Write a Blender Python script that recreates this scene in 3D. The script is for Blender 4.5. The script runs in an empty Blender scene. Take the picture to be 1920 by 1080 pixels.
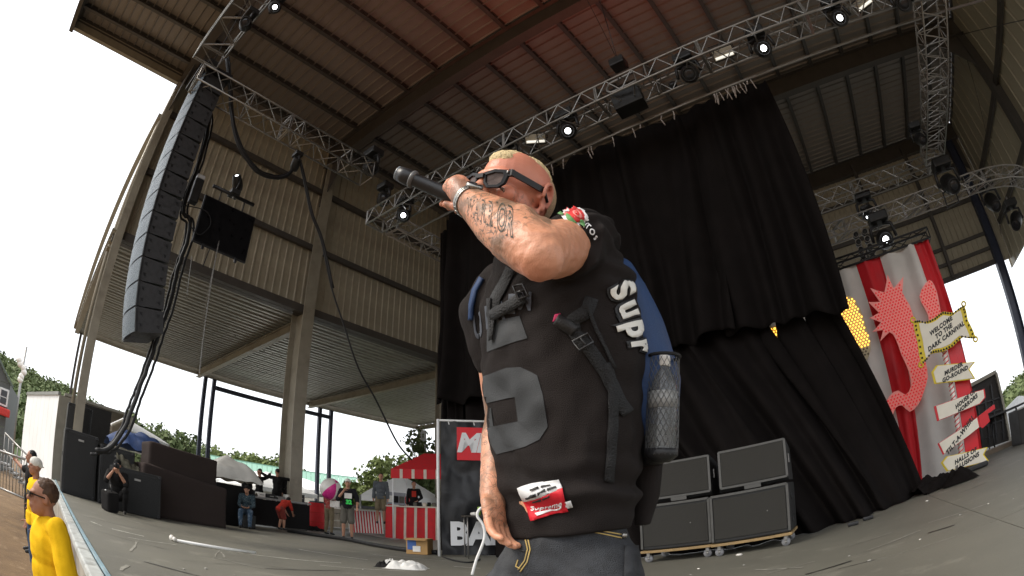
import bpy, bmesh, math, random
from mathutils import Vector, Matrix, Euler, noise
random.seed(7)
SC = bpy.context.scene
COL = SC.collection
PI = math.pi
def V(*a): return Vector(a)
UPV = Vector((0, 0, 1))

# ------------------------------------------------------------------ camera, sky, sun, exposure
CAMZ = 0.75
cam_d = bpy.data.cameras.new('camera'); cam = bpy.data.objects.new('camera', cam_d); COL.objects.link(cam)
cam_d.type = 'PANO'; cam_d.panorama_type = 'FISHEYE_LENS_POLYNOMIAL'
cam_d.sensor_width = 36.0; cam_d.sensor_height = 20.25; cam_d.sensor_fit = 'HORIZONTAL'
FPX, KD = 997.6, 0.075                      # theta = t(1+K t^2), t = r/F in 1920-px units
PXMM = 1920 / 36.0
cam_d.fisheye_polynomial_k0 = 0.0
cam_d.fisheye_polynomial_k1 = -PXMM / FPX
cam_d.fisheye_polynomial_k2 = 0.0
cam_d.fisheye_polynomial_k3 = -KD * (PXMM / FPX) ** 3
cam_d.fisheye_polynomial_k4 = 0.0
cam_d.fisheye_fov = math.radians(170)
cam_d.clip_start = 0.02; cam_d.clip_end = 3000
YAW, PITCH, ROLL = math.radians(37.0), math.radians(25.2), math.radians(-1.8)
CAMROT = Matrix.Rotation(YAW, 3, 'Z') @ Matrix.Rotation(PI/2 + PITCH, 3, 'X') @ Matrix.Rotation(ROLL, 3, 'Z')
cam.matrix_world = Matrix.Translation((0, 0, CAMZ)) @ CAMROT.to_4x4()
SC.camera = cam

SKY = 1.45
world = bpy.data.worlds.new("World"); SC.world = world; world.use_nodes = True
nt = world.node_tree; nt.nodes.clear()
wo = nt.nodes.new('ShaderNodeOutputWorld'); add = nt.nodes.new('ShaderNodeAddShader')
b1 = nt.nodes.new('ShaderNodeBackground'); b2 = nt.nodes.new('ShaderNodeBackground')
sk = nt.nodes.new('ShaderNodeTexSky'); sk.sky_type = 'NISHITA'; sk.sun_disc = False
SUN_EL, SUN_AZ = math.radians(48), math.radians(215)     # azimuth clockwise from +Y
sk.sun_elevation = SUN_EL; sk.sun_rotation = SUN_AZ; sk.air_density = 1.0; sk.dust_density = 4.0
b1.inputs[1].default_value = 0.06
b2.inputs[0].default_value = (0.97, 0.985, 1.0, 1); b2.inputs[1].default_value = SKY     # the white overcast
nt.links.new(sk.outputs[0], b1.inputs[0]); nt.links.new(b1.outputs[0], add.inputs[0]); nt.links.new(b2.outputs[0], add.inputs[1])
nt.links.new(add.outputs[0], wo.inputs[0])
sun_d = bpy.data.lights.new('sun', 'SUN'); sun = bpy.data.objects.new('sun', sun_d); COL.objects.link(sun)
sun_d.energy = 2.6; sun_d.angle = math.radians(22); sun_d.color = (1.0, 0.93, 0.82)
sdir = V(math.sin(SUN_AZ)*math.cos(SUN_EL), math.cos(SUN_AZ)*math.cos(SUN_EL), math.sin(SUN_EL))
sun.rotation_euler = sdir.to_track_quat('Z', 'Y').to_euler(); sun.location = sdir*60
vs = SC.view_settings; vs.view_transform = 'Standard'; vs.look = 'None'; vs.exposure = 0.0; vs.gamma = 1.0; vs.use_curve_mapping = False
SC.cycles.max_bounces = 8; SC.cycles.diffuse_bounces = 4; SC.cycles.use_denoising = True

# ------------------------------------------------------------------ geometry of the place
def ray(px, py):                             # direction of sight through a 1920x1080 point
    x, y = px - 960, -(py - 540); r = math.hypot(x, y) + 1e-9; t = r / FPX; th = t * (1 + KD * t * t)
    s = math.sin(th) / r
    return CAMROT @ V(x * s, y * s, -math.cos(th))
EYE = V(0, 0, CAMZ)
HD = V(-math.sin(YAW), math.cos(YAW), 0)     # heading on the ground
RT = V(math.cos(YAW), math.sin(YAW), 0)
def at(px, py, D): d = ray(px, py); return EYE + d * (D / d.dot(HD))          # D metres ahead of the eye
def onx(px, py, x): d = ray(px, py); return EYE + d * (x / d.x)
def ony(px, py, y): d = ray(px, py); return EYE + d * (y / d.y)
def onz(px, py, z=0.0): d = ray(px, py); return EYE + d * ((z - CAMZ) / d.z)

# ------------------------------------------------------------------ materials
MATS = {}
def mat(name, col, rough=0.7, metal=0.0, nscale=6.0, namt=0.18, bump=0.0, bscale=60.0, emit=None, estr=0.0, spec=0.5, coat=0.0, detail=5.0, dirt=None, dirt_amt=0.0, dscale=1.2, trans=0.0, alpha=1.0, ior=1.45, sheen=0.0):
    if name in MATS: return MATS[name]
    m = bpy.data.materials.new(name); m.use_nodes = True; n = m.node_tree; p = n.nodes['Principled BSDF']
    p.inputs['Roughness'].default_value = rough; p.inputs['Metallic'].default_value = metal
    p.inputs['Specular IOR Level'].default_value = spec; p.inputs['Coat Weight'].default_value = coat
    p.inputs['Transmission Weight'].default_value = trans; p.inputs['Alpha'].default_value = alpha; p.inputs['IOR'].default_value = ior
    if sheen: p.inputs['Sheen Weight'].default_value = sheen
    tc = n.nodes.new('ShaderNodeTexCoord')
    src = None
    if namt > 0:
        no = n.nodes.new('ShaderNodeTexNoise'); no.inputs['Scale'].default_value = nscale; no.inputs['Detail'].default_value = detail
        n.links.new(tc.outputs['Object'], no.inputs['Vector'])
        mr = n.nodes.new('ShaderNodeMapRange'); mr.inputs[1].default_value = 0.25; mr.inputs[2].default_value = 0.75
        mr.inputs[3].default_value = 1 - namt; mr.inputs[4].default_value = 1 + namt
        n.links.new(no.outputs[0], mr.inputs[0])
        vm = n.nodes.new('ShaderNodeVectorMath'); vm.operation = 'SCALE'; vm.inputs[0].default_value = col[:3]
        n.links.new(mr.outputs[0], vm.inputs['Scale']); src = vm.outputs[0]
        rr = n.nodes.new('ShaderNodeMapRange'); rr.inputs[1].default_value = 0.3; rr.inputs[2].default_value = 0.7
        rr.inputs[3].default_value = max(0.02, rough - 0.1); rr.inputs[4].default_value = min(1, rough + 0.1)
        n.links.new(no.outputs[0], rr.inputs[0]); n.links.new(rr.outputs[0], p.inputs['Roughness'])
    else:
        p.inputs['Base Color'].default_value = (*col[:3], 1)
    if dirt is not None:
        n2 = n.nodes.new('ShaderNodeTexNoise'); n2.inputs['Scale'].default_value = dscale; n2.inputs['Detail'].default_value = 9; n2.inputs['Roughness'].default_value = .65
        n.links.new(tc.outputs['Object'], n2.inputs['Vector'])
        r2 = n.nodes.new('ShaderNodeMapRange'); r2.inputs[1].default_value = 0.5; r2.inputs[2].default_value = 0.72; r2.inputs[3].default_value = 0; r2.inputs[4].default_value = dirt_amt
        n.links.new(n2.outputs[0], r2.inputs[0])
        mx = n.nodes.new('ShaderNodeMix'); mx.data_type = 'RGBA'; mx.inputs['B'].default_value = (*dirt, 1)
        n.links.new(r2.outputs[0], mx.inputs['Factor'])
        if src: n.links.new(src, mx.inputs['A'])
        else: mx.inputs['A'].default_value = (*col[:3], 1)
        src = mx.outputs['Result']
    if src: n.links.new(src, p.inputs['Base Color'])
    if bump:
        nb = n.nodes.new('ShaderNodeTexNoise'); nb.inputs['Scale'].default_value = bscale; nb.inputs['Detail'].default_value = 4
        n.links.new(tc.outputs['Object'], nb.inputs['Vector'])
        bp = n.nodes.new('ShaderNodeBump'); bp.inputs['Strength'].default_value = bump; bp.inputs['Distance'].default_value = 0.02
        n.links.new(nb.outputs[0], bp.inputs['Height']); n.links.new(bp.outputs[0], p.inputs['Normal'])
    if emit is not None:
        p.inputs['Emission Color'].default_value = (*emit, 1); p.inputs['Emission Strength'].default_value = estr
    MATS[name] = m; return m

# ------------------------------------------------------------------ mesh builder
class MB:
    def __init__(s): s.v = []; s.f = []; s.m = []; s.mi = 0; s.sm = False; s.s = []
    def _add(s, vs, fs, smooth=None):
        o = len(s.v); s.v += [tuple(v) for v in vs]
        for f in fs: s.f.append([i + o for i in f]); s.m.append(s.mi); s.s.append(s.sm if smooth is None else smooth)
        return s
    def box(s, c, size, rot=None, M=None):
        hx, hy, hz = size[0]/2, size[1]/2, size[2]/2
        vs = [V(x*hx, y*hy, z*hz) for z in (-1, 1) for y in (-1, 1) for x in (-1, 1)]
        if rot is not None: R = Euler(rot).to_matrix(); vs = [R @ v for v in vs]
        if M is not None: vs = [M @ v for v in vs]
        c = V(*c); vs = [v + c for v in vs]
        return s._add(vs, [(0,2,3,1),(4,5,7,6),(0,1,5,4),(2,6,7,3),(0,4,6,2),(1,3,7,5)])
    def bbox(s, c, size, b=0.01, rot=None, M=None):     # box with bevelled edges
        bm = bmesh.new(); bmesh.ops.create_cube(bm, size=1)
        for v in bm.verts: v.co = V(v.co.x*size[0], v.co.y*size[1], v.co.z*size[2])
        bmesh.ops.bevel(bm, geom=bm.edges[:], offset=b, segments=2, profile=0.6, affect='EDGES')
        R = Euler(rot).to_matrix() if rot is not None else (M if M is not None else Matrix.Identity(3))
        bm.verts.index_update(); c = V(*c)
        s._add([R @ v.co + c for v in bm.verts], [[v.index for v in f.verts] for f in bm.faces]); bm.free(); return s
    def beam(s, a, b, w, h, up=V(0, 0, 1)):             # w across, h along up
        a, b = V(*a), V(*b); d = (b - a); L = d.length; d.normalize()
        x = d.cross(up)
        if x.length < 1e-4: x = d.cross(V(0, 1, 0))
        x.normalize(); z = x.cross(d)
        M = Matrix((x, d, z)).transposed(); return s.box((a + b)/2, (w, L, h), M=M)
    def ibeam(s, a, b, w, h, t=0.02, up=V(0, 0, 1)):
        a, b = V(*a), V(*b); d = (b-a).normalized(); x = d.cross(up)
        if x.length < 1e-4: x = d.cross(V(0, 1, 0))
        x.normalize(); z = x.cross(d)
        s.beam(a + z*(h/2 - t/2), b + z*(h/2 - t/2), w, t, up); s.beam(a - z*(h/2 - t/2), b - z*(h/2 - t/2), w, t, up)
        s.beam(a, b, t, h - 2*t, up); return s
    def tube(s, pts, r, n=8, cap=True, closed=False):
        pts = [V(*p) for p in pts]; N = len(pts); rr = r if isinstance(r, (list, tuple)) else [r]*N
        vs = []; prev = None
        for i, p in enumerate(pts):
            if closed: d = pts[(i+1) % N] - pts[i-1]
            else: d = pts[min(i+1, N-1)] - pts[max(i-1, 0)]
            if d.length < 1e-9: d = V(0, 0, 1)
            d.normalize()
            if prev is None: x = d.orthogonal().normalized()
            else:
                x = prev - d * prev.dot(d)
                x = x.normalized() if x.length > 1e-6 else d.orthogonal().normalized()
            prev = x; y = d.cross(x)
            for k in range(n):
                a = 2*PI*k/n; vs.append(p + (x*math.cos(a) + y*math.sin(a))*rr[i])
        fs = []
        for i in range(N if closed else N-1):
            j = (i+1) % N
            for k in range(n): fs.append((i*n+k, i*n+(k+1) % n, j*n+(k+1) % n, j*n+k))
        if cap and not closed: fs.append(list(range(n))[::-1]); fs.append([(N-1)*n+k for k in range(n)])
        return s._add(vs, fs, True if n > 5 else None)
    def cyl(s, a, b, r, n=16): return s.tube([a, b], r, n)
    def ball(s, c, r, n=12, m=8, R=None):
        rx, ry, rz = r if isinstance(r, (list, tuple)) else (r, r, r); vs = []; fs = []; c = V(*c)
        for i in range(1, m):
            t = PI*i/m
            for k in range(n):
                a = 2*PI*k/n; p = V(rx*math.sin(t)*math.cos(a), ry*math.sin(t)*math.sin(a), rz*math.cos(t)); vs.append(c + (R @ p if R else p))
        top = len(vs); q = V(0, 0, rz); vs.append(c + (R @ q if R else q)); vs.append(c - (R @ q if R else q))
        for i in range(m-2):
            for k in range(n): fs.append((i*n+k, (i+1)*n+k, (i+1)*n+(k+1) % n, i*n+(k+1) % n))
        for k in range(n): fs.append((top, k, (k+1) % n)); fs.append((top+1, (m-2)*n+(k+1) % n, (m-2)*n+k))
        return s._add(vs, fs, True)
    def limb(s, pts, rr, n=14):                         # rounded ends, tapering
        pts = [V(*p) for p in pts]; s.tube(pts, rr, n)
        s.ball(pts[0], rr[0]*0.998, n, 8); s.ball(pts[-1], rr[-1]*0.998, n, 8)
        for i in range(1, len(pts)-1): s.ball(pts[i], rr[i]*0.995, n, 8)
        return s
    def rings(s, R, cap=True, closed=True, smooth=True):  # loft through equal rings of points
        n = len(R[0]); vs = [p for r in R for p in r]; fs = []
        for i in range(len(R)-1):
            for k in range(n if closed else n-1): fs.append((i*n+k, i*n+(k+1) % n, (i+1)*n+(k+1) % n, (i+1)*n+k))
        if cap: fs.append(list(range(n))[::-1]); fs.append([(len(R)-1)*n+k for k in range(n)])
        return s._add(vs, fs, smooth)
    def grid(s, fn, nu, nv, smooth=True):
        vs = [fn(i/nu, j/nv) for j in range(nv+1) for i in range(nu+1)]
        return s._add(vs, [(j*(nu+1)+i, j*(nu+1)+i+1, (j+1)*(nu+1)+i+1, (j+1)*(nu+1)+i) for j in range(nv) for i in range(nu)], smooth)
    def quad(s, a, b, c, d): return s._add([a, b, c, d], [(0, 1, 2, 3)])
    def slab(s, poly, n, t):                            # extruded polygon; n = offset direction
        poly = [V(*p) for p in poly]; o = V(*n) * t; k = len(poly)
        return s._add(poly + [p + o for p in poly], [list(range(k))[::-1], [k+i for i in range(k)]] + [(i, (i+1) % k, k+(i+1) % k, k+i) for i in range(k)])
    def mesh(s, name, mats):
        me = bpy.data.meshes.new(name); me.from_pydata(s.v, [], s.f)
        for m in (mats if isinstance(mats, (list, tuple)) else [mats]): me.materials.append(m)
        me.polygons.foreach_set('material_index', s.m); me.polygons.foreach_set('use_smooth', s.s)
        me.validate(); me.update(); return me
    def build(s, name, mats, parent=None, local=False):
        return link(name, s.mesh(name, mats), parent, local)
def link(name, me, parent=None, local=False):
    o = bpy.data.objects.new(name, me); COL.objects.link(o)
    if parent is not None:
        o.parent = parent
        if not local:                                   # mesh written in world coordinates, parents only translate
            off = V(0, 0, 0); q = parent
            while q is not None: off += q.location; q = q.parent
            o.location = -off
    return o
def tag(o, label=None, cat=None, group=None, kind=None):
    if label: o['label'] = label
    if cat: o['category'] = cat
    if group: o['group'] = group
    if kind: o['kind'] = kind
    return o
def thing(name, label, cat, loc=(0, 0, 0), rz=0, group=None):
    o = bpy.data.objects.new(name, None); COL.objects.link(o); o.location = loc; o.rotation_euler = (0, 0, rz); o.empty_display_size = .1
    return tag(o, label, cat, group)
def copy_tree(o, parent=None):
    c = o.copy(); COL.objects.link(c); c.parent = parent
    for ch in list(o.children): copy_tree(ch, c)
    return c
def dup(root, loc, rot=None, label=None, group=None):
    c = copy_tree(root); c.location = loc
    if rot is not None: c.rotation_euler = rot if isinstance(rot, (tuple, Euler)) else (0, 0, rot)
    if label: c['label'] = label
    if group: c['group'] = group
    return c
def share(name, me, locs, parent, rot=None):            # alike pieces sharing one mesh (local coordinates)
    out = []
    for l in locs:
        o = bpy.data.objects.new(name, me); COL.objects.link(o); o.parent = parent; o.location = l
        if rot: o.rotation_euler = rot
        out.append(o)
    return out
def remeshed(mb, voxel, smooth=4, fac=0.5, name='body'):
    me = mb.mesh(name, []) if False else bpy.data.meshes.new(name)
    me.from_pydata(mb.v, [], mb.f); me.update()
    o = bpy.data.objects.new('tmp', me); COL.objects.link(o)
    r = o.modifiers.new('r', 'REMESH'); r.mode = 'VOXEL'; r.voxel_size = voxel; r.use_smooth_shade = True
    if smooth: sm = o.modifiers.new('s', 'SMOOTH'); sm.factor = fac; sm.iterations = smooth
    dg = bpy.context.evaluated_depsgraph_get(); out = bpy.data.meshes.new_from_object(o.evaluated_get(dg))
    bpy.data.objects.remove(o); out.name = name
    out.polygons.foreach_set('use_smooth', [True]*len(out.polygons)); return out
def text_geo(txt, size=1.0, bold=0.0, shear=0.0, ext=0.0, align='CENTER', spacing=1.0, grid=None):
    c = bpy.data.curves.new('t', 'FONT'); c.body = txt; c.size = size; c.offset = bold; c.shear = shear; c.extrude = ext
    c.align_x = align; c.align_y = 'CENTER'; c.space_character = spacing; c.resolution_u = 3
    o = bpy.data.objects.new('t', c); COL.objects.link(o); dg = bpy.context.evaluated_depsgraph_get()
    me = bpy.data.meshes.new_from_object(o.evaluated_get(dg)); bpy.data.objects.remove(o); bpy.data.curves.remove(c)
    bm = bmesh.new(); bm.from_mesh(me); bpy.data.meshes.remove(me)
    if grid:
        xs = [v.co.x for v in bm.verts]; ys = [v.co.y for v in bm.verts]
        for axis, lo, hi in ((0, min(xs), max(xs)), (1, min(ys), max(ys))):
            k = math.ceil(lo/grid)*grid
            while k < hi:
                co = V(0, 0, 0); co[axis] = k; no = V(0, 0, 0); no[axis] = 1
                bmesh.ops.bisect_plane(bm, geom=bm.verts[:]+bm.edges[:]+bm.faces[:], plane_co=co, plane_no=no, dist=1e-6); k += grid
    bm.verts.index_update()
    vs = [v.co.copy() for v in bm.verts]; fs = [[v.index for v in f.verts] for f in bm.faces]; bm.free(); return vs, fs
def text_on(txt, origin, xdir, ydir, size, bold=0.0, shear=0.0, ext=0.002, spacing=1.0, align='CENTER', warp=None):
    vs, fs = text_geo(txt, size, bold, shear, ext, align, spacing)
    x = V(*xdir).normalized(); y = V(*ydir).normalized(); z = x.cross(y); o = V(*origin); mb = MB()
    if warp: vs = [warp(v) for v in vs]
    mb._add([o + x*v.x + y*v.y + z*v.z for v in vs], fs, False); return mb
# ------------------------------------------------------------------ palette
STEEL_TAN = mat('painted_tan_steel', (.30, .27, .21), .5, nscale=3, namt=.12, dirt=(.14, .11, .08), dirt_amt=.5, dscale=1.4)
STEEL_DARK = mat('dark_primer_steel', (.075, .066, .058), .55, nscale=3, namt=.15, dirt=(.05, .04, .035), dirt_amt=.5)
PURLIN = mat('galvanised_purlin', (.085, .08, .075), .5, metal=.2, nscale=5, namt=.15)
WALLTAN = mat('tan_wall_sheet', (.38, .335, .25), .5, nscale=2.2, namt=.14, dirt=(.2, .16, .12), dirt_amt=.5, dscale=.8)
ROOFSH = mat('roof_sheet', (.245, .22, .195), .5, metal=.1, nscale=1.2, namt=.12, dirt=(.2, .17, .15), dirt_amt=.4, dscale=.7)
DECKM = mat('galvanised_deck', (.33, .32, .28), .42, metal=.45, nscale=5, namt=.16, dirt=(.15, .14, .12), dirt_amt=.5)
ALU = mat('truss_aluminium', (.31, .30, .285), .4, metal=.7, nscale=9, namt=.12)
BLACKP = mat('black_paint', (.018, .018, .018), .5, nscale=8, namt=.3)
BLACKM = mat('black_metal', (.03, .03, .032), .4, metal=.4, nscale=10, namt=.3)
NAVYP = mat('navy_steel', (.03, .035, .06), .45, nscale=6, namt=.2)
WHITEP = mat('white_paint', (.75, .75, .74), .5, nscale=3, namt=.05, dirt=(.45, .43, .4), dirt_amt=.4)
CABLE = mat('black_rubber', (.012, .012, .013), .55, namt=.2)
GRASSY = mat('hill_green', (.06, .09, .03), .9, nscale=.05, namt=.4)

# ------------------------------------------------------------------ ground, stage floor, lip
PIT = -1.2
def ground_mat(name, c1, c2, c3, s1, s2, rough, bump=.5, bs=40):
    m = bpy.data.materials.new(name); m.use_nodes = True; n = m.node_tree; p = n.nodes['Principled BSDF']; p.inputs['Roughness'].default_value = rough
    tc = n.nodes.new('ShaderNodeTexCoord')
    def nz(s, d=8, r=.6):
        a = n.nodes.new('ShaderNodeTexNoise'); a.inputs['Scale'].default_value = s; a.inputs['Detail'].default_value = d; a.inputs['Roughness'].default_value = r
        n.links.new(tc.outputs['Object'], a.inputs['Vector']); return a
    def ramp(src, lo, hi, a, b):
        r = n.nodes.new('ShaderNodeMapRange'); r.inputs[1].default_value = lo; r.inputs[2].default_value = hi; n.links.new(src, r.inputs[0])
        x = n.nodes.new('ShaderNodeMix'); x.data_type = 'RGBA'; n.links.new(r.outputs[0], x.inputs['Factor'])
        for k, c in (('A', a), ('B', b)):
            if isinstance(c, tuple): x.inputs[k].default_value = (*c, 1)
            else: n.links.new(c, x.inputs[k])
        return x.outputs['Result']
    o = ramp(nz(s1).outputs[0], .35, .65, c1, c2); o = ramp(nz(s2, 10, .7).outputs[0], .56, .74, o, c3)
    o = ramp(nz(bs*2, 2).outputs[0], .66, .72, o, tuple(min(1, k*1.6) for k in c1))
    n.links.new(o, p.inputs['Base Color'])
    b = n.nodes.new('ShaderNodeBump'); b.inputs['Strength'].default_value = bump; b.inputs['Distance'].default_value = .02
    n.links.new(nz(bs, 4).outputs[0], b.inputs['Height']); n.links.new(b.outputs[0], p.inputs['Normal']); return m
FLOORM = ground_mat('worn_stage_floor', (.175, .168, .136), (.132, .127, .104), (.26, .25, .205), .5, 1.7, .62, .25, 90)
DIRT = ground_mat('brown_dirt', (.20, .125, .06), (.13, .08, .04), (.30, .21, .12), 1.2, 3.5, .95, .8, 25)
ASPH = ground_mat('yard_asphalt', (.10, .10, .095), (.075, .075, .07), (.16, .155, .14), .4, 1.5, .85, .3, 30)

mb = MB(); mb.grid(lambda u, v: V(-700 + 1400*u, -400 + 1400*v, PIT - .02), 60, 60, False)
tag(mb.build('ground', DIRT), kind='structure')
tag(MB().box((-50, 60.2, PIT + .1), (260, 119.6, .2 + .0)).build('yard', ASPH), kind='structure')
# stage floor as large panels, joints recessed
mb = MB().box((-9, 21.3, -.34), (56, 41.3, .6)); tag(mb.build('stage_base', BLACKP), kind='structure')
fl = thing('stage_floor', 'worn grey green stage floor of large panels', None, (0, .6, 0)); fl['kind'] = 'structure'
xs = [-37, -30, -24, -18, -13.2, -8.4, -3.6, 1.2, 6.0, 10.8, 19]; ys = [.56, 4.16, 9.0, 14.0, 20, 28, 41.9]
for i in range(len(xs)-1):
    for j in range(len(ys)-1):
        a, b, c, d = xs[i]+.004, xs[i+1]-.004, ys[j]+.006, ys[j+1]-.006
        MB().box(((a+b)/2, (c+d)/2, -.021), (b-a, d-c, .042)).build('floor_panel', FLOORM, fl)
LIPM = mat('worn_pale_edge', (.50, .52, .50), .5, nscale=7, namt=.2, dirt=(.16, .15, .12), dirt_amt=.8, dscale=5)
BLUEP = mat('blue_edge_strip', (.22, .34, .40), .5, nscale=7, namt=.25, dirt=(.4, .4, .38), dirt_amt=.7, dscale=9)
lip = thing('stage_lip', 'pale worn metal lip along the front of the stage', 'stage edge', (-10, .5, -.2))
for k in range(14):
    x = -25 + k*3.0; MB().bbox((x, .445, -.06), (2.985, .14, .09), .02).build('lip_section', LIPM, lip)
MB().box((-5, .535, -.002), (42, .03, .03)).build('edge_strip', BLUEP, lip)
MB().box((-5, .5, -.67), (42, .04, 1.02)).build('front_board', mat('lip_board', (.33, .30, .25), .7, nscale=3, namt=.2, dirt=(.12, .1, .08), dirt_amt=.7), lip)
# long worn paint line on the floor and scuffs
LINE = mat('worn_white_line', (.62, .62, .55), .6, nscale=12, namt=.35, dirt=(.1, .1, .09), dirt_amt=.75, dscale=9)
def strip(pts, w, z=.004):
    pts = [V(p[0], p[1], z) for p in pts]; vs = []
    for i, p in enumerate(pts):
        d = (pts[min(i+1, len(pts)-1)] - pts[max(i-1, 0)]).normalized(); n_ = V(-d.y, d.x, 0); ww = w * (.6 + .8*random.random())
        vs += [p + n_*ww/2, p - n_*ww/2]
    return MB()._add(vs, [(2*i, 2*i+1, 2*i+3, 2*i+2) for i in range(len(pts)-1)])
def seg(a, b, n): return [V(*a).lerp(V(*b), i/n) for i in range(n+1)]
o = strip(seg(onz(335, 1017), onz(640, 1056), 26), .045).build('floor_line', LINE); tag(o, kind='structure')
for a, b, w in (((210, 992), (270, 1006), .05), ((240, 1008), (330, 1022), .02), ((560, 1030), (690, 1050), .035), ((600, 1060), (760, 1071), .02), ((700, 1040), (840, 1052), .02), ((850, 1062), (900, 1066), .03), ((170, 978), (190, 986), .04)):
    o = strip(seg(onz(*a), onz(*b), 10), w, .0045).build('floor_scuff', LINE); tag(o, kind='structure')
DSC = mat('dark_scuff', (.022, .02, .018), .6)
for a, b, w in (((1510, 1078), (1597, 1052), .03), ((1570, 1068), (1640, 1050), .012), ((1740, 1000), (1790, 985), .05), ((1800, 925), (1850, 905), .03)):
    o = strip(seg(onz(*a), onz(*b), 8), w, .0045).build('floor_scuff', DSC); tag(o, kind='structure')

# ------------------------------------------------------------------ stage building
XL, XR, YB, ZS, ZR = -16.6, 10.5, 25.1, 8.3, 15.0
bld = thing('stage_building', 'huge open fronted steel stage building with tan walls and dark ribbed roof', 'building', (-3, 12, 0))
# roof sheets (standing seam strips running across), purlins, rafters
me_sheet = MB(); w = .40
me_sheet._add([V(x, y, z) for x in (-17.2, 10.9) for (y, z) in ((0, 0), (.30, 0), (.335, -.06), (.365, -.06), (w, 0), (w, .03), (0, .03))],
              [(i, (i+1) % 7, 7+(i+1) % 7, 7+i) for i in range(7)] + [tuple(range(7)), tuple(range(7, 14))[::-1]])
ms = me_sheet.mesh('roof_panel', ROOFSH)
share('roof_panel', ms, [V(3, -5.0 + k*.4 - 12, 16.2) for k in range(76)], bld)
mp = MB(); mp.box((0, 10, -.12), (.03, 30.2, .24)); mp.box((.06, 10, -.235), (.15, 30.2, .02)); mp.box((.06, 10, -.0), (.12, 30.2, .02)); mpm = mp.mesh('purlin', PURLIN)
share('purlin', mpm, [V(2.84 + 1.6*k + 3, -12, 16.18) for k in range(-12, 5)], bld)
for y in (1.1, 9.1, 17.1, 25.1):
    MB().ibeam((-17.2, y, 15.5), (10.9, y, 15.5), .36, .95, .03).build('rafter', STEEL_DARK, bld)
    for sx, x0 in ((1, -16.9), (-1, 10.7)):
        MB().slab([(x0, y-.02, 15.02), (x0 + sx*1.7, y-.02, 15.02), (x0, y-.02, 13.0)], (0, 1, 0), .04).build('haunch', STEEL_DARK, bld)
MB().ibeam((-17.3, -5, 15.75), (11, -5, 15.75), .22, .8, .03).build('front_fascia', STEEL_DARK, bld)
MB().ibeam((-17.2, -5.1, 15.75), (-17.2, 25.1, 15.75), .2, .5, .03).build('side_fascia', STEEL_TAN, bld)
MB().bbox((-17.36, 10, 16.12), (.16, 30.4, .24), .02).build('gutter', WHITEP, bld)
for x in (-17.15, 10.95): MB().box((x, 10, 16.08), (.06, 30.3, .3)).build('closure_strip', STEEL_DARK, bld)
MB().box((-3.1, -4.95, 16.14), (28, .06, .2)).build('closure_strip', STEEL_DARK, bld)
# columns
def col(x, y, wy, dx, z0=0, z1=15.02, m=STEEL_TAN): return MB().ibeam((x, y, z0), (x, y, z1), wy, dx, .035, up=V(1, 0, 0)).build('column', m, bld)
col(-16.7, 1.1, .3, .5); col(-16.9, 9.15, .5, .95); col(-16.9, 17.1, .5, .95); col(-16.9, 24.9, .5, .9)
MB().box((-16.9, 9.15, .02), (1.2, .8, .04)).build('base_plate', STEEL_DARK, bld)
for y in (1.1, 9.1, 17.1): col(10.9, y, .4, 1.0, m=STEEL_DARK)
col(9.85+.2, 25.0, .35, .5, m=NAVYP)
# left upper wall in ribbed panels
wp = MB(); wp._add([V(x, y, z) for z in (0, 7.85) for (y, x) in ((0, 0), (.24, 0), (.265, .045), (.315, .045), (.34, 0), (.34, -.02), (0, -.02))],
              [(i, (i+1) % 7, 7+(i+1) % 7, 7+i) for i in range(7)] + [tuple(range(7)), tuple(range(7, 14))[::-1]])
wpm = wp.mesh('wall_panel', WALLTAN); share('wall_panel', wpm, [V(-16.95+3, 1.25 + .34*k - 12, 8.3) for k in range(70)], bld)
for z, hh in ((10.95, .22), (13.65, .22)):
    MB().box((-16.78, 13, z), (.16, 23.6, hh)).build('girt', STEEL_DARK, bld)
MB().box((-16.8, 13, 8.28), (.24, 23.6, .3)).build('base_girt', STEEL_DARK, bld)
# right wall and back wall
wr = MB(); wr._add([V(x, y, z) for z in (0, 1) for (y, x) in ((0, 0), (.74, 0), (.78, -.05), (.86, -.05), (.9, 0), (.9, .02), (0, .02))],
              [(i, (i+1) % 7, 7+(i+1) % 7, 7+i) for i in range(7)] + [tuple(range(7)), tuple(range(7, 14))[::-1]])
wrm = wr.mesh('wall_panel', WALLTAN)
for k in range(34):
    o = share('wall_panel', wrm, [V(10.95+3, -5 + .9*k - 12, 7.5)], bld)[0]; o.scale = (1, 1, 8.65)
for z in (9.6, 12.2):
    MB().box((10.75, 9.5, z), (.16, 30, .25)).build('girt', STEEL_DARK, bld)
for k, (a, b) in enumerate((((10.6, 17.3, 14.8), (10.6, 24.6, 9.0)), ((10.6, 9.4, 8.4), (10.6, 16.8, 14.8)))):
    MB().tube([a, b], .02, 6).build('brace_rod', STEEL_DARK, bld)
wb = MB(); wb._add([V(x, y, z) for z in (0, 8.25) for (x, y) in ((0, 0), (.24, 0), (.265, -.045), (.315, -.045), (.34, 0), (.34, .02), (0, .02))],
              [(i, (i+1) % 7, 7+(i+1) % 7, 7+i) for i in range(7)] + [tuple(range(7)), tuple(range(7, 14))[::-1]])
wbm = wb.mesh('wall_panel', WALLTAN); share('wall_panel', wbm, [V(-3.0 + .34*k + 3, YB+.12-12, 7.9) for k in range(41)], bld)
MB().box((-10.0, YB+.17, 12.0), (15.0, .06, 8.3)).build('back_sheet', WALLTAN, bld)
for z, hh in ((8.0, .25), (8.75, .16), (9.55, .16), (11.5, .2), (13.6, .2)):
    MB().box((-3, YB+.0, z), (26.5, .12, hh)).build('girt', STEEL_DARK, bld)
for x in (.2, 3.7, 7.0): MB().box((x, YB-.1, 11.8), (.18, .2, 7.6)).build('wall_post', STEEL_DARK, bld)
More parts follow.
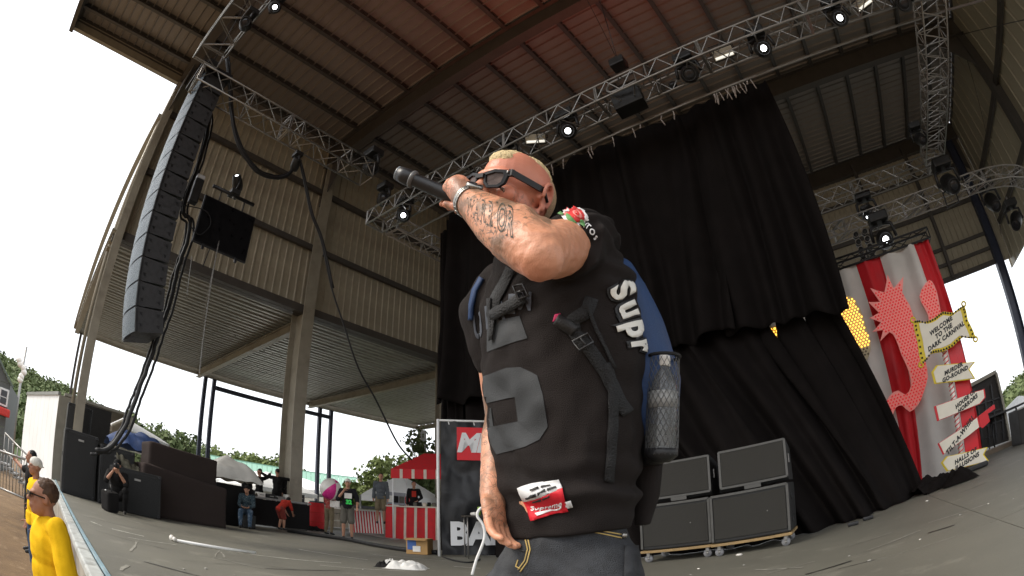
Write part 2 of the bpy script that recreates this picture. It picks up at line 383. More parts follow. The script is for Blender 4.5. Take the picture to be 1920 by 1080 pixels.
# side wing soffit: deck planks, transverse beams, fascia, posts
dp = MB()
prof = [(0, 0), (.10, 0), (.14, -.07), (.30, -.07), (.34, 0), (.44, 0), (.48, -.07), (.62, -.07), (.66, 0), (.74, 0), (.74, .04), (0, .04)]
np_ = len(prof)
dp._add([V(x, y, z) for y in (0, 27.6) for (x, z) in prof], [(i, (i+1) % np_, np_+(i+1) % np_, np_+i) for i in range(np_)] + [tuple(range(np_)), tuple(range(np_, 2*np_))[::-1]])
share('deck_panel', dp.mesh('deck_panel', DECKM), [V(-31.0 + .745*k + 3, .8-12, 8.42) for k in range(19)], bld)
# rows of bright clip heads under the deck
clip = MB().ball((0, 0, 0), (.035, .05, .018), 6, 4).mesh('deck_clip', ALU)
cl = [V(-31.0+.745*k + .22 + 3, y-12 + random.uniform(-.05, .05), 8.33) for k in (2, 5, 6, 10, 11) for y in [1.6+.5*i for i in range(44)] if random.random() < .9]
share('deck_clip', clip, cl[:215], bld)
for y, hh in ((1.0, .3), (9.6, .42), (18.1, .42), (28.3, .3)):
    MB().ibeam((-17.4, y, 8.3 - hh/2), (-31.2, y, 8.3 - hh/2), .3, hh, .03).build('soffit_beam', STEEL_TAN, bld)
MB().ibeam((-31.2, .9, 8.28), (-31.2, 28.4, 8.28), .2, .42, .03).build('wing_fascia', STEEL_TAN, bld)
MB().box((-17.15, 14.6, 8.32), (.3, 27.4, .34)).build('soffit_edge', STEEL_DARK, bld)
for (p1, p2) in (((385, 715), (402, 715)), ((600, 770), (621, 775))):
    for p in (p1, p2):
        q = onx(*p, -31.1); MB().box((-31.1, q.y, 4.0), (.22, .24, 8.1)).build('wing_post', NAVYP, bld)
ya, yb = onx(402, 715, -31.1).y, onx(621, 775, -31.1).y
MB().box((-31.1, (ya+yb)/2, 7.55), (.16, yb-ya-.3, .26)).build('wing_rail', NAVYP, bld)
q = onx(148, 625, -31.1); MB().box((-31.1, q.y+.15, 4), (.14, .16, 8.2)).build('wing_post', STEEL_DARK, bld)
q = onx(792, 806, -31.1); MB().box((-31.1, q.y, 4), (.3, .6, 8.1)).build('wing_post', STEEL_DARK, bld)
MB().tube([(-17.0, 1.0, 15.3), (-17.8, .95, 8.4), (-18.6, .9, 1.0)], .07, 8).build('downpipe', STEEL_TAN, bld)
# sloping pale mast leaning beside the front column
MB().beam((-31.0, .8, 8.3), (-17.1, .9, 13.6), .2, .3).build('sloping_strut', STEEL_TAN, bld)
# conduit hanging under the soffit with chain
MB().tube([(-16.4, 4.9, 9.9), (-16.7, 5.0, 6.0)], .012, 6).build('hanging_rod', ALU, bld)
# ------------------------------------------------------------------ trusses
def truss(name, label, chords, step, weld=None, m=ALU, r=.024, rb=.013, group=None, double=None):
    """chords: four polylines [(front top),(back top),(back bottom),(front bottom)], equal point counts"""
    t = thing(name, label, 'truss', tuple(chords[0][0]), 0, group)
    for c in chords: MB().tube(c, r, 7).build('chord', m, t)
    # resample
    def samp(c, n):
        L = [0]
        for i in range(1, len(c)): L.append(L[-1] + (V(*c[i]) - V(*c[i-1])).length)
        out = []
        for k in range(n+1):
            s = L[-1]*k/n; i = 1
            while i < len(L)-1 and L[i] < s: i += 1
            f = (s-L[i-1])/max(1e-9, L[i]-L[i-1]); out.append(V(*c[i-1]).lerp(V(*c[i]), min(1, max(0, f))))
        return out
    L = sum((V(*chords[0][i+1])-V(*chords[0][i])).length for i in range(len(chords[0])-1)); n = max(2, round(L/step))
    S = [samp(c, n) for c in chords]; cnt = 0; rest = MB()
    for f in range(4):
        A, B = S[f], S[(f+1) % 4]
        for i in range(n):
            p, q = (A[i], B[i+1]) if i % 2 == 0 else (B[i], A[i+1])
            MB().tube([p, q], rb, 5).build('brace', m, t)
            if i % 4 == 0: MB().tube([A[i], B[i]], rb*1.15, 5).build('brace', m, t)
        if double:
            for k in range(0, n, double):
                for e in (.0, .12): a = A[k].lerp(A[k+1], e); b = B[k].lerp(B[k+1], e); MB().tube([a, b], rb*1.5, 5).build('spigot_frame', m, t)
        MB().tube([A[n], B[n]], rb*1.3, 5).build('brace', m, t)
    return t
def box_chords(a, b, w, h, side, up=V(0, 0, 1)):        # a,b = front bottom chord ends; side = unit vector to the back
    a, b = V(*a), V(*b); s = V(*side)*w; u = up*h
    return [[a+u, b+u], [a+u+s, b+u+s], [a+s, b+s], [a, b]]
TZ = CAMZ + 7.4
truss('lighting_truss', 'long aluminium lighting truss across the stage above the black curtain', box_chords((-9.95, 6.88, TZ), (6.0, 6.88, TZ), .57, .41, (0, 1, 0)), .29, double=8)
truss('lighting_truss', 'dim aluminium truss running upstage from the corner of the rig behind the curtain', box_chords((-9.5, 7.6, TZ), (-9.5, 14.2, TZ), .45, .41, (-1, 0, 0)), .33, double=8)
truss('lighting_truss', 'reddish lit truss running upstage over the right side of the stage', box_chords((4.43, 7.5, TZ), (4.43, 13.9, TZ), .7, .41, (1, 0, 0)), .33, double=9)
truss('lighting_truss', 'rear crosswise truss behind the curtain joining the right side truss', box_chords((-9.5, 14.0, TZ), (5.0, 14.0, TZ), .5, .41, (0, 1, 0)), .4, double=7)
arc = [(5.8, 0), (6.9, .12), (7.9, .6), (8.7, 1.5), (9.15, 2.6), (9.25, 4.0)]
def curved(off, z):
    pts = [V(-9, 13.7 + off, z), V(5.6, 13.7+off, z)]
    c = V(5.8, 17.6, z); R = 3.9 - off
    for k in range(9): a = -PI/2 + (PI/2)*k/8; pts.append(c + V(R*math.cos(a), R*math.sin(a), 0))
    return pts
truss('curved_truss', 'lower truss with a rounded corner bending upstage beside the right wall', [curved(0, CAMZ+6.62), curved(.5, CAMZ+6.62), curved(.5, CAMZ+6.2), curved(0, CAMZ+6.2)], .36, double=7)
truss('lighting_truss', 'aluminium truss along the left side from the hanging speaker column upstage', box_chords((-9.25, .9, CAMZ+8.35), (-9.25, 6.4, CAMZ+8.35), .55, .5, (-1, 0, 0)), .4, double=7)
truss('lighting_truss', 'brown lit front truss crossing overhead at the top left corner', box_chords((-9.3, .55, CAMZ+8.9), (5.5, .55, CAMZ+8.9), .7, .5, (0, 1, 0)), .5, double=6)
# bars, pipes
tag(MB().tube([(-9.9, 8.0, CAMZ+7.42), (5, 8.0, CAMZ+7.42)], .028, 8).build('lighting_bar', ALU), 'thin aluminium bar behind the main truss holding the curtain lights', 'pipe')
tag(MB().tube([(-8.9, 8.6, CAMZ+7.98), (9.5, 8.6, CAMZ+7.98)], .03, 8).build('curtain_pipe', mat('dull_pipe', (.22, .19, .18), .5, metal=.4)), 'long dull pipe carrying the upper black curtain', 'pipe')
tag(MB().tube([(-8.9, 8.75, CAMZ+8.12), (9.5, 8.75, CAMZ+8.12)], .018, 8).build('curtain_pipe', MATS['dull_pipe']), 'thinner pipe just above the one carrying the curtain', 'pipe')

# ------------------------------------------------------------------ moving lights
LENS = mat('lit_lens', (1, 1, 1), .2, namt=0, emit=(.93, .97, 1), estr=9)
GLASS = mat('dark_glass', (.02, .02, .025), .08, namt=0)
def moving_light(label, loc, aim=(0.2, -1, -.25), lit=True, s=1.0, up=False, group='moving head lights on the rig'):
    t = thing('moving_light', label, 'stage light', loc, 0, group)
    a = V(*aim).normalized(); q = a.to_track_quat('Z', 'X').to_matrix(); z = 1 if not up else -1
    MB().bbox((0, 0, .02*z), (.36*s, .3*s, .16*s), .03*s).build('base', BLACKP, t, True)
    MB().tube([(0, 0, .1*s*z), (0, 0, .2*s*z)], .03*s, 8).build('clamp', ALU, t, True)
    yk = MB(); yk.tube([(-.05*s, 0, -.08*s*z), (-.2*s, 0, -.12*s*z), (-.22*s, 0, -.36*s*z)], .032*s, 8); yk.tube([(.05*s, 0, -.08*s*z), (.2*s, 0, -.12*s*z), (.22*s, 0, -.36*s*z)], .032*s, 8)
    yk.build('yoke', BLACKM, t, True)
    c = V(0, 0, -.36*s*z); n = 16; R = []
    for (d, r) in ((-.26, .05), (-.24, .13), (-.1, .165), (.02, .16), (.1, .15), (.2, .13), (.215, .12)):
        R.append([c + q @ V(math.cos(2*PI*k/n)*r*s, math.sin(2*PI*k/n)*r*s, d*s) for k in range(n)])
    MB().rings(R).build('lamp_head', BLACKP, t, True)
    rim = MB().tube([c + q @ V(math.cos(2*PI*k/18)*.115*s, math.sin(2*PI*k/18)*.115*s, .222*s) for k in range(18)], .012*s, 6, closed=True); rim.build('bezel', BLACKM, t, True)
    MB().ball(c + q @ V(0, 0, .2*s), (.062*s, .062*s, .035*s) if lit else (.09*s, .09*s, .03*s), 12, 8, q).build('lens', LENS if lit else GLASS, t, True)
    return t
def toeye(p, dx=0, dz=0): d = (EYE - V(*p)).normalized(); return (d.x+dx, d.y, d.z+dz)
for (px, py, y, lab, lit, s) in ((1064, 238, 7.35, 'lit moving head light above the bald spot of the singer, next to a flood lamp', True, 1),
                         (1427, 84, 7.35, 'lit moving head light on the main truss right of a box flood lamp', True, 1),
                         (1570, 27, 7.35, 'lit moving head light highest on the main truss near the top edge', True, 1),
                         (757, 397, 7.3, 'lit moving head light at the left end of the main truss by the microphone', True, 1),
                         (1290, 132, 7.3, 'unlit moving head light between two flood lamps under the main truss', False, 1),
                         (952, 285, 7.35, 'unlit moving head light just above the blond hair', False, 1.),
                         (1690, 0, 7.4, 'unlit moving head light at the top edge beside the side truss', False, 1.)):
    p = ony(px, py, y); p.z += .30
    if 'bald' in lab: lab = 'lit moving head light on the main truss right above the blond head'
    moving_light(lab, p, toeye(p, random.uniform(-.05, .05), .05), lit, 1.15)
p = onx(516, 12, -6.5); moving_light('lit moving head light on the overhead truss at the top left', p + V(0, 0, .3), toeye(p), True, .9)
p = ony(1653, 430, 13.6); moving_light('double lit moving head light hanging under the rounded truss', p + V(0, 0, .3), toeye(p, .05), True, 1.7)
p = ony(1625, 403, 14.2); moving_light('small lit lamp on the rear crosswise truss', p + V(0, 0, .2), toeye(p), True, .75)
p = ony(1848, 350, 15.2); moving_light('unlit moving head under the bend of the rounded truss', p, toeye(p, .3, -.5), False, 1.6)
p = ony(1893, 385, 17.2); moving_light('unlit round lamp at the far end of the rounded truss near the right edge', p, toeye(p, -.3, -.5), False, 1.7)
p = ony(1765, 310, 13.6); moving_light('unlit moving head where the side truss meets the rear truss', p, toeye(p, .3, -.2), False, 1.8)
p = ony(1618, 370, 14.3); moving_light('unlit moving head hanging on the rear truss left of the bright lamp', p, toeye(p, .3, -.2), False, 1.5)
p = ony(1715, 240, 12.6); moving_light('unlit small head on the left flank of the right side truss', p, toeye(p, .3, -.2), False, 1.1)
p = onx(700, 290, -9.6); moving_light('black head hanging at the upstage end of the left truss', p, (.8, -.3, -.6), False, 1.35)
p = onx(722, 352, -9.6); moving_light('black head below the upstage end of the left truss', p, (.8, -.5, -.3), False, 1.1)
p = onx(558, 292, -9.4); moving_light('small black lamp on the cable loop over the tan wall', p, (.8, -.3, .6), False, .7)
p = onx(470, 28, -7.2); moving_light('black lamp clamped under the overhead truss at the top left', p, (.8, -.3, -.6), False, .9)
# flood lamps (box strobes)
FL = mat('flood_face', (.8, .78, .7), .4, namt=.05, emit=(1, .96, .85), estr=.9)
def flood(label, loc, aim, s=1.0, group='box flood lamps on the main truss'):
    t = thing('flood_lamp', label, 'flood lamp', loc, 0, group); q = V(*aim).normalized().to_track_quat('Z', 'Y').to_matrix()
    MB().bbox((0, 0, 0), (.46*s, .26*s, .14*s), .015, M=q).build('housing', BLACKP, t, True)
    MB().bbox(q @ V(0, .0, .072*s), (.42*s, .2*s, .012), .004, M=q).build('reflector', mat('grey_reflector', (.45, .42, .35), .35, metal=.5), t, True)
    MB().tube([q @ V(-.19*s, -.06*s, .09*s), q @ V(.19*s, -.06*s, .09*s)], .026*s, 8).build('lamp_tube', FL, t, True)
    MB().tube([q @ V(-.25*s, 0, 0), q @ V(-.25*s, .2*s, .0), q @ V(.25*s, .2*s, 0), q @ V(.25*s, 0, 0)], .012, 6).build('bracket', BLACKM, t, True)
for (px, py, lab) in ((1004, 260, 'box flood lamp with a bright tube nearest the blond head'), (1356, 100, 'box flood lamp with a bright tube in the middle of the main truss'), (1618, 5, 'box flood lamp with a bright tube at the top edge of the picture')):
    p = ony(px, py, 7.5); d = toeye(p); flood(lab, p, d, 1.05)
p = ony(1783, 370, 13.6); t = thing('frame_lamp', 'small square open lamp frame hanging under the rounded truss', 'lamp frame', p)
MB().tube([V(-.2, 0, .2), V(.25, 0, .28), V(.2, 0, -.2), V(-.25, 0, -.25)], .03, 6, closed=True).build('frame', BLACKM, t, True); MB().tube([V(0, 0, .2), V(0, 0, .4)], .02, 6).build('clamp', ALU, t, True)
# vertical bar of round par lamps by the curtain edge
p = ony(1600, 445, 13.2); t = thing('lamp_bar', 'vertical cluster of small ringed par lamps hanging beside the curtain edge', 'lamp cluster', p)
for k in range(4):
    for j in range(2):
        c = V(.1 + j*.28 - k*.0, 0, .05 - k*.22); MB().tube([c + V(0, .2, 0), c], .09, 10).build('par_can', BLACKP, t, True)
        MB().tube([c + V(math.cos(a)*.085, -.01, math.sin(a)*.085) for a in [2*PI*i/14 for i in range(14)]], .014, 5, closed=True).build('ring', ALU, t, True)
# hoist motor box & rounded frame on the main truss
p = ony(1160, 120, 7.2); t = thing('chain_hoist', 'black chain hoist sitting on top of the main truss', 'hoist', p)
MB().bbox((0, 0, 0), (.34, .3, .22), .03).build('body', BLACKP, t, True); MB().tube([(0, 0, .1), (-.03, 0, 3.4)], .012, 6).build('chain', BLACKM, t, True); MB().tube([(0, 0, .1), (-.9, .3, 6.9)], .008, 5).build('sling', BLACKM, t, True)
p = ony(1160, 158, 7.0); pts = []
for k in range(12):
    a = PI/2 + PI*k/11; pts.append(V(-.12 + .15*math.cos(a), 0, .14*math.sin(a)))
pts += [V(.38, 0, -.14), V(.38, 0, .14)]
tag(MB().tube([p + V(q.x, 0, q.z + q.x*.02) for q in pts], .032, 8, closed=True).build('rounded_bracket', ALU), 'rounded pale metal bracket on the face of the main truss under the hoist', 'bracket')
p = ony(1178, 186, 7.35); t = thing('speaker_box', 'square black box hanging in the main truss beside the rounded bracket', 'box', p)
MB().bbox((0, 0, 0), (.62, .4, .55), .02, rot=(.1, -.1, .1)).build('housing', BLACKP, t, True); MB().tube([(0, 0, .25), (0, 0, .5)], .02, 6).build('clamp', ALU, t, True)
# short ties hanging from the pipe
for k in range(34):
    x = -8.4 + 8.6*random.random() if k < 18 else .05 - random.random()*1.0
    tag(MB().tube([(x, 8.6, CAMZ+7.95), (x + random.uniform(-.04, .04), 8.57, CAMZ+7.8), (x + random.uniform(-.05, .05), 8.58, CAMZ+7.66 - .1*random.random())], .014, 5).build('curtain_tie', mat('pale_tie', (.42, .36, .32), .7)), 'short pale tie hanging from the curtain pipe', 'tie', 'ties along the curtain pipe')

# ------------------------------------------------------------------ curtains
CURT = mat('black_wool', (.0095, .0078, .0074), .95, nscale=3, namt=.25, spec=.06, bump=.25, bscale=260)
def cloth(top, bot, folds, amp, nu, nv, seed, z_amp=0.0, side=V(0, 1, 0), thick=.006, flare=1.0, topamp=.55, topend=None):
    def lerp(c, u):
        u = min(max(u, 0), 1)*(len(c)-1); i = min(int(u), len(c)-2); return V(*c[i]).lerp(V(*c[i+1]), u-i)
    def fn(u, v):
        p = lerp(top, u).lerp(lerp(bot, u), v)
        ph = u*folds*2*PI; w = noise.noise(V(u*folds*.5, v*.7, seed))*4
        a = amp*(topamp + (1-topamp)*v*flare)
        d = math.sin(ph + w + 1.5*noise.noise(V(u*6, v*1.2, seed+5)))*a*.5 + noise.noise(V(u*folds*1.1, v*.9, seed+9))*a*1.1 + noise.noise(V(u*4, v*3, seed+3))*a*.6
        return p + side*d + V(0, 0, z_amp*noise.noise(V(u*5, seed, v*0))*v)
    mb = MB(); mb.grid(fn, nu, nv); return mb
def curtain(name, label, cat, *a, m=None, **k):
    o = cloth(*a, **k).build(name, m or CURT); md = o.modifiers.new('t', 'SOLIDIFY'); md.thickness = .012; md.offset = 0
    return tag(o, label, cat)
ct = thing('stage_curtain', 'huge upper black curtain hung in long folds from the pipe', 'curtain', (-4, 8.6, CAMZ+8))
xsn = [-8.65, -6.3, -3.8, -1.6, .35]
cuts = [(-8.65, -6.3, 3.45, 3.35), (-6.6, -4.0, 3.35, 3.35), (-4.3, -1.7, 3.35, 3.5), (-1.95, .33, 3.5, 3.25)]
for i, (a, b, z0, z1) in enumerate(cuts):
    o = cloth([(a, 8.62+.03*(i % 2), CAMZ+7.78), (b, 8.6+.03*(i % 2), CAMZ+7.78)], [(a-.0, 8.5, z0), ((a+b)/2, 8.5, (z0+z1)/2 + .07), (b, 8.5, z1)], 4.5, .22, 90, 60, i*3.7, z_amp=.15).build('curtain_panel', CURT, ct)
    md = o.modifiers.new('t', 'SOLIDIFY'); md.thickness = .012
LTOP = []
for i in range(241):
    x = -8.6 + (.06+8.6)*i/240; z = 4.1 if x < -3 else 4.0
    for (px, py_, w) in ((1446, 656, .17), (1511, 648, .09)):
        xx_ = ony(px, 642, 8.9).x; dz = ony(px, py_, 8.9).z
        if abs(x-xx_) < w: z = dz
    if x > -.15: z = 3.7
    LTOP.append((x, 8.9, z))
curtain('lower_curtain', 'lower black curtain gathered and spilling forward on the floor', 'curtain',
        LTOP,
        [(-8.7, 8.4, .01), (-4.6, 7.4, .01), (-2.4, 7.3, .01), (-.9, 7.45, .01), (.2, 8.2, .01), (1.25, 9.5, .01)], 15, .30, 300, 60, 21.0, z_amp=.0)
curtain('side_curtain', 'narrow black curtain hanging at the left end of the upper one', 'curtain', [(-9.15, 8.9, CAMZ+7.7), (-8.3, 8.9, CAMZ+7.7)], [(-9.05, 8.9, 3.15), (-8.2, 8.9, 3.05)], 4, .16, 40, 40, 31.0)
# spill of cloth at the right foot of the lower curtain
p0 = onz(1745, 905)
mb = MB(); mb.grid(lambda u, v: V(1.0, 9.0, 0).lerp(V(2.2, 10.0, 0), u) + V(-.6, .7, 0)*(v-.5)*.7*(1-.5*u) + V(0, 0, .01 + max(0, (.26+.2*noise.noise(V(u*5, v*4, 2)))*math.sin(PI*v)*(1-u*.4)*math.sin(PI*min(1, u*1.1+.05))**.5 + .05*noise.noise(V(u*14, v*9, 7)))), 50, 24)
tag(mb.build('cloth_heap', CURT), 'crumpled heap of black cloth at the right foot of the lower curtain', 'cloth')

# ------------------------------------------------------------------ hanging speaker column
PAINT = mat('speaker_paint', (.042, .042, .045), .5, nscale=14, namt=.25, bump=.2, bscale=200)
GRILL = mat('speaker_grille', (.085, .11, .13), .4, metal=.4, nscale=60, namt=.3, bump=.6, bscale=500)
seamY = [(190, 340), (260, 318), (330, 297), (400, 274), (470, 256), (540, 246), (600, 243)]
def paxy(z):     # front edge of the column at height z (world y), from the curve the boxes hang in
    t = (9.0 - z)/5.8; return .92 + .02*math.sin(t*2) + .10*t*t
NB = 13; zt = 9.62
pos = []; y = .98; z = zt; ang = 0.0; H = .485
yaw0 = .0
pa = thing('box', '', '')
bpy.data.objects.remove(pa)
flybar = thing('fly_frame', 'black flying frame and motors bolted above the hanging speaker column', 'rigging frame', (-9.9, 1.2, zt+.3))
MB().bbox((-9.9, 1.3, zt+.12), (1.15, .9, .12), .02).build('frame', BLACKM, flybar); MB().bbox((-9.75, 1.15, zt+.4), (.3, .3, .42), .04).build('motor', BLACKP, flybar); MB().bbox((-10.2, 1.4, zt+.38), (.3, .3, .38), .04).build('motor', BLACKP, flybar)
MB().tube([(-9.75, 1.15, zt+.6), (-9.75, 1.15, 15)], .015, 6).build('chain', BLACKM, flybar); MB().tube([(-9.5, .9, zt+.1), (-9.6, 1.0, zt+.55), (-9.9, 1.2, zt+.2)], .02, 6).build('sling', BLACKM, flybar)
cx, rz = -9.95, math.radians(4.5)
names = ['topmost', 'second', 'third', 'fourth', 'fifth', 'sixth', 'seventh', 'eighth', 'ninth', 'tenth', 'eleventh', 'twelfth', 'lowest']
yy, zz = 1.02, zt
for i in range(NB):
    tilt = math.radians([0, 0, .5, 1, 1.5, 2, 2.5, 3.2, 4, 5.2, 6.8, 9, 12][i])     # nose down
    R = Matrix.Rotation(rz, 3, 'Z') @ Matrix.Rotation(tilt, 3, 'X')
    org = V(cx, yy, zz)                                    # front top edge centre
    sp = thing('line_array_speaker', f'dark line array speaker cabinet, {names[i]} in the tall hanging column' if 0 < i < 12 else f'dark line array speaker cabinet, the {names[i]} one of the tall hanging column', 'speaker', org, 0, 'line array cabinets in the hanging column'); sp.rotation_euler = R.to_euler()
    W, Dp, hh = 1.05, .62, H-.012
    prof = [(0.02, 0), (Dp, -.035), (Dp, -hh+.035), (0.02, -hh)]
    rr = []
    for x in (-W/2, W/2): rr.append([V(x, y_, z_) for y_, z_ in prof])
    mb = MB(); mb._add(rr[0]+rr[1], [(3, 2, 1, 0), (4, 5, 6, 7), (0, 1, 5, 4), (1, 2, 6, 5), (2, 3, 7, 6), (3, 0, 4, 7)]); cab = mb.build('cabinet', PAINT, sp, True)
    mb = MB(); n = 8
    Rg = [[V(x, -.045*math.sin(PI*k/n) - .0, z_) for k, x in ((k, -W/2+.02 + (W-.04)*k/n) for k in range(n+1))] for z_ in (-.012, -hh+.012)]
    mb.rings(Rg, cap=False, closed=False); mb.build('grille', GRILL, sp, True)
    for y_ in (.12, .5):
        for z_ in (-.13, -hh+.13):
            MB().slab([(W/2, y_-.035, z_+.03), (W/2, y_+.035, z_+.035), (W/2, y_+.02, z_-.03), (W/2, y_-.01, z_-.012)], (1, 0, 0), .012).build('rigging_plate', BLACKM, sp, True)
    MB().box((W/2+.004, .03, -hh/2), (.02, .05, hh-.02)).build('corner_rail', BLACKM, sp, True)
    dn = R @ V(0, 0, -H); yy += dn.y; zz += dn.z

# ------------------------------------------------------------------ hanging panel, cables
P = [onx(*p, -10.0) for p in ((385, 370), (478, 405), (440, 475), (365, 435))]
pl = thing('video_screen', 'large flat black screen hanging from a bar in front of the tan wall', 'screen', (-10, P[0].y, P[0].z))
y0, y1 = P[0].y, P[1].y; z0 = P[0].z+.04; z1 = z0 - 1.12
MB().bbox((-10, (y0+y1)/2, (z0+z1)/2), (.09, y1-y0, z0-z1), .02).build('panel', mat('black_screen', (.006, .006, .007), .35, namt=.2, spec=.2), pl)
MB().bbox((-10, (y0+y1)/2, (z0+z1)/2), (.06, y1-y0+.05, z0-z1+.05), .02).build('frame', BLACKM, pl)
MB().tube([(-10, y0+.1, z0+.32), (-10, y1-.1, z0+.32)], .045, 8).build('hanging_bar', BLACKM, pl)
for y in (y0+.35, y1-.35): MB().tube([(-10, y, z0+.3), (-10, y, z0-.02)], .018, 6).build('strap', BLACKM, pl)
MB().box((-9.94, y0+.25, z1-.07), (.06, .06, .1)).build('clip', BLACKM, pl); MB().box((-9.94, y1-.25, z1-.07), (.06, .06, .1)).build('clip', BLACKM, pl)
p = V(-10, (y0+y1)/2, z0+.75); moving_light('black moving head standing on the bar above the hanging screen', p - V(0, 0, .36), (.6, -.6, .6), True, .8, up=True)
p = onx(372, 345, -10.0); t = thing('small_speaker', 'small black box lamp left of the hanging screen', 'lamp', p)
MB().bbox((0, 0, -.2), (.2, .22, .6), .03).build('housing', BLACKP, t, True); MB().bbox((0, -.0, .16), (.16, .2, .1), .02).build('lamp_face', mat('pale_face', (.6, .6, .62), .4), t, True)
def cable(label, pts, r=.03, sub=6, m=CABLE, n=7, jit=.0, group=None):
    pts = [V(*p) for p in pts]; out = []
    for i in range(len(pts)-1):
        p0, p1, p2, p3 = pts[max(i-1, 0)], pts[i], pts[i+1], pts[min(i+2, len(pts)-1)]
        for k in range(sub):
            t = k/sub; out.append(.5*((2*p1) + (p2-p0)*t + (2*p0-5*p1+4*p2-p3)*t*t + (3*p1-p0-3*p2+p3)*t*t*t) + V(random.uniform(-jit, jit), random.uniform(-jit, jit), random.uniform(-jit, jit)))
    out.append(pts[-1]); return tag(MB().tube(out, r, n).build('cable', m), label, 'cable', group)
C1 = [(425, 110), (430, 150), (440, 250), (480, 320), (530, 332), (562, 305)]
cable('thick black cable sagging in a loop from the truss corner over the tan wall', [onx(*p, -9.5) for p in C1], .045, jit=.01)
cable('second black cable in the sagging loop beside the thick one', [onx(p[0]+3, p[1]-4, -9.6) for p in C1], .025, jit=.01)
C2 = [(562, 305), (570, 340), (583, 400), (602, 450), (622, 540), (645, 610), (672, 690), (705, 750), (745, 830), (772, 862)]
cable('long black cable dropping from the loop past the main column to the ground', [onx(*p, -9.5 + .0*i) for i, p in enumerate(C2)], .022)
cable('black cable bundle dropping beside the main column from the loop', [onx(p[0]+3, p[1], -9.7) for p in C2[:5]], .028)
C3 = [(388, 190), (392, 230), (375, 300), (352, 360), (345, 400), (356, 412), (352, 450), (335, 500), (318, 570), (300, 620), (280, 680), (255, 745), (235, 800), (205, 840), (180, 845)]
for k, (dx, r, lab) in enumerate(((0, .05, 'thick black cable bundle running down behind the hanging speakers to the stage'), (5, .03, 'thinner black cable beside the bundle behind the hanging speakers'), (-5, .03, 'slack black cable left of the bundle under the hanging speakers'))):
    cable(lab, [onx(p[0]+dx*(1+i*.08), p[1]+3*k, -10.3-.05*k) for i, p in enumerate(C3)], r, jit=.012)
cable('thin cord curling out from the middle of the hanging speaker column', [onx(*p, -9.9) for p in ((345, 385), (385, 395), (395, 420), (375, 440), (358, 425))], .012)
cable('thin cord hanging under the black screen', [onx(*p, -10.0) for p in ((398, 455), (388, 480), (380, 500))], .012)
# chain of links dropping to the floor
ch = thing('hanging_chain', 'thin pale chain with a hook hanging in front of the wing soffit', 'chain', onx(410, 455, -9.8))
A, B = onx(410, 455, -9.8), onx(374, 700, -9.8)
nl = 60
for k in range(nl):
    c = A.lerp(B, k/nl); a = (k % 2)*PI/2; pts = [c + V(math.cos(a)*.012*math.cos(t), math.sin(a)*.012*math.cos(t), .05*math.sin(t)) for t in [2*PI*i/6 for i in range(6)]]
    MB().tube(pts, .005, 4, closed=True).build('link', ALU, ch)
cable('thin straight rope hanging from the screen bar to the soffit edge', [onx(*p, -9.9) for p in ((360, 480), (350, 560))], .01, m=ALU)
# ------------------------------------------------------------------ people (background and pit)
SKIN = mat('skin', (.46, .24, .155), .5, nscale=12, namt=.1, spec=.4)
SKIN_D = mat('skin_tanned', (.36, .17, .105), .5, nscale=12, namt=.1, spec=.4)
def hand_geo(mb, w, d, palmn, s=1.0, curl=.5, thumb=1):
    """w wrist, d pointing direction, palmn palm normal; adds palm, four fingers and a thumb"""
    w = V(*w); d = V(*d).normalized(); n = V(*palmn); n = (n - d*n.dot(d)).normalized(); x = d.cross(n).normalized()
    M = Matrix((x, d, n)).transposed()
    mb.ball(w + d*.045*s, (.040*s, .052*s, .018*s), 12, 8, M)
    for k in range(4):
        a = (-.03 + .02*k)*s; L = (.062, .072, .068, .052)[k]*s; r = .0095*s
        p = w + d*.085*s + x*a; q = p + (d*math.cos(curl*.6) + n*math.sin(curl*.6))*L*.5; e = q + (d*math.cos(curl*2) + n*math.sin(curl*2))*L*.5
        mb.limb([p - d*.02*s, p, q, e], [r, r, r*.95, r*.8], 8)
    p = w + d*.02*s + x*thumb*-.032*s; mb.limb([p, p + (d*.5 - x*thumb*.7 + n*.3)*.045*s, p + (d*.9 - x*thumb*.8 + n*.6)*.068*s], [.013*s, .0115*s, .009*s], 8)
def frame_of(a, b, fwd):                     # z along a->b, y backwards
    z = (V(*b)-V(*a)).normalized(); f = V(*fwd); f = (f - z*f.dot(z)).normalized(); x = z.cross(-f).normalized(); return Matrix((x, z.cross(x), z)).transposed()
def folds(me, amp):
    off = V(random.random()*9, 0, 0); N = [v.normal.copy() for v in me.vertices]
    for v, nn in zip(me.vertices, N):
        p = v.co + off; v.co += nn*amp*(noise.noise(V(p.x*9, p.y*9, p.z*4.5)) + .7*noise.noise(V(p.x*17+p.z*12, p.y*17, p.z*13)))
    return me
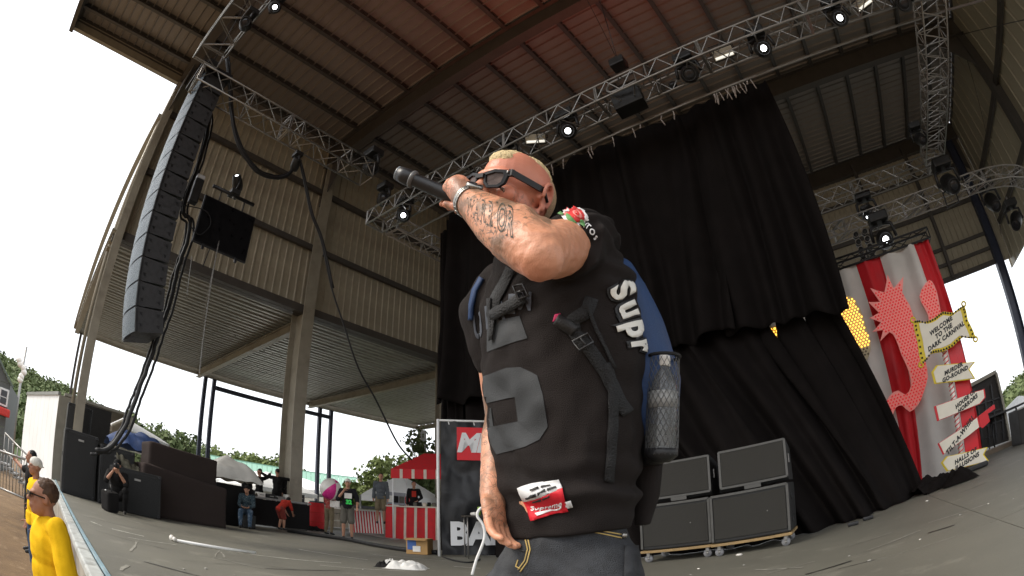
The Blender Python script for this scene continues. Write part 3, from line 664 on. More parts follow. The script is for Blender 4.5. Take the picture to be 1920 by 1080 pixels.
def person(label, loc, face, J={}, h=1.75, skin=None, shirt=None, shirt_len=.0, sleeve=.55, pants=None, short=False, hair=None, hat=None, hatcol=None, shoes=None, look=(0, -1, 0), glasses=False, vox=.013, girth=1.0, extra=None, group=None, longhair=False, hands=(.5, .5)):
    """face = direction the person faces (world angle of -Y local). Local: front is -Y, own left is +X"""
    skin = skin or SKIN
    t = thing('person', label, 'person', loc, face, group); s = h/1.75
    D = dict(pelvis=(0, 0, .95), chest=(0, 0, 1.28), neck=(0, .01, 1.46), head=(0, -.02, 1.63), shL=(.185, 0, 1.41), shR=(-.185, 0, 1.41), elL=(.235, .03, 1.12), elR=(-.235, .03, 1.12),
             wrL=(.24, -.06, .88), wrR=(-.24, -.06, .88), hiL=(.09, 0, .92), hiR=(-.09, 0, .92), knL=(.11, -.02, .5), knR=(-.11, -.02, .5), anL=(.12, .03, .09), anR=(-.12, .03, .09))
    D.update(J); D = {k: V(*v)*s for k, v in D.items()}
    T = frame_of(D['pelvis'], D['chest'], (D['shL']-D['shR']).cross(V(0, 0, 1))*-1 if False else (D['shL']-D['shR']).cross(D['chest']-D['pelvis']))
    # make sure front is the side away from the back
    def torso(mb, g):
        P, C, N = D['pelvis'], D['chest'], D['neck']; G = girth
        mb.ball(P, ((.155*G+g)*s, (.115*G+g)*s, (.13+g)*s), 16, 10, T); mb.ball(P.lerp(C, .5), ((.145*G+g)*s, (.11*G+g)*s, (.17+g)*s), 16, 10, T)
        mb.ball(C, ((.168*G+g)*s, (.118*G+g)*s, (.18+g)*s), 16, 10, T)
        for k in ('L', 'R'): mb.limb([C.lerp(N, .6), D['sh'+k]], [(.07+g)*s, (.062+g)*s], 12)
    def arm(mb, k, g, f=1.0):
        S, E, W = D['sh'+k], D['el'+k], D['wr'+k]
        if f >= 1: mb.limb([S, S.lerp(E, .5), E, E.lerp(W, .35), W], [(.056+g)*s, (.05+g)*s, (.041+g)*s, (.042+g)*s, (.027+g)*s], 12)
        elif f > .5: q = (f-.5)*2; mb.limb([S, E, E.lerp(W, q)], [(.058+g)*s, (.045+g)*s, (.042+g)*s], 12)
        else: mb.limb([S, S.lerp(E, f*2)], [(.06+g)*s, (.054+g*1.3)*s], 12)
    def leg(mb, k, g, f=1.0):
        S, E, W = D['hi'+k], D['kn'+k], D['an'+k]
        if f >= 1: mb.limb([S, S.lerp(E, .5), E, E.lerp(W, .35), W], [(.086+g)*s, (.075+g)*s, (.055+g)*s, (.055+g)*s, (.037+g)*s], 12)
        else: mb.limb([S, S.lerp(E, .5), S.lerp(E, f)], [(.088+g)*s, (.082+g*1.2)*s, (.075+g*1.6)*s], 12)
    b = MB(); torso(b, -.012)
    for k, th, cu in (('L', 1, hands[0]), ('R', -1, hands[1])):
        arm(b, k, 0); leg(b, k, 0)
        dd = D['wr'+k] - D['el'+k]; hand_geo(b, D['wr'+k], dd, V(-.7 if k == 'L' else .7, -.7, .2), s, cu, th)
    lk = V(*look).normalized(); N, Hc = D['neck'], D['head']
    z = (V(0, 0, 1) - lk*lk.z).normalized() if abs(lk.z) < .95 else V(0, 1, 0); x = z.cross(-lk).normalized(); HM = Matrix((x, -lk, z)).transposed()
    b.limb([D['chest'].lerp(N, .7), N, Hc - z*.05*s + HM @ V(0, .02, 0)*s], [.062*s, .055*s, .055*s], 12)
    def hp(x_, y_, z_): return Hc + (HM @ V(x_, y_, z_))*s
    b.ball(hp(0, .015, .03), (.078*s, .095*s, .09*s), 16, 12, HM); b.ball(hp(0, -.02, -.035), (.062*s, .07*s, .085*s), 16, 12, HM)
    b.ball(hp(0, -.055, -.09), (.03*s, .03*s, .025*s), 10, 8, HM); b.ball(hp(0, -.078, .022), (.05*s, .018*s, .014*s), 10, 8, HM)
    b.limb([hp(0, -.088, .012), hp(0, -.108, -.025)], [.010*s, .015*s], 8); b.ball(hp(0, -.088, -.058), (.025*s, .012*s, .008*s), 8, 6, HM); b.ball(hp(0, -.086, -.07), (.022*s, .012*s, .008*s), 8, 6, HM)
    for sx in (1, -1): b.ball(hp(.078*sx, .012, -.005), (.012*s, .02*s, .032*s), 8, 6, HM); b.ball(hp(.036*sx, -.062, -.02), (.024*s, .02*s, .022*s), 8, 6, HM)
    me = remeshed(b, vox*.8, 3, .4, 'body'); me.materials.clear(); me.materials.append(skin); link('body', me, t, True)
    DE = mat('eye_dark', (.03, .02, .018), .2, namt=0)
    for sx in (1, -1): MB().ball(hp(.031*sx, -.085, .008), (.012*s, .006*s, .006*s), 8, 6, HM).build('eye', DE, t, True)
    if shirt:
        c = MB(); torso(c, .012)
        for k in ('L', 'R'):
            if sleeve > 0: arm(c, k, .014, sleeve)
        if shirt_len: P = D['pelvis']; c.rings([[P + T @ V(math.cos(a)*(.16*girth+.015), math.sin(a)*(.12*girth+.015), zz)*s for a in [2*PI*i/20 for i in range(20)]] for zz in (.08, -shirt_len)])
        me = folds(remeshed(c, vox, 3, .5, 'shirt'), .011); me.materials.append(shirt); link('shirt', me, t, True)
    if pants:
        c = MB(); P = D['pelvis']; c.ball(P - V(0, 0, .03)*s, (.16*girth*s, .122*girth*s, .12*s), 16, 10, T)
        for k in ('L', 'R'): leg(c, k, .016, .93 if short else 1.0)
        me = folds(remeshed(c, vox, 2, .5, 'trousers'), .010); me.materials.append(pants); link('shorts' if short else 'trousers', me, t, True)
    for k in ('L', 'R'):
        A = D['an'+k]; K = D['kn'+k]; dn = (A-K).normalized(); f = V(0, -1, 0); f = (f - dn*f.dot(dn)).normalized()
        c = MB(); c.limb([A + dn*.035*s - f*.03*s, A + dn*.045*s + f*.09*s, A + dn*.05*s + f*.15*s], [.042*s, .04*s, .033*s], 12)
        me = remeshed(c, vox, 1, .5, 'shoe'); me.materials.append(shoes or BLACKP); link('shoe', me, t, True)
    if hair:
        c = MB(); c.ball(hp(0, .028, .045), (.083*s, .094*s, .086*s), 16, 12, HM)
        if longhair: c.limb([hp(0, .07, .02), hp(0, .09, -.1)], [.07*s, .05*s], 12)
        me = remeshed(c, vox*.7, 1, .5, 'hair')
        NV = [v.normal.copy() for v in me.vertices]
        for v, n_v in zip(me.vertices, NV): v.co += n_v*(.006*noise.noise(v.co*45) + .004*noise.noise(v.co*110))
        me.materials.append(hair); link('hair', me, t, True)
    if hat:
        c = MB(); c.ball(hp(0, .015, .055), (.09*s, .108*s, .082*s), 16, 12, HM)
        if hat == 'cap': c.slab([hp(x_*.075, y_, .05 - abs(x_)*.012) for x_, y_ in ((-1, -.06), (-.8, -.14), (-.3, -.175), (.3, -.175), (.8, -.14), (1, -.06))], HM @ V(0, 0, 1), .012*s)
        if hat == 'backcap': c.slab([hp(x_*.07, y_, .03 - abs(x_)*.012) for x_, y_ in ((-1, .07), (-.8, .13), (0, .16), (.8, .13), (1, .07))], HM @ V(0, 0, 1), .012*s)
        me = remeshed(c, .009, 2, .5, 'cap'); me.materials.append(hatcol); link('cap', me, t, True)
    if glasses:
        g = MB(); gl = []
        for sx in (1, -1): g.bbox(hp(.034*sx, -.106, .004), (.058*s, .008, .034*s), .007, M=HM); g.beam(hp(.062*sx, -.104, .012), hp(.084*sx, .0, .008), .004, .009)
        g.beam(hp(-.01, -.108, .01), hp(.01, -.108, .01), .006, .006); g.build('sunglasses', mat('black_gloss', (.01, .01, .01), .12, namt=0), t, True)
    t['frame'] = 0; del t['frame']
    return t, hp, D
def facing(v): v = V(*v); return math.atan2(v.x, -v.y)      # rotation that turns local -Y to v
def fabric(name, col, **k): return mat(name, col, .9, nscale=9, namt=.14, bump=.3, bscale=120, spec=.2, **k)
YEL = mat('yellow_cotton', (.80, .47, .012), .9, nscale=4, namt=.10, bump=.08, bscale=90, spec=.15); DENIM = fabric('denim', (.055, .085, .14)); BLK = fabric('black_cotton', (.015, .014, .014)); KHAKI = fabric('khaki_cotton', (.20, .16, .10))
GRY = fabric('grey_shorts', (.13, .12, .10)); HBR = mat('brown_hair', (.07, .035, .018), .7, nscale=60, namt=.4); HBK = mat('black_hair', (.012, .01, .01), .6, nscale=60, namt=.3); WCAP = fabric('white_cap_cloth', (.7, .68, .62)); RCAP = fabric('red_cap_cloth', (.30, .02, .03)); WSOCK = mat('white_shoes', (.6, .6, .58), .6)
PLAID = fabric('plaid_cloth', (.10, .11, .12))
# the two guards in the pit
r = ray(92, 937); k = 3.45/math.hypot(r.x, r.y); hp_ = EYE + r*k
person('security guard in yellow tee and dark sunglasses nearest in the pit', (hp_.x+.0, .0 + hp_.y, hp_.z-1.60), facing((.30, -.95, 0)), dict(shL=(.195, 0, 1.45), shR=(-.195, 0, 1.45), neck=(0, 0, 1.49), chest=(0, 0, 1.31), elL=(.30, .03, 1.15), wrL=(.30, -.12, .93), elR=(-.30, .03, 1.15), head=(0, -.05, 1.60)), skin=SKIN_D, shirt=YEL, sleeve=.46, pants=DENIM, hair=HBR, look=(-.1, -1, .02), glasses=True, vox=.010, girth=1.12, shirt_len=.08)
r = ray(68, 876); k = 7.3/math.hypot(r.x, r.y); hp_ = EYE + r*k
gt, ghp, gD = person('security guard in sleeveless yellow shirt and white cap further along the pit', (hp_.x, hp_.y, hp_.z-1.63), facing((.25, -.95, 0)), dict(elL=(.25, .0, 1.13)), skin=SKIN_D, shirt=YEL, sleeve=0, pants=DENIM, hat='backcap', hatcol=WCAP, look=(.2, -1, .02), vox=.013, girth=1.05, shirt_len=.08)
r = ray(60, 858); k = 9.5/math.hypot(r.x, r.y); hp_ = EYE + r*k
person('person in black raising one arm behind the guard in the white cap', (hp_.x, hp_.y, hp_.z-1.63), facing((.2, -1, 0)), dict(elR=(-.42, -.1, 1.38), wrR=(-.62, -.2, 1.45)), skin=SKIN_D, shirt=BLK, sleeve=.4, pants=BLK, hair=HBK, vox=.015)
r = ray(20, 905); k = 9.5/math.hypot(r.x, r.y)
# crouching photographer
p = onz(212, 958)
pt, php, pD = person('photographer in black crouching with a camera beside the stacked speakers', (p.x-.1, p.y+.1, 0), facing((.96, -.28, 0)),
    dict(pelvis=(0, .12, .36), chest=(0, -.05, .66), neck=(0, -.14, .84), head=(0, -.22, .98), shL=(.19, -.12, .80), shR=(-.19, -.12, .80), elL=(.24, -.30, .62), elR=(-.22, -.32, .62), wrL=(.07, -.44, .84), wrR=(-.06, -.42, .84),
         hiL=(.1, .1, .34), hiR=(-.1, .1, .34), knL=(.24, -.32, .50), knR=(-.14, -.25, .13), anL=(.22, -.18, .09), anR=(-.14, .20, .09)), shirt=BLK, sleeve=.5, pants=BLK, hat='backcap', hatcol=BLK, look=(0, -1, .12), hands=(1, 1), vox=.012, hair=HBK)
cm = thing('camera', 'black photo camera with a thick lens held at the eye of the crouching photographer', 'camera', pt.location); cm.rotation_euler = pt.rotation_euler
MB().bbox((0, -.40, .96), (.15, .07, .10), .012).build('camera_body', BLACKP, cm, True); MB().tube([(0, -.43, .955), (0, -.55, .965)], .042, 14).build('lens', BLACKM, cm, True); MB().bbox((0, -.4, 1.02), (.06, .05, .04), .01).build('viewfinder', BLACKM, cm, True)
MB().bbox((.02, -.10, .66), (.1, .02, .02), .004).build('strap', WCAP, cm, True)
bgp = thing('camera_bag', 'black camera bag standing on the floor beside the crouching photographer', 'bag', (p.x+.5, p.y-.15, 0)); MB().bbox((0, 0, .22), (.34, .3, .42), .06, rot=(.1, .1, .4)).build('body', BLK, bgp, True); MB().tube([(-.1, 0, .42), (0, 0, .55), (.1, .02, .42)], .015, 6).build('handle', BLACKP, bgp, True); MB().ball((.1, -.12, .42), .02, 8, 6).build('buckle', WHITEP, bgp, True)
# seated person in jeans beside the mats
p = onz(452, 990); SPL = fabric('speckled_blue_cloth', (.035, .06, .075), dirt=(.3, .35, .35), dirt_amt=.8, dscale=30)
person('person in speckled dark top and streaked jeans sitting beside the covered mats', (p.x-.3, p.y+.3, 0), facing((.85, -.5, 0)),
    dict(pelvis=(0, .15, .5), chest=(0, .08, .82), neck=(0, .03, 1.0), head=(0, -.05, 1.14), shL=(.18, .06, .95), shR=(-.18, .06, .95), elL=(.22, -.06, .68), elR=(-.22, -.06, .68), wrL=(.1, -.25, .62), wrR=(-.1, -.25, .62),
         hiL=(.09, .12, .48), hiR=(-.09, .12, .48), knL=(.14, -.3, .5), knR=(-.14, -.3, .5), anL=(.14, -.3, .09), anR=(-.14, -.28, .09)), shirt=SPL, sleeve=.95, pants=fabric('streaked_denim', (.07, .12, .19), dirt=(.35, .4, .45), dirt_amt=.8, dscale=14), hair=HBK, hat='cap', hatcol=BLK, vox=.013)
st = thing('stool', 'low dark box stool under the seated person in jeans', 'stool', (p.x-.42, p.y+.37, 0)); MB().bbox((0, 0, .2), (.4, .4, .38), .02).build('box', BLACKP, st, True)
# dancers in front of the far tents
for (px, py, lab, j, f) in ((520, 966, 'person in black with arms spread wide, right of the other at the gear table', dict(elL=(.42, 0, 1.42), wrL=(.62, -.05, 1.52), elR=(-.42, 0, 1.42), wrR=(-.66, -.05, 1.40)), .2),
                      (487, 962, 'person in black with both arms lifted sideways behind the white tarp', dict(elL=(.44, 0, 1.40), wrL=(.66, -.05, 1.44), elR=(-.40, 0, 1.48), wrR=(-.58, -.05, 1.66)), .6),
                      (461, 962, 'person in black half hidden behind the peak of the white tarp', dict(elL=(.40, 0, 1.35), wrL=(.60, -.1, 1.35)), .4)):
    q = onz(px, 988); 
    r = ray(px, 885); k = 19.0/math.hypot(r.x, r.y); q = EYE + r*k
    person(lab, (q.x, q.y, q.z-1.63), facing((-.9, .3, 0)) + f, j, shirt=BLK, sleeve=.9, pants=BLK, hair=HBK, vox=.02, skin=SKIN_D)
r = ray(541, 890); q = EYE + r*(19.5/math.hypot(r.x, r.y)); person('person in dark clothes at the left edge of the main column', (q.x, q.y, q.z-1.6), facing((1, -.2, 0)), {}, shirt=BLK, sleeve=.9, pants=BLK, hair=HBK, vox=.02, skin=SKIN_D)
p = onz(523, 990); REDC = fabric('red_cloth', (.50, .045, .03))
person('person in red shirt bending forward left of the main column', (p.x+1.2, p.y-.5, 0), facing((-.3, .9, 0)),
    dict(pelvis=(0, .12, .78), chest=(0, -.12, .98), neck=(0, -.25, 1.08), head=(0, -.36, 1.12), shL=(.17, -.2, 1.06), shR=(-.17, -.2, 1.06), elL=(.2, -.3, .8), elR=(-.2, -.3, .8), wrL=(.15, -.42, .62), wrR=(-.15, -.42, .62), hiL=(.09, .12, .78), hiR=(-.09, .12, .78), knL=(.1, -.05, .45), knR=(-.1, .0, .45)), h=1.6, shirt=REDC, pants=fabric('dark_red', (.25, .05, .04)), short=True, hair=HBK, vox=.016)
# people right of the column
p = onz(617, 1003)
person('person in red cap carrying a big beach ball right of the main column', (p.x-.3, p.y+.2, 0), facing((-.35, .94, 0)), dict(elL=(.26, -.12, 1.14), wrL=(.14, -.34, 1.2), elR=(-.26, -.12, 1.14), wrR=(-.14, -.34, 1.2)), h=1.72, shirt=fabric('red_check', (.35, .06, .05), dirt=(.5, .45, .4), dirt_amt=.6, dscale=20), pants=KHAKI, hat='cap', hatcol=RCAP, vox=.014, skin=SKIN_D)
bc = onx(620, 917, p.x + .35); t = thing('beach_ball', 'big white and pink beach ball carried by the person in the red cap', 'ball', bc)
PINK = mat('pink_vinyl', (.75, .04, .28), .3, namt=.05); WV = mat('white_vinyl', (.78, .74, .68), .3, namt=.05)
for k in range(6):
    R = []
    for i in range(13):
        a = PI*i/12; R.append([V(.36*math.sin(a)*math.cos(b), .36*math.sin(a)*math.sin(b), .36*math.cos(a)) for b in [2*PI*(k + j/6)/6 for j in range(7)]])
    mb = MB(); mb.rings(R, cap=False, closed=False); o = mb.build('panel', PINK if k in (1, 4) else WV, t, True); o.rotation_euler = (.9, .5, 1.2)
tag(MB().bbox((bc.x+.1, bc.y+.1, bc.z-.48), (.5, .06, .22), .02).build('paper_bag', WV), 'small white carton held just under the beach ball', 'carton')
p = onz(652, 1011); TEE = fabric('black_tee', (.018, .018, .02))
ct_, chp, cD = person('man in pale cap and grey shorts, hand at his mouth, green printed tee', (p.x, p.y, 0), facing((.8, -.6, 0)), dict(elR=(-.27, -.08, 1.16), wrR=(-.1, -.2, 1.40), elL=(.28, .0, 1.13), wrL=(.27, -.14, .92)), h=1.82, shirt=TEE, sleeve=.5, pants=GRY, short=True, hat='cap', hatcol=WCAP, vox=.013, hands=(.5, 1.2), shirt_len=.05)
GRN = mat('green_print', (.05, .75, .12), .6, namt=.05)
mb = MB(); mb.bbox((.02, -.135, 1.31), (.22, .02, .16), .008); mb.build('white_print', WV, ct_, True)
text_on('32', (.04, -.152, 1.12), (1, 0, 0), (0, 0, 1), .17, .012, ext=.004).build('green_print', GRN, ct_, True)
r = ray(714, 897); q = EYE + r*(18.3/math.hypot(r.x, r.y))
person('man in an open plaid shirt and shorts standing left of the striped stall', (q.x, q.y, q.z-1.6), facing((.75, -.65, 0)), {}, h=1.78, shirt=PLAID, sleeve=.95, pants=KHAKI, short=True, hair=HBK, vox=.014, shirt_len=.1)
r = ray(776, 910); q = EYE + r*(19.3/math.hypot(r.x, r.y))
st_, shp, sD = person('man in black jacket and red printed tee behind the striped stall counter', (q.x, q.y, q.z-1.6), facing((.75, -.65, 0)), dict(elL=(.27, -.02, 1.14), wrL=(.12, -.2, 1.02)), h=1.75, shirt=BLK, sleeve=.95, pants=BLK, hair=HBK, vox=.014)
MB().bbox((.0, -.135, 1.27), (.16, .02, .22), .01).build('red_print', REDC, st_, True)
r = ray(835, 905)

# ------------------------------------------------------------------ gear at the left of the stage
FOAM = mat('brown_quilted_cover', (.040, .030, .027), .85, nscale=2, namt=.12, bump=.2, bscale=70, spec=.15)
def covered(label, a, b, depth, h, lean=0, taper=0, seams=(.35, .8)):
    a, b = V(*a), V(*b); d = (b-a).normalized(); n = V(-d.y, d.x, 0)
    if n.dot(V(1, -1, 0)) > 0: n = -n
    L = (b-a).length; t = thing('covered_stack', label, 'covered gear', (a+b)/2)
    bm = bmesh.new(); nx, ny, nz = 26, 8, 14
    mb = MB(); R = []
    per = []
    rc = .09
    def rr(s, w, dd):                       # rounded rectangle in plan
        pts = []
        for cx_, cy_, a0 in ((w/2-rc, -dd/2+rc, -90), (w/2-rc, dd/2-rc, 0), (-w/2+rc, dd/2-rc, 90), (-w/2+rc, -dd/2+rc, 180)):
            for k in range(7): an = math.radians(a0+15*k); pts.append((cx_+rc*math.cos(an), cy_+rc*math.sin(an)))
        out = []
        for i in range(len(pts)):
            p, q = pts[i], pts[(i+1) % len(pts)]; m = 8 if math.dist(p, q) > .3 else 1
            for j in range(m): out.append((p[0]+(q[0]-p[0])*j/m, p[1]+(q[1]-p[1])*j/m))
        return out
    base = rr(0, L, depth)
    for i in range(nz+4):
        f = min(1, i/nz); z = h*f; inset = 0
        if i > nz: inset = [.03, .09, .3][i-nz-1]; z = h + [.02, .035, .045][i-nz-1]
        ring = []
        for (x, y) in base:
            hh = z*(1 - taper*(x/L+.5)*(1 if f > 0 else 0))
            k = 1 - inset/(L/2); k2 = 1 - inset/(depth/2)
            w = .022*noise.noise(V(x*2.2, y*2.2, z*2.5+L)) + .012*noise.noise(V(x*7, y*7, z*6))
            for sm_ in seams: w -= .02*math.exp(-((f-sm_)/.02)**2)
            nn = V(x, y, 0).normalized() * w
            ring.append((a+b)/2 + n*(depth/2) + d*(x*k+nn.x) + n*(y*k2+nn.y) + V(0, 0, hh) + n*lean*f)
        R.append(ring)
    mb.rings(R); mb.build('cover', FOAM, t); return t
A, B, C = onz(262, 957), onz(328, 977), onz(430, 991)
F0, F1 = onx(266, 950, -12.5), onx(428, 985, -12.5); T0 = onx(268, 868, -12.5).z; U0, U1 = onx(276, 870, -12.9), onx(406, 900, -12.9); U2 = onx(276, 829, -12.9).z
covered('wide brown quilted cover draped over the lower row of stacked mats', V(-12.5, F0.y, 0), V(-12.6, F1.y, 0), 1.3, T0, taper=.17, seams=(.2,))
uc = covered('smaller brown quilted cover on top of the wide covered stack', V(-12.75, U0.y, 0), V(-12.85, U1.y, 0), .95, U2 - T0 + .35, taper=.10, seams=(.45,))
uc.location.z += T0 - .33
# pale tarp peaked over gear behind
TARP = mat('pale_tarp', (.62, .60, .55), .8, nscale=4, namt=.08, bump=.3, bscale=20)
c = onx(438, 900, -14.6); mb = MB()
def tarp(u, v):
    x, y = (u-.5)*2, (v-.5)*2; r = max(abs(x), abs(y)); z = 1.0 - .62*r - .5*max(0, r-.75)*2.2
    return V(-15.2 + x*1.0, c.y + y*.85, 1.28 + z*.85 + .07*noise.noise(V(x*3, y*3, 1)))
mb.grid(tarp, 24, 24); o = mb.build('tarp', TARP); tag(o, 'pale peaked tarp thrown over gear right of the brown covered stacks', 'tarp')
t = thing('covered_case', 'dark round topped case under the pale tarp', 'case', (-14.9, c.y, 0)); MB().bbox((-15.2, c.y, .6), (1.6, 1.3, 1.25), .15).build('body', BLK, t)
# table with gear behind
tc_ = onx(505, 935, -16.8); t = thing('gear_table', 'folding table with mixing gear among the people left of the main column', 'table', (tc_.x, tc_.y, 0))
MB().bbox((tc_.x, tc_.y, 1.0), (1.0, 2.9, .06), .01).build('table_top', mat('grey_table', (.35, .35, .34), .6), t)
for sx in (-.4, .4):
    for sy in (-1.3, 1.3): MB().tube([(tc_.x+sx, tc_.y+sy, 0), (tc_.x+sx, tc_.y+sy, 1)], .02, 6).build('leg', BLACKM, t)
MB().box((tc_.x+.46, tc_.y, .5), (.03, 2.8, .9)).build('skirt', BLK, t)
for k in range(7):
    y = tc_.y - 1.2 + k*.4; hh = random.uniform(.1, .32); o = thing('equipment_case', ['small pale case', 'black mixer case', 'white box', 'black amplifier case', 'grey tray', 'white jug', 'black flight case'][k] + ' standing on the gear table', 'case', (tc_.x, y, 1.03))
    MB().bbox((0, 0, hh/2+.0), (.4, .3, hh), .02).build('body', [WHITEP, BLACKP, WV, BLACKP, ALU, WV, BLACKP][k], o, True); MB().bbox((.205, 0, hh/2), (.01, .16, .03), .004).build('handle', ALU, o, True)
# black cabinets by the front column
def cabinet(label, c, size, rz=0, m=None, cat='speaker cabinet', nm='speaker_cabinet', group=None):
    t = thing(nm, label, cat, c, rz, group); w, d, h = size
    MB().bbox((0, 0, h/2), (w, d, h), .025).build('cabinet', m or BLACKP, t, True)
    MB().bbox((w/2+.006, 0, h/2), (.02, d-.12, h-.12), .008).build('grille', mat('black_grille', (.022, .022, .022), .6, nscale=90, namt=.5, bump=.6, bscale=400), t, True)
    for z in (.05, h-.05):
        for y in (-d/2+.05, d/2-.05): MB().bbox((w/2, y, z), (.07, .08, .08), .02).build('corner_cap', BLACKM, t, True)
    MB().bbox((w/2+.018, 0, h-.2), (.012, .16, .05), .005).build('badge', ALU, t, True)
    for s_ in (-1, 1): MB().bbox((0, s_*(d/2+.004), h*.6), (.2, .02, .1), .008).build('handle', BLACKM, t, True)
    return t
cabinet('tall black speaker cabinet with a small silver badge beside the front column', (-13.6, 1.0, 0), (.9, .95, 1.55))
cabinet('black cabinet right of the tall one, cable looped on its side', (-13.4, 2.0, 0), (.9, .95, 1.42))
cabinet('low black cabinet behind the crouching photographer', (-12.2, 2.35, 0), (.8, 1.2, .98))
cabinet('tall narrow black rack standing behind the front column', (-17.6, 1.15, 0), (.8, .9, 2.6), cat='rack', nm='equipment_rack')
# open-ended trailer box behind the column
tr = thing('truck_box', 'dark open truck box parked behind the front column', 'truck box', (-24, 2.6, 0)); PB = mat('pale_box_wall', (.30, .28, .23), .6, nscale=3, namt=.15)
q0, q1 = onx(160, 755, -22), onx(212, 775, -22)
zq = q0.z; MB().box((-22.0, q0.y + .55, zq/2+.3), (.1, q1.y-q0.y+.1, zq-.7)).build('shade_sheet', mat('inside_shade', (.02, .018, .016), .8), tr)  # dark sheet across the opening stands in for the shade inside
MB().box((-25.5, q1.y+.85, zq/2+.35), (7.0, .1, zq-.6)).build('side_wall', PB, tr); MB().box((-25.5, q0.y+.5, zq+.06), (7.2, 3.0, .1)).build('roof', PB, tr)
for y in (q0.y-.45, q1.y+.85): MB().box((-21.95, y, zq/2+.35), (.14, .14, zq-.7)).build('door_post', PB, tr)
MB().bbox((-25.5, q0.y+.6, .4), (7, 2.6, .3), .03).build('chassis', BLACKM, tr)
for x in (-27.5, -26.2): MB().tube([(x, q0.y-.5, .45), (x, q0.y-.2, .45)], .45, 16).build('wheel', CABLE, tr)
# heap of hoses / camo tarp on cabinets
CAMO = mat('camouflage_tarp', (.13, .12, .085), .85, nscale=9, namt=.5, dirt=(.03, .028, .02), dirt_amt=.95, dscale=5)
c = onx(222, 845, -13.2); mb = MB(); mb.grid(lambda u, v: V(-13.75 + u*1.0, 1.95 + v*1.1, 1.36 - .42*v + .16*abs(noise.noise(V(u*4, v*5, 3))) + .08*noise.noise(V(u*11, v*12, 5)) - (abs(u-.5)**3)*2.2), 30, 36)
tag(mb.build('camouflage_net', CAMO), 'rumpled camouflage tarp heaped over the cabinets by the photographer', 'tarp')
BLT = mat('blue_tarp', (.03, .06, .16), .6, nscale=6, namt=.3)
mb = MB(); mb.grid(lambda u, v: V(-15.5 + u*1.4, 1.9 + v*2.1, 1.75 + .35*math.sin(PI*u)*math.sin(PI*v) + .15*noise.noise(V(u*6, v*6, 8)) - .6*abs(u-.5)**2), 24, 24); tag(mb.build('blue_tarp', BLT), 'crumpled dark blue tarp behind the camouflage one', 'tarp')
WTNT = mat('white_tent_canvas', (.80, .80, .78), .7, nscale=2, namt=.05)
def tent(label, c, w, h, eave, rz=0, m=WTNT, group='white tents in the yard'):
    t = thing('tent', label, 'tent', c, rz, group)
    mb = MB(); n = 8
    R = [[V(sx*w/2*k, sy*w/2*k, eave + (h-eave)*(1-k)**1.25) for k in (1,)] for sx, sy in ()]
    rings_ = []
    for k in (1, .85, .6, .35, .15, .02):
        z = eave + (h-eave)*(1-k)**.85; rings_.append([V(x*w/2*k, y*w/2*k, z) for x, y in ((-1, -1), (0, -1), (1, -1), (1, 0), (1, 1), (0, 1), (-1, 1), (-1, 0))])
    mb.rings(rings_, cap=False, smooth=False); mb.build('roof', m, t, True)
    for i, (x, y, X, Y) in enumerate(((-1, -1, 1, -1), (1, -1, 1, 1), (1, 1, -1, 1), (-1, 1, -1, -1))):
        MB().beam((x*w/2, y*w/2, eave-.12), (X*w/2, Y*w/2, eave-.12), .02, .26).build('valance', m, t, True)
        MB().tube([(x*w/2, y*w/2, 0), (x*w/2, y*w/2, eave)], .04, 6).build('pole', ALU, t, True)
    return t
for (px, py, d, w, h, lab) in ((232, 815, 30, 4.0, 4.5, 'white tent roof seen above the camouflage tarp'), (274, 832, 34, 2.6, 4.1, 'small white tent top left of the brown covered stack'), (560, 900, 45, 8, 3.6, 'wide white tent beyond the main column'), (500, 905, 36, 5.0, 3.1, 'white tent behind the people with raised arms'), (480, 900, 42, 5.0, 3.4, 'white tent partly hidden by the tarp peak')):
    r = ray(px, py); k = d/math.hypot(r.x, r.y); q = EYE + r*k; tent(lab, (q.x, q.y, 0), w, max(q.z+.4, h*.9) if py < 870 else h, (max(q.z+.4, h)-1.3) if py < 870 else h-1.2, random.random())
# green roofed hall
gh = thing('green_roof_hall', 'long low hall with a green metal roof beyond the yard', 'building', (-60, 45, 0)); GR = mat('green_metal_roof', (.24, .42, .32), .5, nscale=.3, namt=.08); CRM = mat('cream_siding', (.5, .46, .38), .7)
def polar(px, py, d): r = ray(px, py); return EYE + r*(d/math.hypot(r.x, r.y))
a, b = polar(395, 855, 62), polar(668, 897, 70); a2, b2 = polar(395, 905, 56), polar(668, 927, 64)
n_ = 30
for k in range(n_):
    p, q, r_, s_ = a.lerp(b, k/n_), a.lerp(b, (k+.94)/n_), a2.lerp(b2, (k+.94)/n_), a2.lerp(b2, k/n_); MB().slab([p, q, r_, s_], (0, 0, 1), .12).build('roof_panel', GR, gh)
MB().slab([V(a2.x, a2.y, -.5)*1, V(b2.x, b2.y, -.5), V(b2.x, b2.y, b2.z), V(a2.x, a2.y, a2.z)], (-.8, .5, 0), .3).build('wall', CRM, gh)
MB().slab([V(b2.x, b2.y, -.5), V(b.x, b.y, -.5), V(b.x, b.y, b.z), V(b2.x, b2.y, b2.z)], (-.5, -.8, 0), .3).build('wall', CRM, gh)
MB().beam(a, b, .3, .3).build('ridge_cap', GR, gh)
for k in range(9):
    p = V(a2.x, a2.y, 1.2).lerp(V(b2.x, b2.y, 1.2), (k+.5)/9) + V(.4, -.25, 0); MB().beam(p + V(-.6, -.8, 0)*.5, p + V(.6, .8, 0)*.5, .1, 1.0).build('window', GLASS, gh)
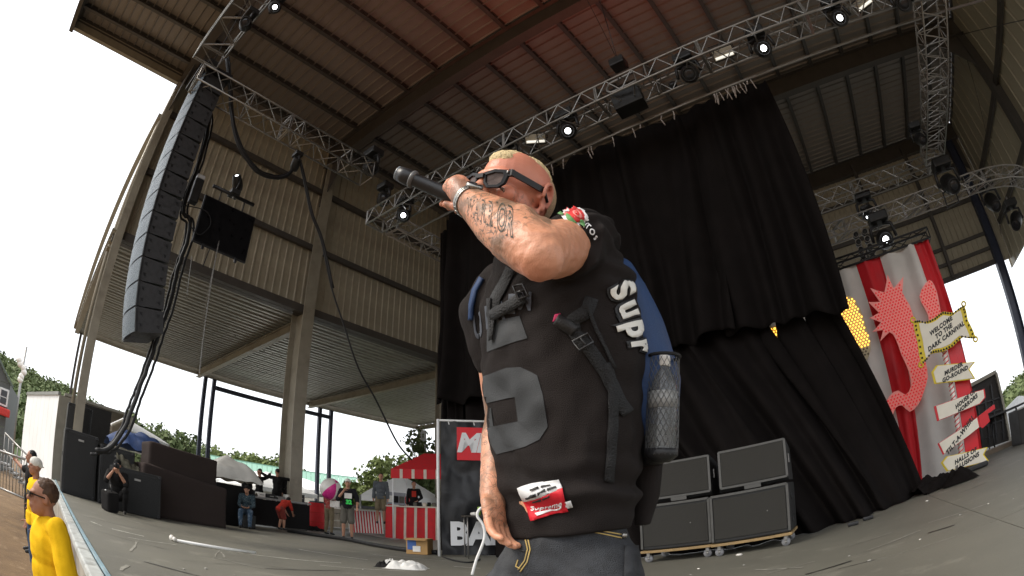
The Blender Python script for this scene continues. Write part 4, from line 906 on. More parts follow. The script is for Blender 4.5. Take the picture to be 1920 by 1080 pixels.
# white trailer and house at the left edge
tw = thing('white_trailer', 'big white box trailer parked beyond the pit', 'trailer', (-26, -.3, PIT))
q0 = polar(45, 790, 24); q1 = polar(104, 800, 19.6)
za, zb = polar(55, 738, 24).z, polar(112, 742, 19.6).z
TRW = mat('trailer_white', (.85, .85, .84), .45, nscale=1, namt=.03)
n = 8
for k in range(n):
    p, q = q0.lerp(q1, k/n), q0.lerp(q1, (k+.98)/n); MB().slab([V(p.x, p.y, PIT+1.0), V(q.x, q.y, PIT+1.0), V(q.x, q.y, zb+.05), V(p.x, p.y, zb+.05)], (-.3, .95, 0), .06).build('side_panel', TRW, tw)
e = q1 + V(-.2, .8, 0); MB().slab([V(q1.x, q1.y, PIT+1.0), V(e.x, e.y, PIT+1.0), V(e.x, e.y, zb+.05), V(q1.x, q1.y, zb+.05)], (-.9, -.3, 0), .06).build('door_end', PB, tw)
MB().beam((q0.x, q0.y, zb+.08), (q1.x, q1.y, zb+.08), .12, .12).build('top_rail', ALU, tw); MB().beam((q0.x, q0.y, PIT+1), (q1.x, q1.y, PIT+1), .2, .2).build('bottom_rail', ALU, tw)
f0 = q0.lerp(q1, .5); MB().tube([(f0.x-.3, f0.y, PIT+.5), (f0.x, f0.y+.3, PIT+.5)], .5, 16).build('wheel', CABLE, tw); f0 = q0.lerp(q1, .62); MB().tube([(f0.x-.3, f0.y, PIT+.5), (f0.x, f0.y+.3, PIT+.5)], .5, 16).build('wheel', CABLE, tw)
hs = thing('grey_house', 'grey sided house with a gable and white framed window at the left edge', 'house', (-40, -2, PIT)); SID = mat('grey_siding', (.12, .125, .12), .7, nscale=2, namt=.12); GRF = mat('grey_roof', (.13, .16, .14), .8)
def P_(px, py): return polar(px, py, 36)
h0, h1 = P_(-60, 760), P_(14, 760); zt1 = P_(20, 722).z; zb1 = P_(18, 830).z
nb = 10
for k in range(nb):
    z0, z1 = PIT + (zt1-PIT)*k/nb, PIT + (zt1-PIT)*(k+.96)/nb; MB().slab([V(h0.x, h0.y, z0), V(h1.x, h1.y, z0), V(h1.x, h1.y, z1), V(h0.x, h0.y, z1)], (-1, 0, 0), .1 + .03*(k % 2)).build('siding_board', SID, hs)
ap = P_(-8, 662); MB().slab([V(h0.x, h0.y, zt1), V(h1.x, h1.y, zt1), V(ap.x, ap.y, ap.z), V(h0.x, h0.y, ap.z)], (-1, 0, 0), .1).build('gable', SID, hs)
MB().beam(V(ap.x+.1, ap.y, ap.z+.1), V(h1.x+.1, h1.y+.25, zt1-.1), .4, .12).build('roof', GRF, hs)
MB().slab([V(h1.x, h1.y, PIT), V(h1.x-7, h1.y+.3, PIT), V(h1.x-7, h1.y+.3, zt1), V(h1.x, h1.y, zt1)], (0, -1, 0), .1).build('side_wall', SID, hs)
wc = P_(7, 745); MB().bbox(wc + V(.12, 0, 0), (.1, .75, 1.1), .02).build('window', WHITEP, hs); MB().bbox(wc + V(.18, 0, 0), (.04, .5, .85), .01).build('pane', GLASS, hs); MB().box(wc + V(.21, 0, 0), (.03, .5, .04)).build('glazing_bar', WHITEP, hs)
tag(MB().bbox(P_(5, 772) + V(.3, 0, 0), (.4, 1.2, .5), .1).build('red_awning', mat('red_awning', (.6, .05, .04), .7)), 'small red and white awning under the window of the grey house', 'awning')
# steel barricade along the far side of the pit
br = thing('crowd_barrier', 'grey steel crowd barrier with upright bars at the far left of the pit', 'barrier', polar(20, 890, 14))
a, b = polar(-20, 838, 14.5), polar(50, 862, 13.0)
for zz in (0, -.9): MB().tube([a + V(0, 0, zz), b + V(0, 0, zz)], .03, 8).build('rail', ALU, br)
for k in range(12): p = a.lerp(b, (k+.3)/12); MB().tube([p, p - V(0, 0, .9)], .012, 6).build('bar', ALU, br)
for k in (0, 1): p = a.lerp(b, k); MB().tube([p, p - V(0, 0, 1.15)], .03, 8).build('post', ALU, br)
ra = thing('stair_rail', 'thin sloping stair with handrail in front of the white trailer', 'stairs', polar(35, 820, 17))
a, b = polar(10, 812, 17), polar(60, 862, 15.5)
for dz in (0, -.5): MB().tube([a + V(0, 0, dz), b + V(0, 0, dz)], .03, 6).build('handrail', ALU, ra)
for k in range(7): p = a.lerp(b, k/6); MB().tube([p, p - V(0, 0, .9)], .02, 6).build('baluster', ALU, ra)
for k in range(6): p = a.lerp(b, (k+.5)/6) - V(0, 0, .85); MB().box(p, (.9, .3, .05)).build('step', ALU, ra)
# light pole with lamps
lp = thing('lamp_pole', 'tall pole with a cluster of white lamps in front of the wooded hill', 'lamp pole', polar(40, 740, 70)); b0, b1 = polar(36, 745, 70), polar(50, 650, 70)
MB().tube([V(b0.x, b0.y, PIT), b1], .18, 8).build('pole', ALU, lp)
for (px, py) in ((38, 683), (45, 698), (38, 712), (44, 690), (36, 675), (40, 706)): MB().ball(polar(px, py, 70), .45, 8, 6).build('lamp', WV, lp)
from mathutils.geometry import tessellate_polygon
# ------------------------------------------------------------------ hills and woods
def leafmat(name, c1, c2, sc=.25):
    m = bpy.data.materials.new(name); m.use_nodes = True; n = m.node_tree; p = n.nodes['Principled BSDF']; p.inputs['Roughness'].default_value = .75; p.inputs['Specular IOR Level'].default_value = .2
    tc = n.nodes.new('ShaderNodeTexCoord'); no = n.nodes.new('ShaderNodeTexNoise'); no.inputs['Scale'].default_value = sc; no.inputs['Detail'].default_value = 6; n.links.new(tc.outputs['Object'], no.inputs[0])
    r = n.nodes.new('ShaderNodeMapRange'); r.inputs[1].default_value = .35; r.inputs[2].default_value = .65; n.links.new(no.outputs[0], r.inputs[0])
    x = n.nodes.new('ShaderNodeMix'); x.data_type = 'RGBA'; x.inputs['A'].default_value = (*c1, 1); x.inputs['B'].default_value = (*c2, 1); n.links.new(r.outputs[0], x.inputs['Factor']); n.links.new(x.outputs['Result'], p.inputs['Base Color']); return m
LEAF = leafmat('leaves', (.075, .105, .040), (.15, .18, .080)); LEAFB = leafmat('bright_leaves', (.11, .145, .045), (.20, .235, .085)); BARK = mat('bark', (.09, .065, .045), .9)  # LEAF is lightened: the haze over the hills is put into its colour
def clump(mb, c, r, n, s, flat=.8):
    for _ in range(n):
        while True:
            d = V(random.gauss(0, 1), random.gauss(0, 1), random.gauss(0, 1))
            if d.length > .1: break
        d.normalize(); rr = random.random()**.35
        rr *= 1 + .35*noise.noise(d*2.2 + V(c.x, c.y, c.z)*.37)
        p = c + V(d.x*r, d.y*r, d.z*r*flat)*rr
        a = (d + V(random.gauss(0, .5), random.gauss(0, .5), random.gauss(0, .5))).normalized(); x = a.orthogonal().normalized(); x = Matrix.Rotation(random.random()*6.3, 3, a) @ x; y = a.cross(x); k = s*random.uniform(.6, 1.4)
        mb._add([p + x*k, p + y*k*.7, p - x*k*.8, p - y*k*.7 + a*k*.3], [(0, 1, 2, 3)], False)
def tree(label, c, h, r, n=700, leaf=None, s=.28, group='trees beyond the yard'):
    t = thing('tree', label, 'tree', c, 0, group); mb = MB()
    mb.tube([V(0, 0, 0), V(.1, 0, h*.35), V(-.1, .1, h*.6), V(.05, 0, h*.85)], [h*.03, h*.024, h*.015, h*.004], 8)
    tips = []
    for k in range(7):
        a = k*2.4; z0 = h*(.3+.07*k); e = V(math.cos(a)*r*.6, math.sin(a)*r*.6, z0 + h*.18); mb.tube([V(0, 0, z0), e*.5 + V(0, 0, z0*.52), e], [h*.012, h*.008, h*.003], 5); tips.append(e)
    mb.build('trunk', BARK, t, True)
    cr = MB(); clump(cr, V(0, 0, h*.68), r*.75, n//3, s)
    for k in range(13):
        a = random.random()*6.3; q = V(math.cos(a)*r*.62*random.random()**.5, math.sin(a)*r*.62*random.random()**.5, h*random.uniform(.45, .95)); clump(cr, q, r*random.uniform(.25, .42), n//14, s)
    cr.build('crown', leaf or LEAF, t, True); return t
def hill_top(az):    # skyline elevation tangent by azimuth, measured from the photograph
    pts = HILL; 
    for i in range(len(pts)-1):
        if pts[i][0] <= az <= pts[i+1][0]:
            f = (az-pts[i][0])/(pts[i+1][0]-pts[i][0]); return pts[i][1]*(1-f) + pts[i+1][1]*f
    return pts[0][1] if az < pts[0][0] else pts[-1][1]
HILL = []
for px, py in ((0, 655), (40, 680), (80, 700), (130, 722), (180, 752), (230, 785), (300, 812), (360, 828), (410, 836), (470, 848), (540, 862), (600, 890), (640, 905), (700, 915), (790, 930), (1500, 890), (1700, 838), (1850, 778), (1890, 720), (1920, 690)):
    r = ray(px, py); HILL.append((math.atan2(r.x, r.y), r.z/math.hypot(r.x, r.y)))
HILL.sort(); HILL = [(HILL[0][0]-.9, HILL[0][1]*.9), (HILL[0][0]-.3, HILL[0][1]*1.25)] + HILL + [(HILL[-1][0]+.4, HILL[-1][1]*1.1)]
D1 = 230; TRH = 9
def hz(az, d):
    top = hill_top(az)*D1 - TRH*.8 + CAMZ; f = min(1, max(0, (d-75)/(D1-75))); return PIT + (max(top, 1.5)-PIT)*(f**1.3)
az0, az1 = HILL[0][0], HILL[-1][0]
mb = MB(); mb.grid(lambda u, v: (lambda a, d: V(math.sin(a)*d, math.cos(a)*d, hz(a, d) - .3))(az0 + (az1-az0)*u, 75 + (D1+60-75)*v), 120, 14)
tag(mb.build('wooded_hill', GRASSY), kind='structure')
wd = MB(); cnt = 0
for k in range(2100):
    a = az0 + (az1-az0)*random.random() if k < 1500 else math.radians(random.uniform(-102, -78)); d = 80 + (D1-78)*random.random()**.6
    deg = math.degrees(a)
    if not (-104 < deg < -28 or 14 < deg < 32): continue
    vis = True
    r = random.uniform(2.6, 5.0)*(.55 + .45*d/D1); c = V(math.sin(a)*d, math.cos(a)*d, hz(a, d) + TRH*.45*(.4+.6*d/D1)); n = 46
    clump(wd, c, r, n, .85*(.45+.55*d/D1), .85); cnt += 1
o = wd.build('woodland', LEAF); tag(o, 'dense green woodland covering the hills behind the yard', 'woodland', kind='stuff')
def T(px, py_top, d, h, r, label, n=700, leaf=None, s=.3):
    q = polar(px, py_top, d); tree(label, (q.x, q.y, q.z-h), h, r, n, leaf, s)
T(250, 770, 60, 9, 3.2, 'tree rising behind the cables left of the brown stacks', 900, s=.3)
T(318, 800, 75, 9, 3.8, 'tall loose tree above the brown covered stacks', 900, s=.35)
T(352, 812, 80, 9, 3.0, 'narrow tree right of the tall loose one above the stacks', 700, s=.33)
T(285, 795, 90, 9, 4.2, 'round tree left of the tall loose one above the stacks', 800, s=.35)
T(520, 850, 90, 8, 3.6, 'tree crown touching the left edge of the main column', 700, LEAFB, s=.35)
T(470, 856, 95, 8, 4.4, 'broad tree over the middle of the green roof', 700, LEAFB, s=.35)
T(425, 848, 95, 8, 4.4, 'broad tree just right of the two thin wing posts', 700, LEAFB, s=.35)
T(722, 856, 44, 6.6, 3.3, 'big round yellowish green tree behind the plaid shirted man', 1900, LEAFB, s=.2)
T(690, 893, 42, 5.4, 2.3, 'bushy tree left of the big round one', 1200, LEAFB, s=.2)
T(668, 905, 46, 5.0, 2.2, 'low bush like tree behind the man in the pale cap', 900, LEAFB, s=.2)
T(762, 880, 50, 5.6, 2.6, 'tree right of the big round one behind the striped canopy', 900, LEAFB, s=.2)
T(818, 812, 34, 8, 2.4, 'dark tree beside the grey post right of the canopy', 1300, LEAF, s=.18)
T(812, 850, 34, 7, 2.2, 'dark lower tree beside the grey post', 1000, LEAF, s=.18)

# ------------------------------------------------------------------ striped stall and table right of the column
REDV = mat('red_cloth_stall', (.62, .025, .03), .75, nscale=6, namt=.12, bump=.2, bscale=30); WHV = mat('cream_cloth', (.70, .62, .52), .75, nscale=6, namt=.1)
O_ = onz(724, 1009); ex = (RT*.97 + HD*.0).normalized(); ey = V(-ex.y, ex.x, 0); Ds = O_.dot(HD)
def sp_(u, w, z): return V(O_.x, O_.y, 0) + ex*u + ey*w + V(0, 0, z)
Ws = (at(820, 1000, Ds) - at(724, 1000, Ds)).dot(ex); zc = at(740, 950, Ds).z
sk_ = thing('stall_counter', 'stall counter with a red and cream striped cloth skirt', 'counter', sp_(Ws/2, 0, 0))
u_ = 0; k = 0
while u_ < Ws:
    w = .27 if k % 2 == 0 else .09
    mb = MB(); mb.grid(lambda u, v: sp_(u_ + w*u, -.04*math.sin((u_+w*u)*9) - .03*noise.noise(V(u_*3+u, v*2, 1)) - .12*v, zc*(1-v) + .01), 6, 8); mb.build('skirt_stripe', REDV if k % 2 == 0 else WHV, sk_); u_ += w; k += 1
Mx = Matrix((ex, ey, UPV)).transposed()
MB().bbox(sp_(Ws/2, .4, zc+.02), (Ws, .9, .05), .01, M=Mx).build('counter_top', WHV, sk_); MB().box(sp_(Ws/2, .8, zc*.5), (Ws-.1, .05, zc-.02), M=Mx).build('back_board', BLACKP, sk_)
for k in range(5): tag(MB().bbox(sp_(Ws*.55 + .16*k, .3, zc+.12), (.12, .12, .13 + .03*(k % 2)), .02, M=Mx).build('folded_shirts', [GRY, BLK, WHV, BLK, GRY][k]), ['grey', 'black', 'cream', 'second black', 'second grey'][k] + ' folded clothing pile on the striped stall counter', 'clothing', 'piles of clothing on the stall counter')
Dc = Ds - .5; c0_, c1_ = at(733, 886, Dc), at(738, 895, Dc); cw = (at(835, 880, Dc) - c0_).dot(ex); zv1, zv0 = at(733, 880, Dc).z, at(733, 893, Dc).z; zpk = at(820, 852, Dc+1.2).z
cn = thing('canopy', 'red canopy with cream patches above the striped stall', 'canopy', V(c0_.x, c0_.y, zv1))
def cp_(u, w, z): return V(c0_.x, c0_.y, 0) + ex*u + ey*w + V(0, 0, z)
dcp = 2.3
MB().slab([cp_(0, 0, zv1), cp_(cw*1.3, 0, zv1), cp_(cw*1.05, dcp/2, zpk), cp_(cw*.5, dcp/2, zpk)], (0, 0, 1), .02).build('roof_front', REDV, cn)
MB().slab([cp_(0, 0, zv1), cp_(cw*.5, dcp/2, zpk), cp_(.1, dcp, zv1)], (0, 0, 1), .02).build('roof_side', REDV, cn)
MB().slab([cp_(.1, dcp, zv1), cp_(cw*.5, dcp/2, zpk), cp_(cw*1.05, dcp/2, zpk), cp_(cw*1.3, dcp, zv1)], (0, 0, 1), .02).build('roof_back', REDV, cn)
u_ = 0; k = 0
while u_ < cw*1.3:
    w = .30 if k % 2 == 0 else .10
    MB().box(cp_(u_ + w/2, 0, (zv1+zv0)/2 - .02), (w-.002, .02, zv1-zv0+.08), M=Mx).build('valance_stripe', REDV if k % 2 == 0 else WHV, cn); u_ += w; k += 1
for u_ in (.06, cw*1.25):
    for w in (.05, dcp-.1): MB().tube([cp_(u_, w, 0), cp_(u_, w, zv1)], .025, 8).build('pole', WHITEP, cn)
# second striped skirt further back
s2 = thing('striped_table', 'distant long table with a thin red and white striped skirt', 'table', onx(690, 990, -17.5)); ya, yb_ = onx(655, 980, -17.5).y, onx(718, 985, -17.5).y; z2 = onx(685, 958, -17.5).z
k = 0; yy = ya
while yy < yb_:
    w = .07; MB().slab([(-17.5, yy, 0.02), (-17.5, yy+w, .02), (-17.5, yy+w-.1, z2), (-17.5, yy-.1, z2)], (-1, 0, 0), .02).build('skirt_stripe', REDV if k % 2 else WV, s2); yy += w; k += 1
MB().bbox((-18, (ya+yb_)/2 - .05, z2+.02), (1.1, yb_-ya+.1, .05), .01).build('table_top', WV, s2)
# low pale wall with dark trim behind
lw = thing('low_wall', 'low pale stone wall with a dark top edge behind the striped table', 'wall', (-22, 20, 0)); q0, q1 = onx(585, 940, -22), onx(725, 945, -22)
for k in range(18):
    y = q0.y + (q1.y-q0.y)*(k+.5)/18
    for j in range(3): MB().bbox((-22 + random.uniform(-.02, .02), y + (.2 if j % 2 else 0), .22 + .36*j), (.35, (q1.y-q0.y)/18 - .02, .34), .015).build('stone', mat('pale_stone', (.38, .33, .26), .9, nscale=4, namt=.2), lw)
MB().box((-22, (q0.y+q1.y)/2, 1.2), (.5, q1.y-q0.y, .14)).build('coping', mat('dark_coping', (.08, .08, .09), .8), lw)
t = thing('red_barrel', 'red barrel standing right of the main column', 'barrel', onx(593, 985, -17.6)); t.location.z = 0
MB().tube([(0, 0, .02), (0, 0, .3), (0, 0, .6), (0, 0, 1.1)], [.3, .33, .33, .31], 18).build('drum', REDV, t, True)
for z in (.35, .72): MB().tube([V(.335*math.cos(a), .335*math.sin(a), z) for a in [2*PI*i/18 for i in range(18)]], .012, 5, closed=True).build('hoop', REDC, t, True)
r = ray(752, 908); tq = EYE + r*(24/math.hypot(r.x, r.y)); tent('small white peaked tent between the plaid shirted man and the stall man', (tq.x, tq.y, 0), 2.6, 2.75, 1.7, .3)
pb = thing('poster_board', 'board of small printed posters behind the striped stall', 'poster board', onx(745, 940, -16.4)); q = onx(747, 940, -16.4)
MB().bbox((-16.4, q.y, 1.35), (.04, 1.3, .9), .01).build('board', mat('poster_grey', (.3, .3, .32), .7), pb)
for i in range(4):
    for j in range(2): MB().bbox((-16.37, q.y-.45+.3*i, 1.15+.36*j), (.012, .24, .28), .004).build('poster', [REDC, WV, BLK, GRY][(i+j) % 4], pb)
for sy in (-.6, .6): MB().tube([(-16.42, q.y+sy, 0), (-16.42, q.y+sy, 1.7)], .02, 6).build('leg', BLACKM, pb)
# junk on floor by column
for (px, py, lab, sz) in ((572, 990, 'dark bag slumped at the foot of the main column', .5), (590, 995, 'dark folded cloth right of the main column', .4)):
    q = onz(px, py); mb = MB(); mb.grid(lambda u, v: q + V((u-.5)*1.6*sz, (v-.5)*2.4*sz, (.26*math.sin(PI*u)*math.sin(PI*v) + .12*noise.noise(V(u*5, v*5, px)))*sz*1.6), 18, 18); tag(mb.build('floor_bag', BLK), lab, 'bag')
for (a, b, lab) in (((575, 1000), (650, 1012), 'white flat cable cover on the floor under the beach ball carrier'), ((690, 1003), (740, 1012), 'grey floor plank before the striped table')):
    A, B = onz(*a), onz(*b); tag(MB().beam(A + V(0, 0, .02), B + V(0, 0, .02), .35, .03).build('floor_strip', ALU), lab, 'floor cover')
cable('thick black cable lying along the far floor edge to the banner', [onz(*p) + V(0, 0, .05) for p in ((540, 998), (640, 1013), (700, 1025), (770, 1036), (820, 1040))], .05)
# cardboard box and cloth
q = onz(797, 1040); cb = thing('cardboard_box', 'open brown cardboard box with a blue print left of the banner', 'box', (q.x-.15, q.y, 0), .5); CARD = mat('cardboard', (.42, .25, .10), .85, nscale=4, namt=.1)
MB().bbox((0, 0, .17), (.44, .36, .33), .008).build('carton', CARD, cb, True); MB().bbox((-.1, -.186, .2), (.18, .006, .2), .002).build('blue_print', mat('blue_print', (.05, .12, .35), .6), cb, True); MB().bbox((.0, -.188, .12), (.16, .006, .12), .002).build('white_print', WV, cb, True)
MB().slab([(-.22, -.18, .335), (.22, -.18, .335), (.22, -.3, .30), (-.22, -.3, .30)], (0, 0, 1), .006).build('flap', CARD, cb, True)
c0 = onz(762, 1066); FOLDW = fabric('white_cotton', (.72, .71, .68))
def rag(cx, cy, lx, ly, h, seed, ang):
    def fn(u, v):
        x, y = (u-.5)*2, (v-.5)*2; r = (abs(x)**3 + abs(y)**3)**(1/3.); e = 1 + .18*noise.noise(V(x*1.5, y*1.5, seed)); z = h*max(0, 1-r**4)*(.7+.5*noise.noise(V(x*3, y*3, seed+2))) + .02*noise.noise(V(x*8, y*8, seed))*(1-r*.6)
        p = V(x*lx*e, y*ly*e, max(.004, z)); return V(cx, cy, 0) + Matrix.Rotation(ang, 3, 'Z') @ p
    mb = MB(); mb.grid(fn, 40, 34); return mb
ck = thing('dropped_tee', 'crumpled white and black tee shirt lying on the stage floor', 'tee shirt', (c0.x, c0.y, 0)); rag(c0.x, c0.y, .30, .20, .14, 3, .7).build('white_cloth', FOLDW, ck); rag(c0.x-.26, c0.y-.17, .14, .12, .10, 7, .7).build('black_sleeve', BLK, ck); rag(c0.x-.24, c0.y-.10, .09, .06, .14, 9, .3).build('white_patch', FOLDW, ck)
# microphone stand rod end and litter
q = onz(322, 1014); wr_ = thing('white_rod', 'thin white rod with a double knob end lying on the floor at the left', 'rod', (q.x, q.y, 0)); q2 = onz(335, 1018)
MB().ball((q.x, q.y, .045), (.045, .04, .045), 10, 8).build('knob', WV, wr_); MB().ball((q.x+.09, q.y+.02, .04), .035, 10, 8).build('knob', WV, wr_); a_, b_ = onz(332, 1017), onz(480, 1040); MB().tube([(a_.x, a_.y, .03), (b_.x, b_.y, .03)], .02, 8).build('shaft', WHITEP, wr_)
LIT = [(1386, 1042, .045, 'white bottle cap in front of the speaker carts'), (345, 1068, .03, 'white scrap'), (500, 1022, .03, 'small scrap'), (1310, 1067, .03, 'pale scrap'), (1395, 1060, .025, 'pale scrap'), (1630, 1052, .03, 'pale scrap'), (1725, 1012, .02, ''), (1800, 966, .025, ''), (1900, 936, .02, ''), (1738, 940, .04, ''), (1605, 984, .03, ''), (1592, 1043, .02, ''), (1853, 945, .02, ''), (440, 1078, .02, ''), (386, 1067, .04, ''), (680, 1068, .02, ''), (1295, 1078, .02, '')]
GRY_L = mat('dull_paper', (.34, .33, .30), .8, namt=.1)
for i, (px, py, s_, lab) in enumerate(LIT):
    q = onz(px, py); w = ['crumpled', 'flat', 'torn', 'round', 'bent', 'tiny'][i % 6]
    lab2 = 'white bottle cap on the floor before the speaker carts' if i == 0 else f'{w} pale scrap of litter on the stage floor'
    mb = MB(); s_ *= .62 if i else 1; mb.ball((q.x, q.y, s_*.3), (s_, s_*.7, s_*.35), 7, 5); tag(mb.build('litter', WV if i % 3 == 0 else GRY_L), lab2, 'litter', None if i == 0 else 'litter scraps on the stage floor')

# ------------------------------------------------------------------ banner frame with logo, table with cans
bn = thing('banner_stand', 'white pipe frame holding a black vinyl banner with a red square sign', 'banner', onz(824, 1043)); B0 = onz(824, 1043); dirb = (V(-.35, 1.0, 0) if False else V(.62, .78, 0)).normalized()
# plane of the banner runs roughly square to the view
def bp(s, z): return V(B0.x, B0.y, 0) + dirb*s + V(0, 0, z)
zt2 = at(824, 786, B0.dot(HD)).z
MB().tube([bp(0, 0), bp(0, zt2)], .03, 8).build('upright', WHITEP, bn); MB().tube([bp(0, zt2-.02), bp(2.4, zt2+.0)], .022, 8).build('top_rail', WHITEP, bn); MB().tube([bp(2.4, 0), bp(2.4, zt2)], .03, 8).build('upright', WHITEP, bn)
nb_ = V(dirb.y, -dirb.x, 0)
VIN = mat('black_vinyl', (.016, .016, .018), .38, nscale=3, namt=.2, bump=.15, bscale=12)
mb = MB(); mb.grid(lambda u, v: bp(.05+2.3*u, (zt2-.06)*(1-v)+.03) + nb_*(.06*noise.noise(V(u*5, v*4, 2)) + .035*noise.noise(V(u*13, v*9, 4)) + .0 + .12*max(0, v-.85)), 60, 40); mb.build('vinyl', VIN, bn)
for k in range(5): MB().tube([bp(.2+.5*k, zt2-.02), bp(.22+.5*k, zt2-.1)], .012, 5).build('tie', WHITEP, bn)
RS = mat('sign_red', (.72, .02, .03), .5, nscale=5, namt=.08)
zA, zB = at(880, 800, B0.dot(HD)).z, at(880, 862, B0.dot(HD)).z
MB().slab([bp(.38, zB), bp(1.25, zB), bp(1.25, zA), bp(.38, zA)], nb_, .006).v and None
mb = MB().slab([bp(.36, zB) + nb_*.055, bp(1.3, zB) + nb_*.055, bp(1.3, zA) + nb_*.055, bp(.36, zA) + nb_*.055], nb_, .008); mb.build('red_square', RS, bn)
text_on('MNE', bp(.86, (zA+zB)/2) + nb_*.07, dirb, (0, 0, 1), .52, .02, shear=.25, ext=.003, spacing=.9).build('lettering', mat('print_white', (.8, .8, .8), .6, namt=.03), bn)
zC = at(880, 1003, B0.dot(HD)).z
text_on('BAND', bp(1.05, zC) + nb_*.10, dirb, (0, 0, 1), .62, .03, ext=.003, spacing=1.0).build('lettering', MATS['print_white'], bn)
tb = thing('side_table', 'small dark table with cans in front of the banner', 'table', bp(.9, 0) + nb_*.5); zT = at(880, 968, B0.dot(HD)-.4).z; tcn = bp(.9, 0) + nb_*.45
MB().bbox(tcn + V(0, 0, zT), (1.0, .5, .035), .01, rot=(0, 0, math.atan2(dirb.y, dirb.x))).build('table_top', mat('wood_dark', (.05, .04, .03), .5), tb)
for sx in (-.45, .45):
    for sy in (-.2, .2): p = tcn + dirb*sx + nb_*sy; MB().tube([p, p + V(0, 0, zT)], .014, 6).build('leg', ALU, tb)
CG = mat('green_can', (.25, .4, .06), .35, metal=.3)
for k in range(6):
    p = tcn + dirb*(-.2 + .12*k) + nb_*(.02*((k*7) % 3)); o = thing('drink_can', ['green topped black drink can, leftmost on the small table', 'green topped black drink can second on the small table', 'silver drink can on the small table', 'black drink can fourth on the small table', 'black drink can behind the silver one', 'black drink can nearest the singer on the small table'][k], 'can', p + V(0, 0, zT+.02), 0, 'drink cans on the small table')
    MB().tube([(0, 0, 0), (0, 0, .01), (0, 0, .15), (0, 0, .165)], [.026, .032, .032, .024], 12).build('can_body', CG if k < 2 else (ALU if k == 2 else BLACKP), o, True); MB().tube([(0, 0, .166), (0, 0, .168)], .022, 12).build('lid', ALU, o, True)
p = tcn + dirb*-.35; o = thing('paper_cup', 'white cup lying on its side at the table end', 'cup', p + V(0, 0, zT+.045)); MB().tube([(0, 0, 0), (.1, .02, 0)], [.03, .04], 12).build('cup', WV, o, True); MB().tube([(.1, .02, 0), (.104, .021, 0)], .042, 12).build('rim', WV, o, True)
# chair/stand with white bent tube near the singer's hand
cable('white bent chair tube rising beside the banner next to the jeans', [at(*p, 3.2) for p in ((885, 1078), (893, 1050), (908, 1010), (906, 985), (895, 968), (899, 955), (912, 948))], .009, m=WHITEP)
cable('thin black cable trailing from the banner over the floor', [onz(*p) + V(0, 0, .015) for p in ((830, 1045), (850, 1052), (880, 1056), (900, 1050))], .014)

# ------------------------------------------------------------------ speaker carts
GR2 = mat('mesh_front', (.024, .022, .018), .55, nscale=120, namt=.35, bump=.5, bscale=500); FRM = mat('grey_edge', (.075, .073, .068), .45, nscale=12, namt=.2); WOOD = mat('ply_edge', (.30, .20, .09), .7, nscale=9, namt=.2)
def cart(label, label2, x0, x1, y, g):
    w = x1-x0; hb = .62; t = thing('speaker_cart', label, 'speaker cart', ((x0+x1)/2, y, 0), math.radians(2), 'wheeled sub speakers in front of the curtain')
    MB().bbox((0, .40, .18+hb/2), (w, .78, hb), .02).build('cabinet', BLACKP, t, True); MB().bbox((0, .002, .18+hb/2), (w-.09, .02, hb-.1), .006).build('front_mesh', GR2, t, True)
    for a, b, s_ in (((-w/2+.02, 0, .2), (-w/2+.02, 0, .17+hb), .03), ((w/2-.02, 0, .2), (w/2-.02, 0, .17+hb), .03), ((-w/2+.02, 0, .17+hb), (w/2-.02, 0, .17+hb), .03)): MB().beam(a, b, s_, s_).build('edge_strip', FRM, t, True)
    MB().bbox((0, .40, .155), (w+.02, .82, .035), .006).build('dolly_board', WOOD, t, True)
    for sx in (-w/2+.08, w/2-.08):
        for sy in (.08, .72):
            c = MB().tube([(sx, sy-.022, .055), (sx, sy+.022, .055)], .055, 16).build('caster', mat('grey_rubber', (.25, .25, .26), .5), t, True)
            MB().bbox((sx, sy, .11), (.05, .07, .07), .01).build('fork', ALU, c, True); MB().tube([(sx, sy-.03, .055), (sx, sy+.03, .055)], .018, 10).build('hub', ALU, c, True)
    for zz in (.32, .62): MB().bbox((w/2+.008, .3, zz), (.02, .16, .07), .01).build('handle', BLACKM, t, True)
    MB().ball((w*.22, -.012, .5), .009, 6, 4).build('stud', ALU, t, True)
    h2 = .50; m = thing('monitor_speaker', label2, 'speaker', ((x0+x1)/2 + .06, y + .1, .18+hb+.012), math.radians(2), 'monitor cabinets on top of the wheeled speakers')
    prof = [(0, .06), (.03, h2+.05), (.5, h2-.06), (.6, .02), (.04, .02)]; ww = w*.88; vs = [V(x, a, b) for x in (-ww/2, ww/2) for a, b in prof]
    mb = MB(); mb._add(vs, [(0, 1, 2, 3, 4), (9, 8, 7, 6, 5)] + [(i, 5+i, 5+(i+1) % 5, (i+1) % 5) for i in range(5)]); mb.build('cabinet', BLACKP, m, True)
    q = V(0, .03, h2-.01).normalized(); MB().bbox((0, .008, .06+(h2-.01)/2), (ww-.07, .02, h2-.07), .006, rot=(-.06, 0, 0)).build('front_mesh', GR2, m, True)
    for a, b in (((-ww/2+.015, -.004, .07), (ww/2-.015, -.004, .07)), ((-ww/2+.015, .026, h2+.04), (ww/2-.015, .026, h2+.04)), ((-ww/2+.015, 0, .07), (-ww/2+.015, .026, h2+.04)), ((ww/2-.015, 0, .07), (ww/2-.015, .026, h2+.04))): MB().beam(a, b, .03, .028).build('edge_strip', FRM, m, True)
    MB().bbox((-.02, -.006, .03), (.22, .02, .05), .006).build('carry_handle', FRM, m, True); MB().bbox((ww/2+.005, .2, .3), (.015, .05, .12), .006).build('side_plate', ALU, m, True)
CX0, CX1, CX2 = -2.92, -1.93, -.90; YC = 6.45
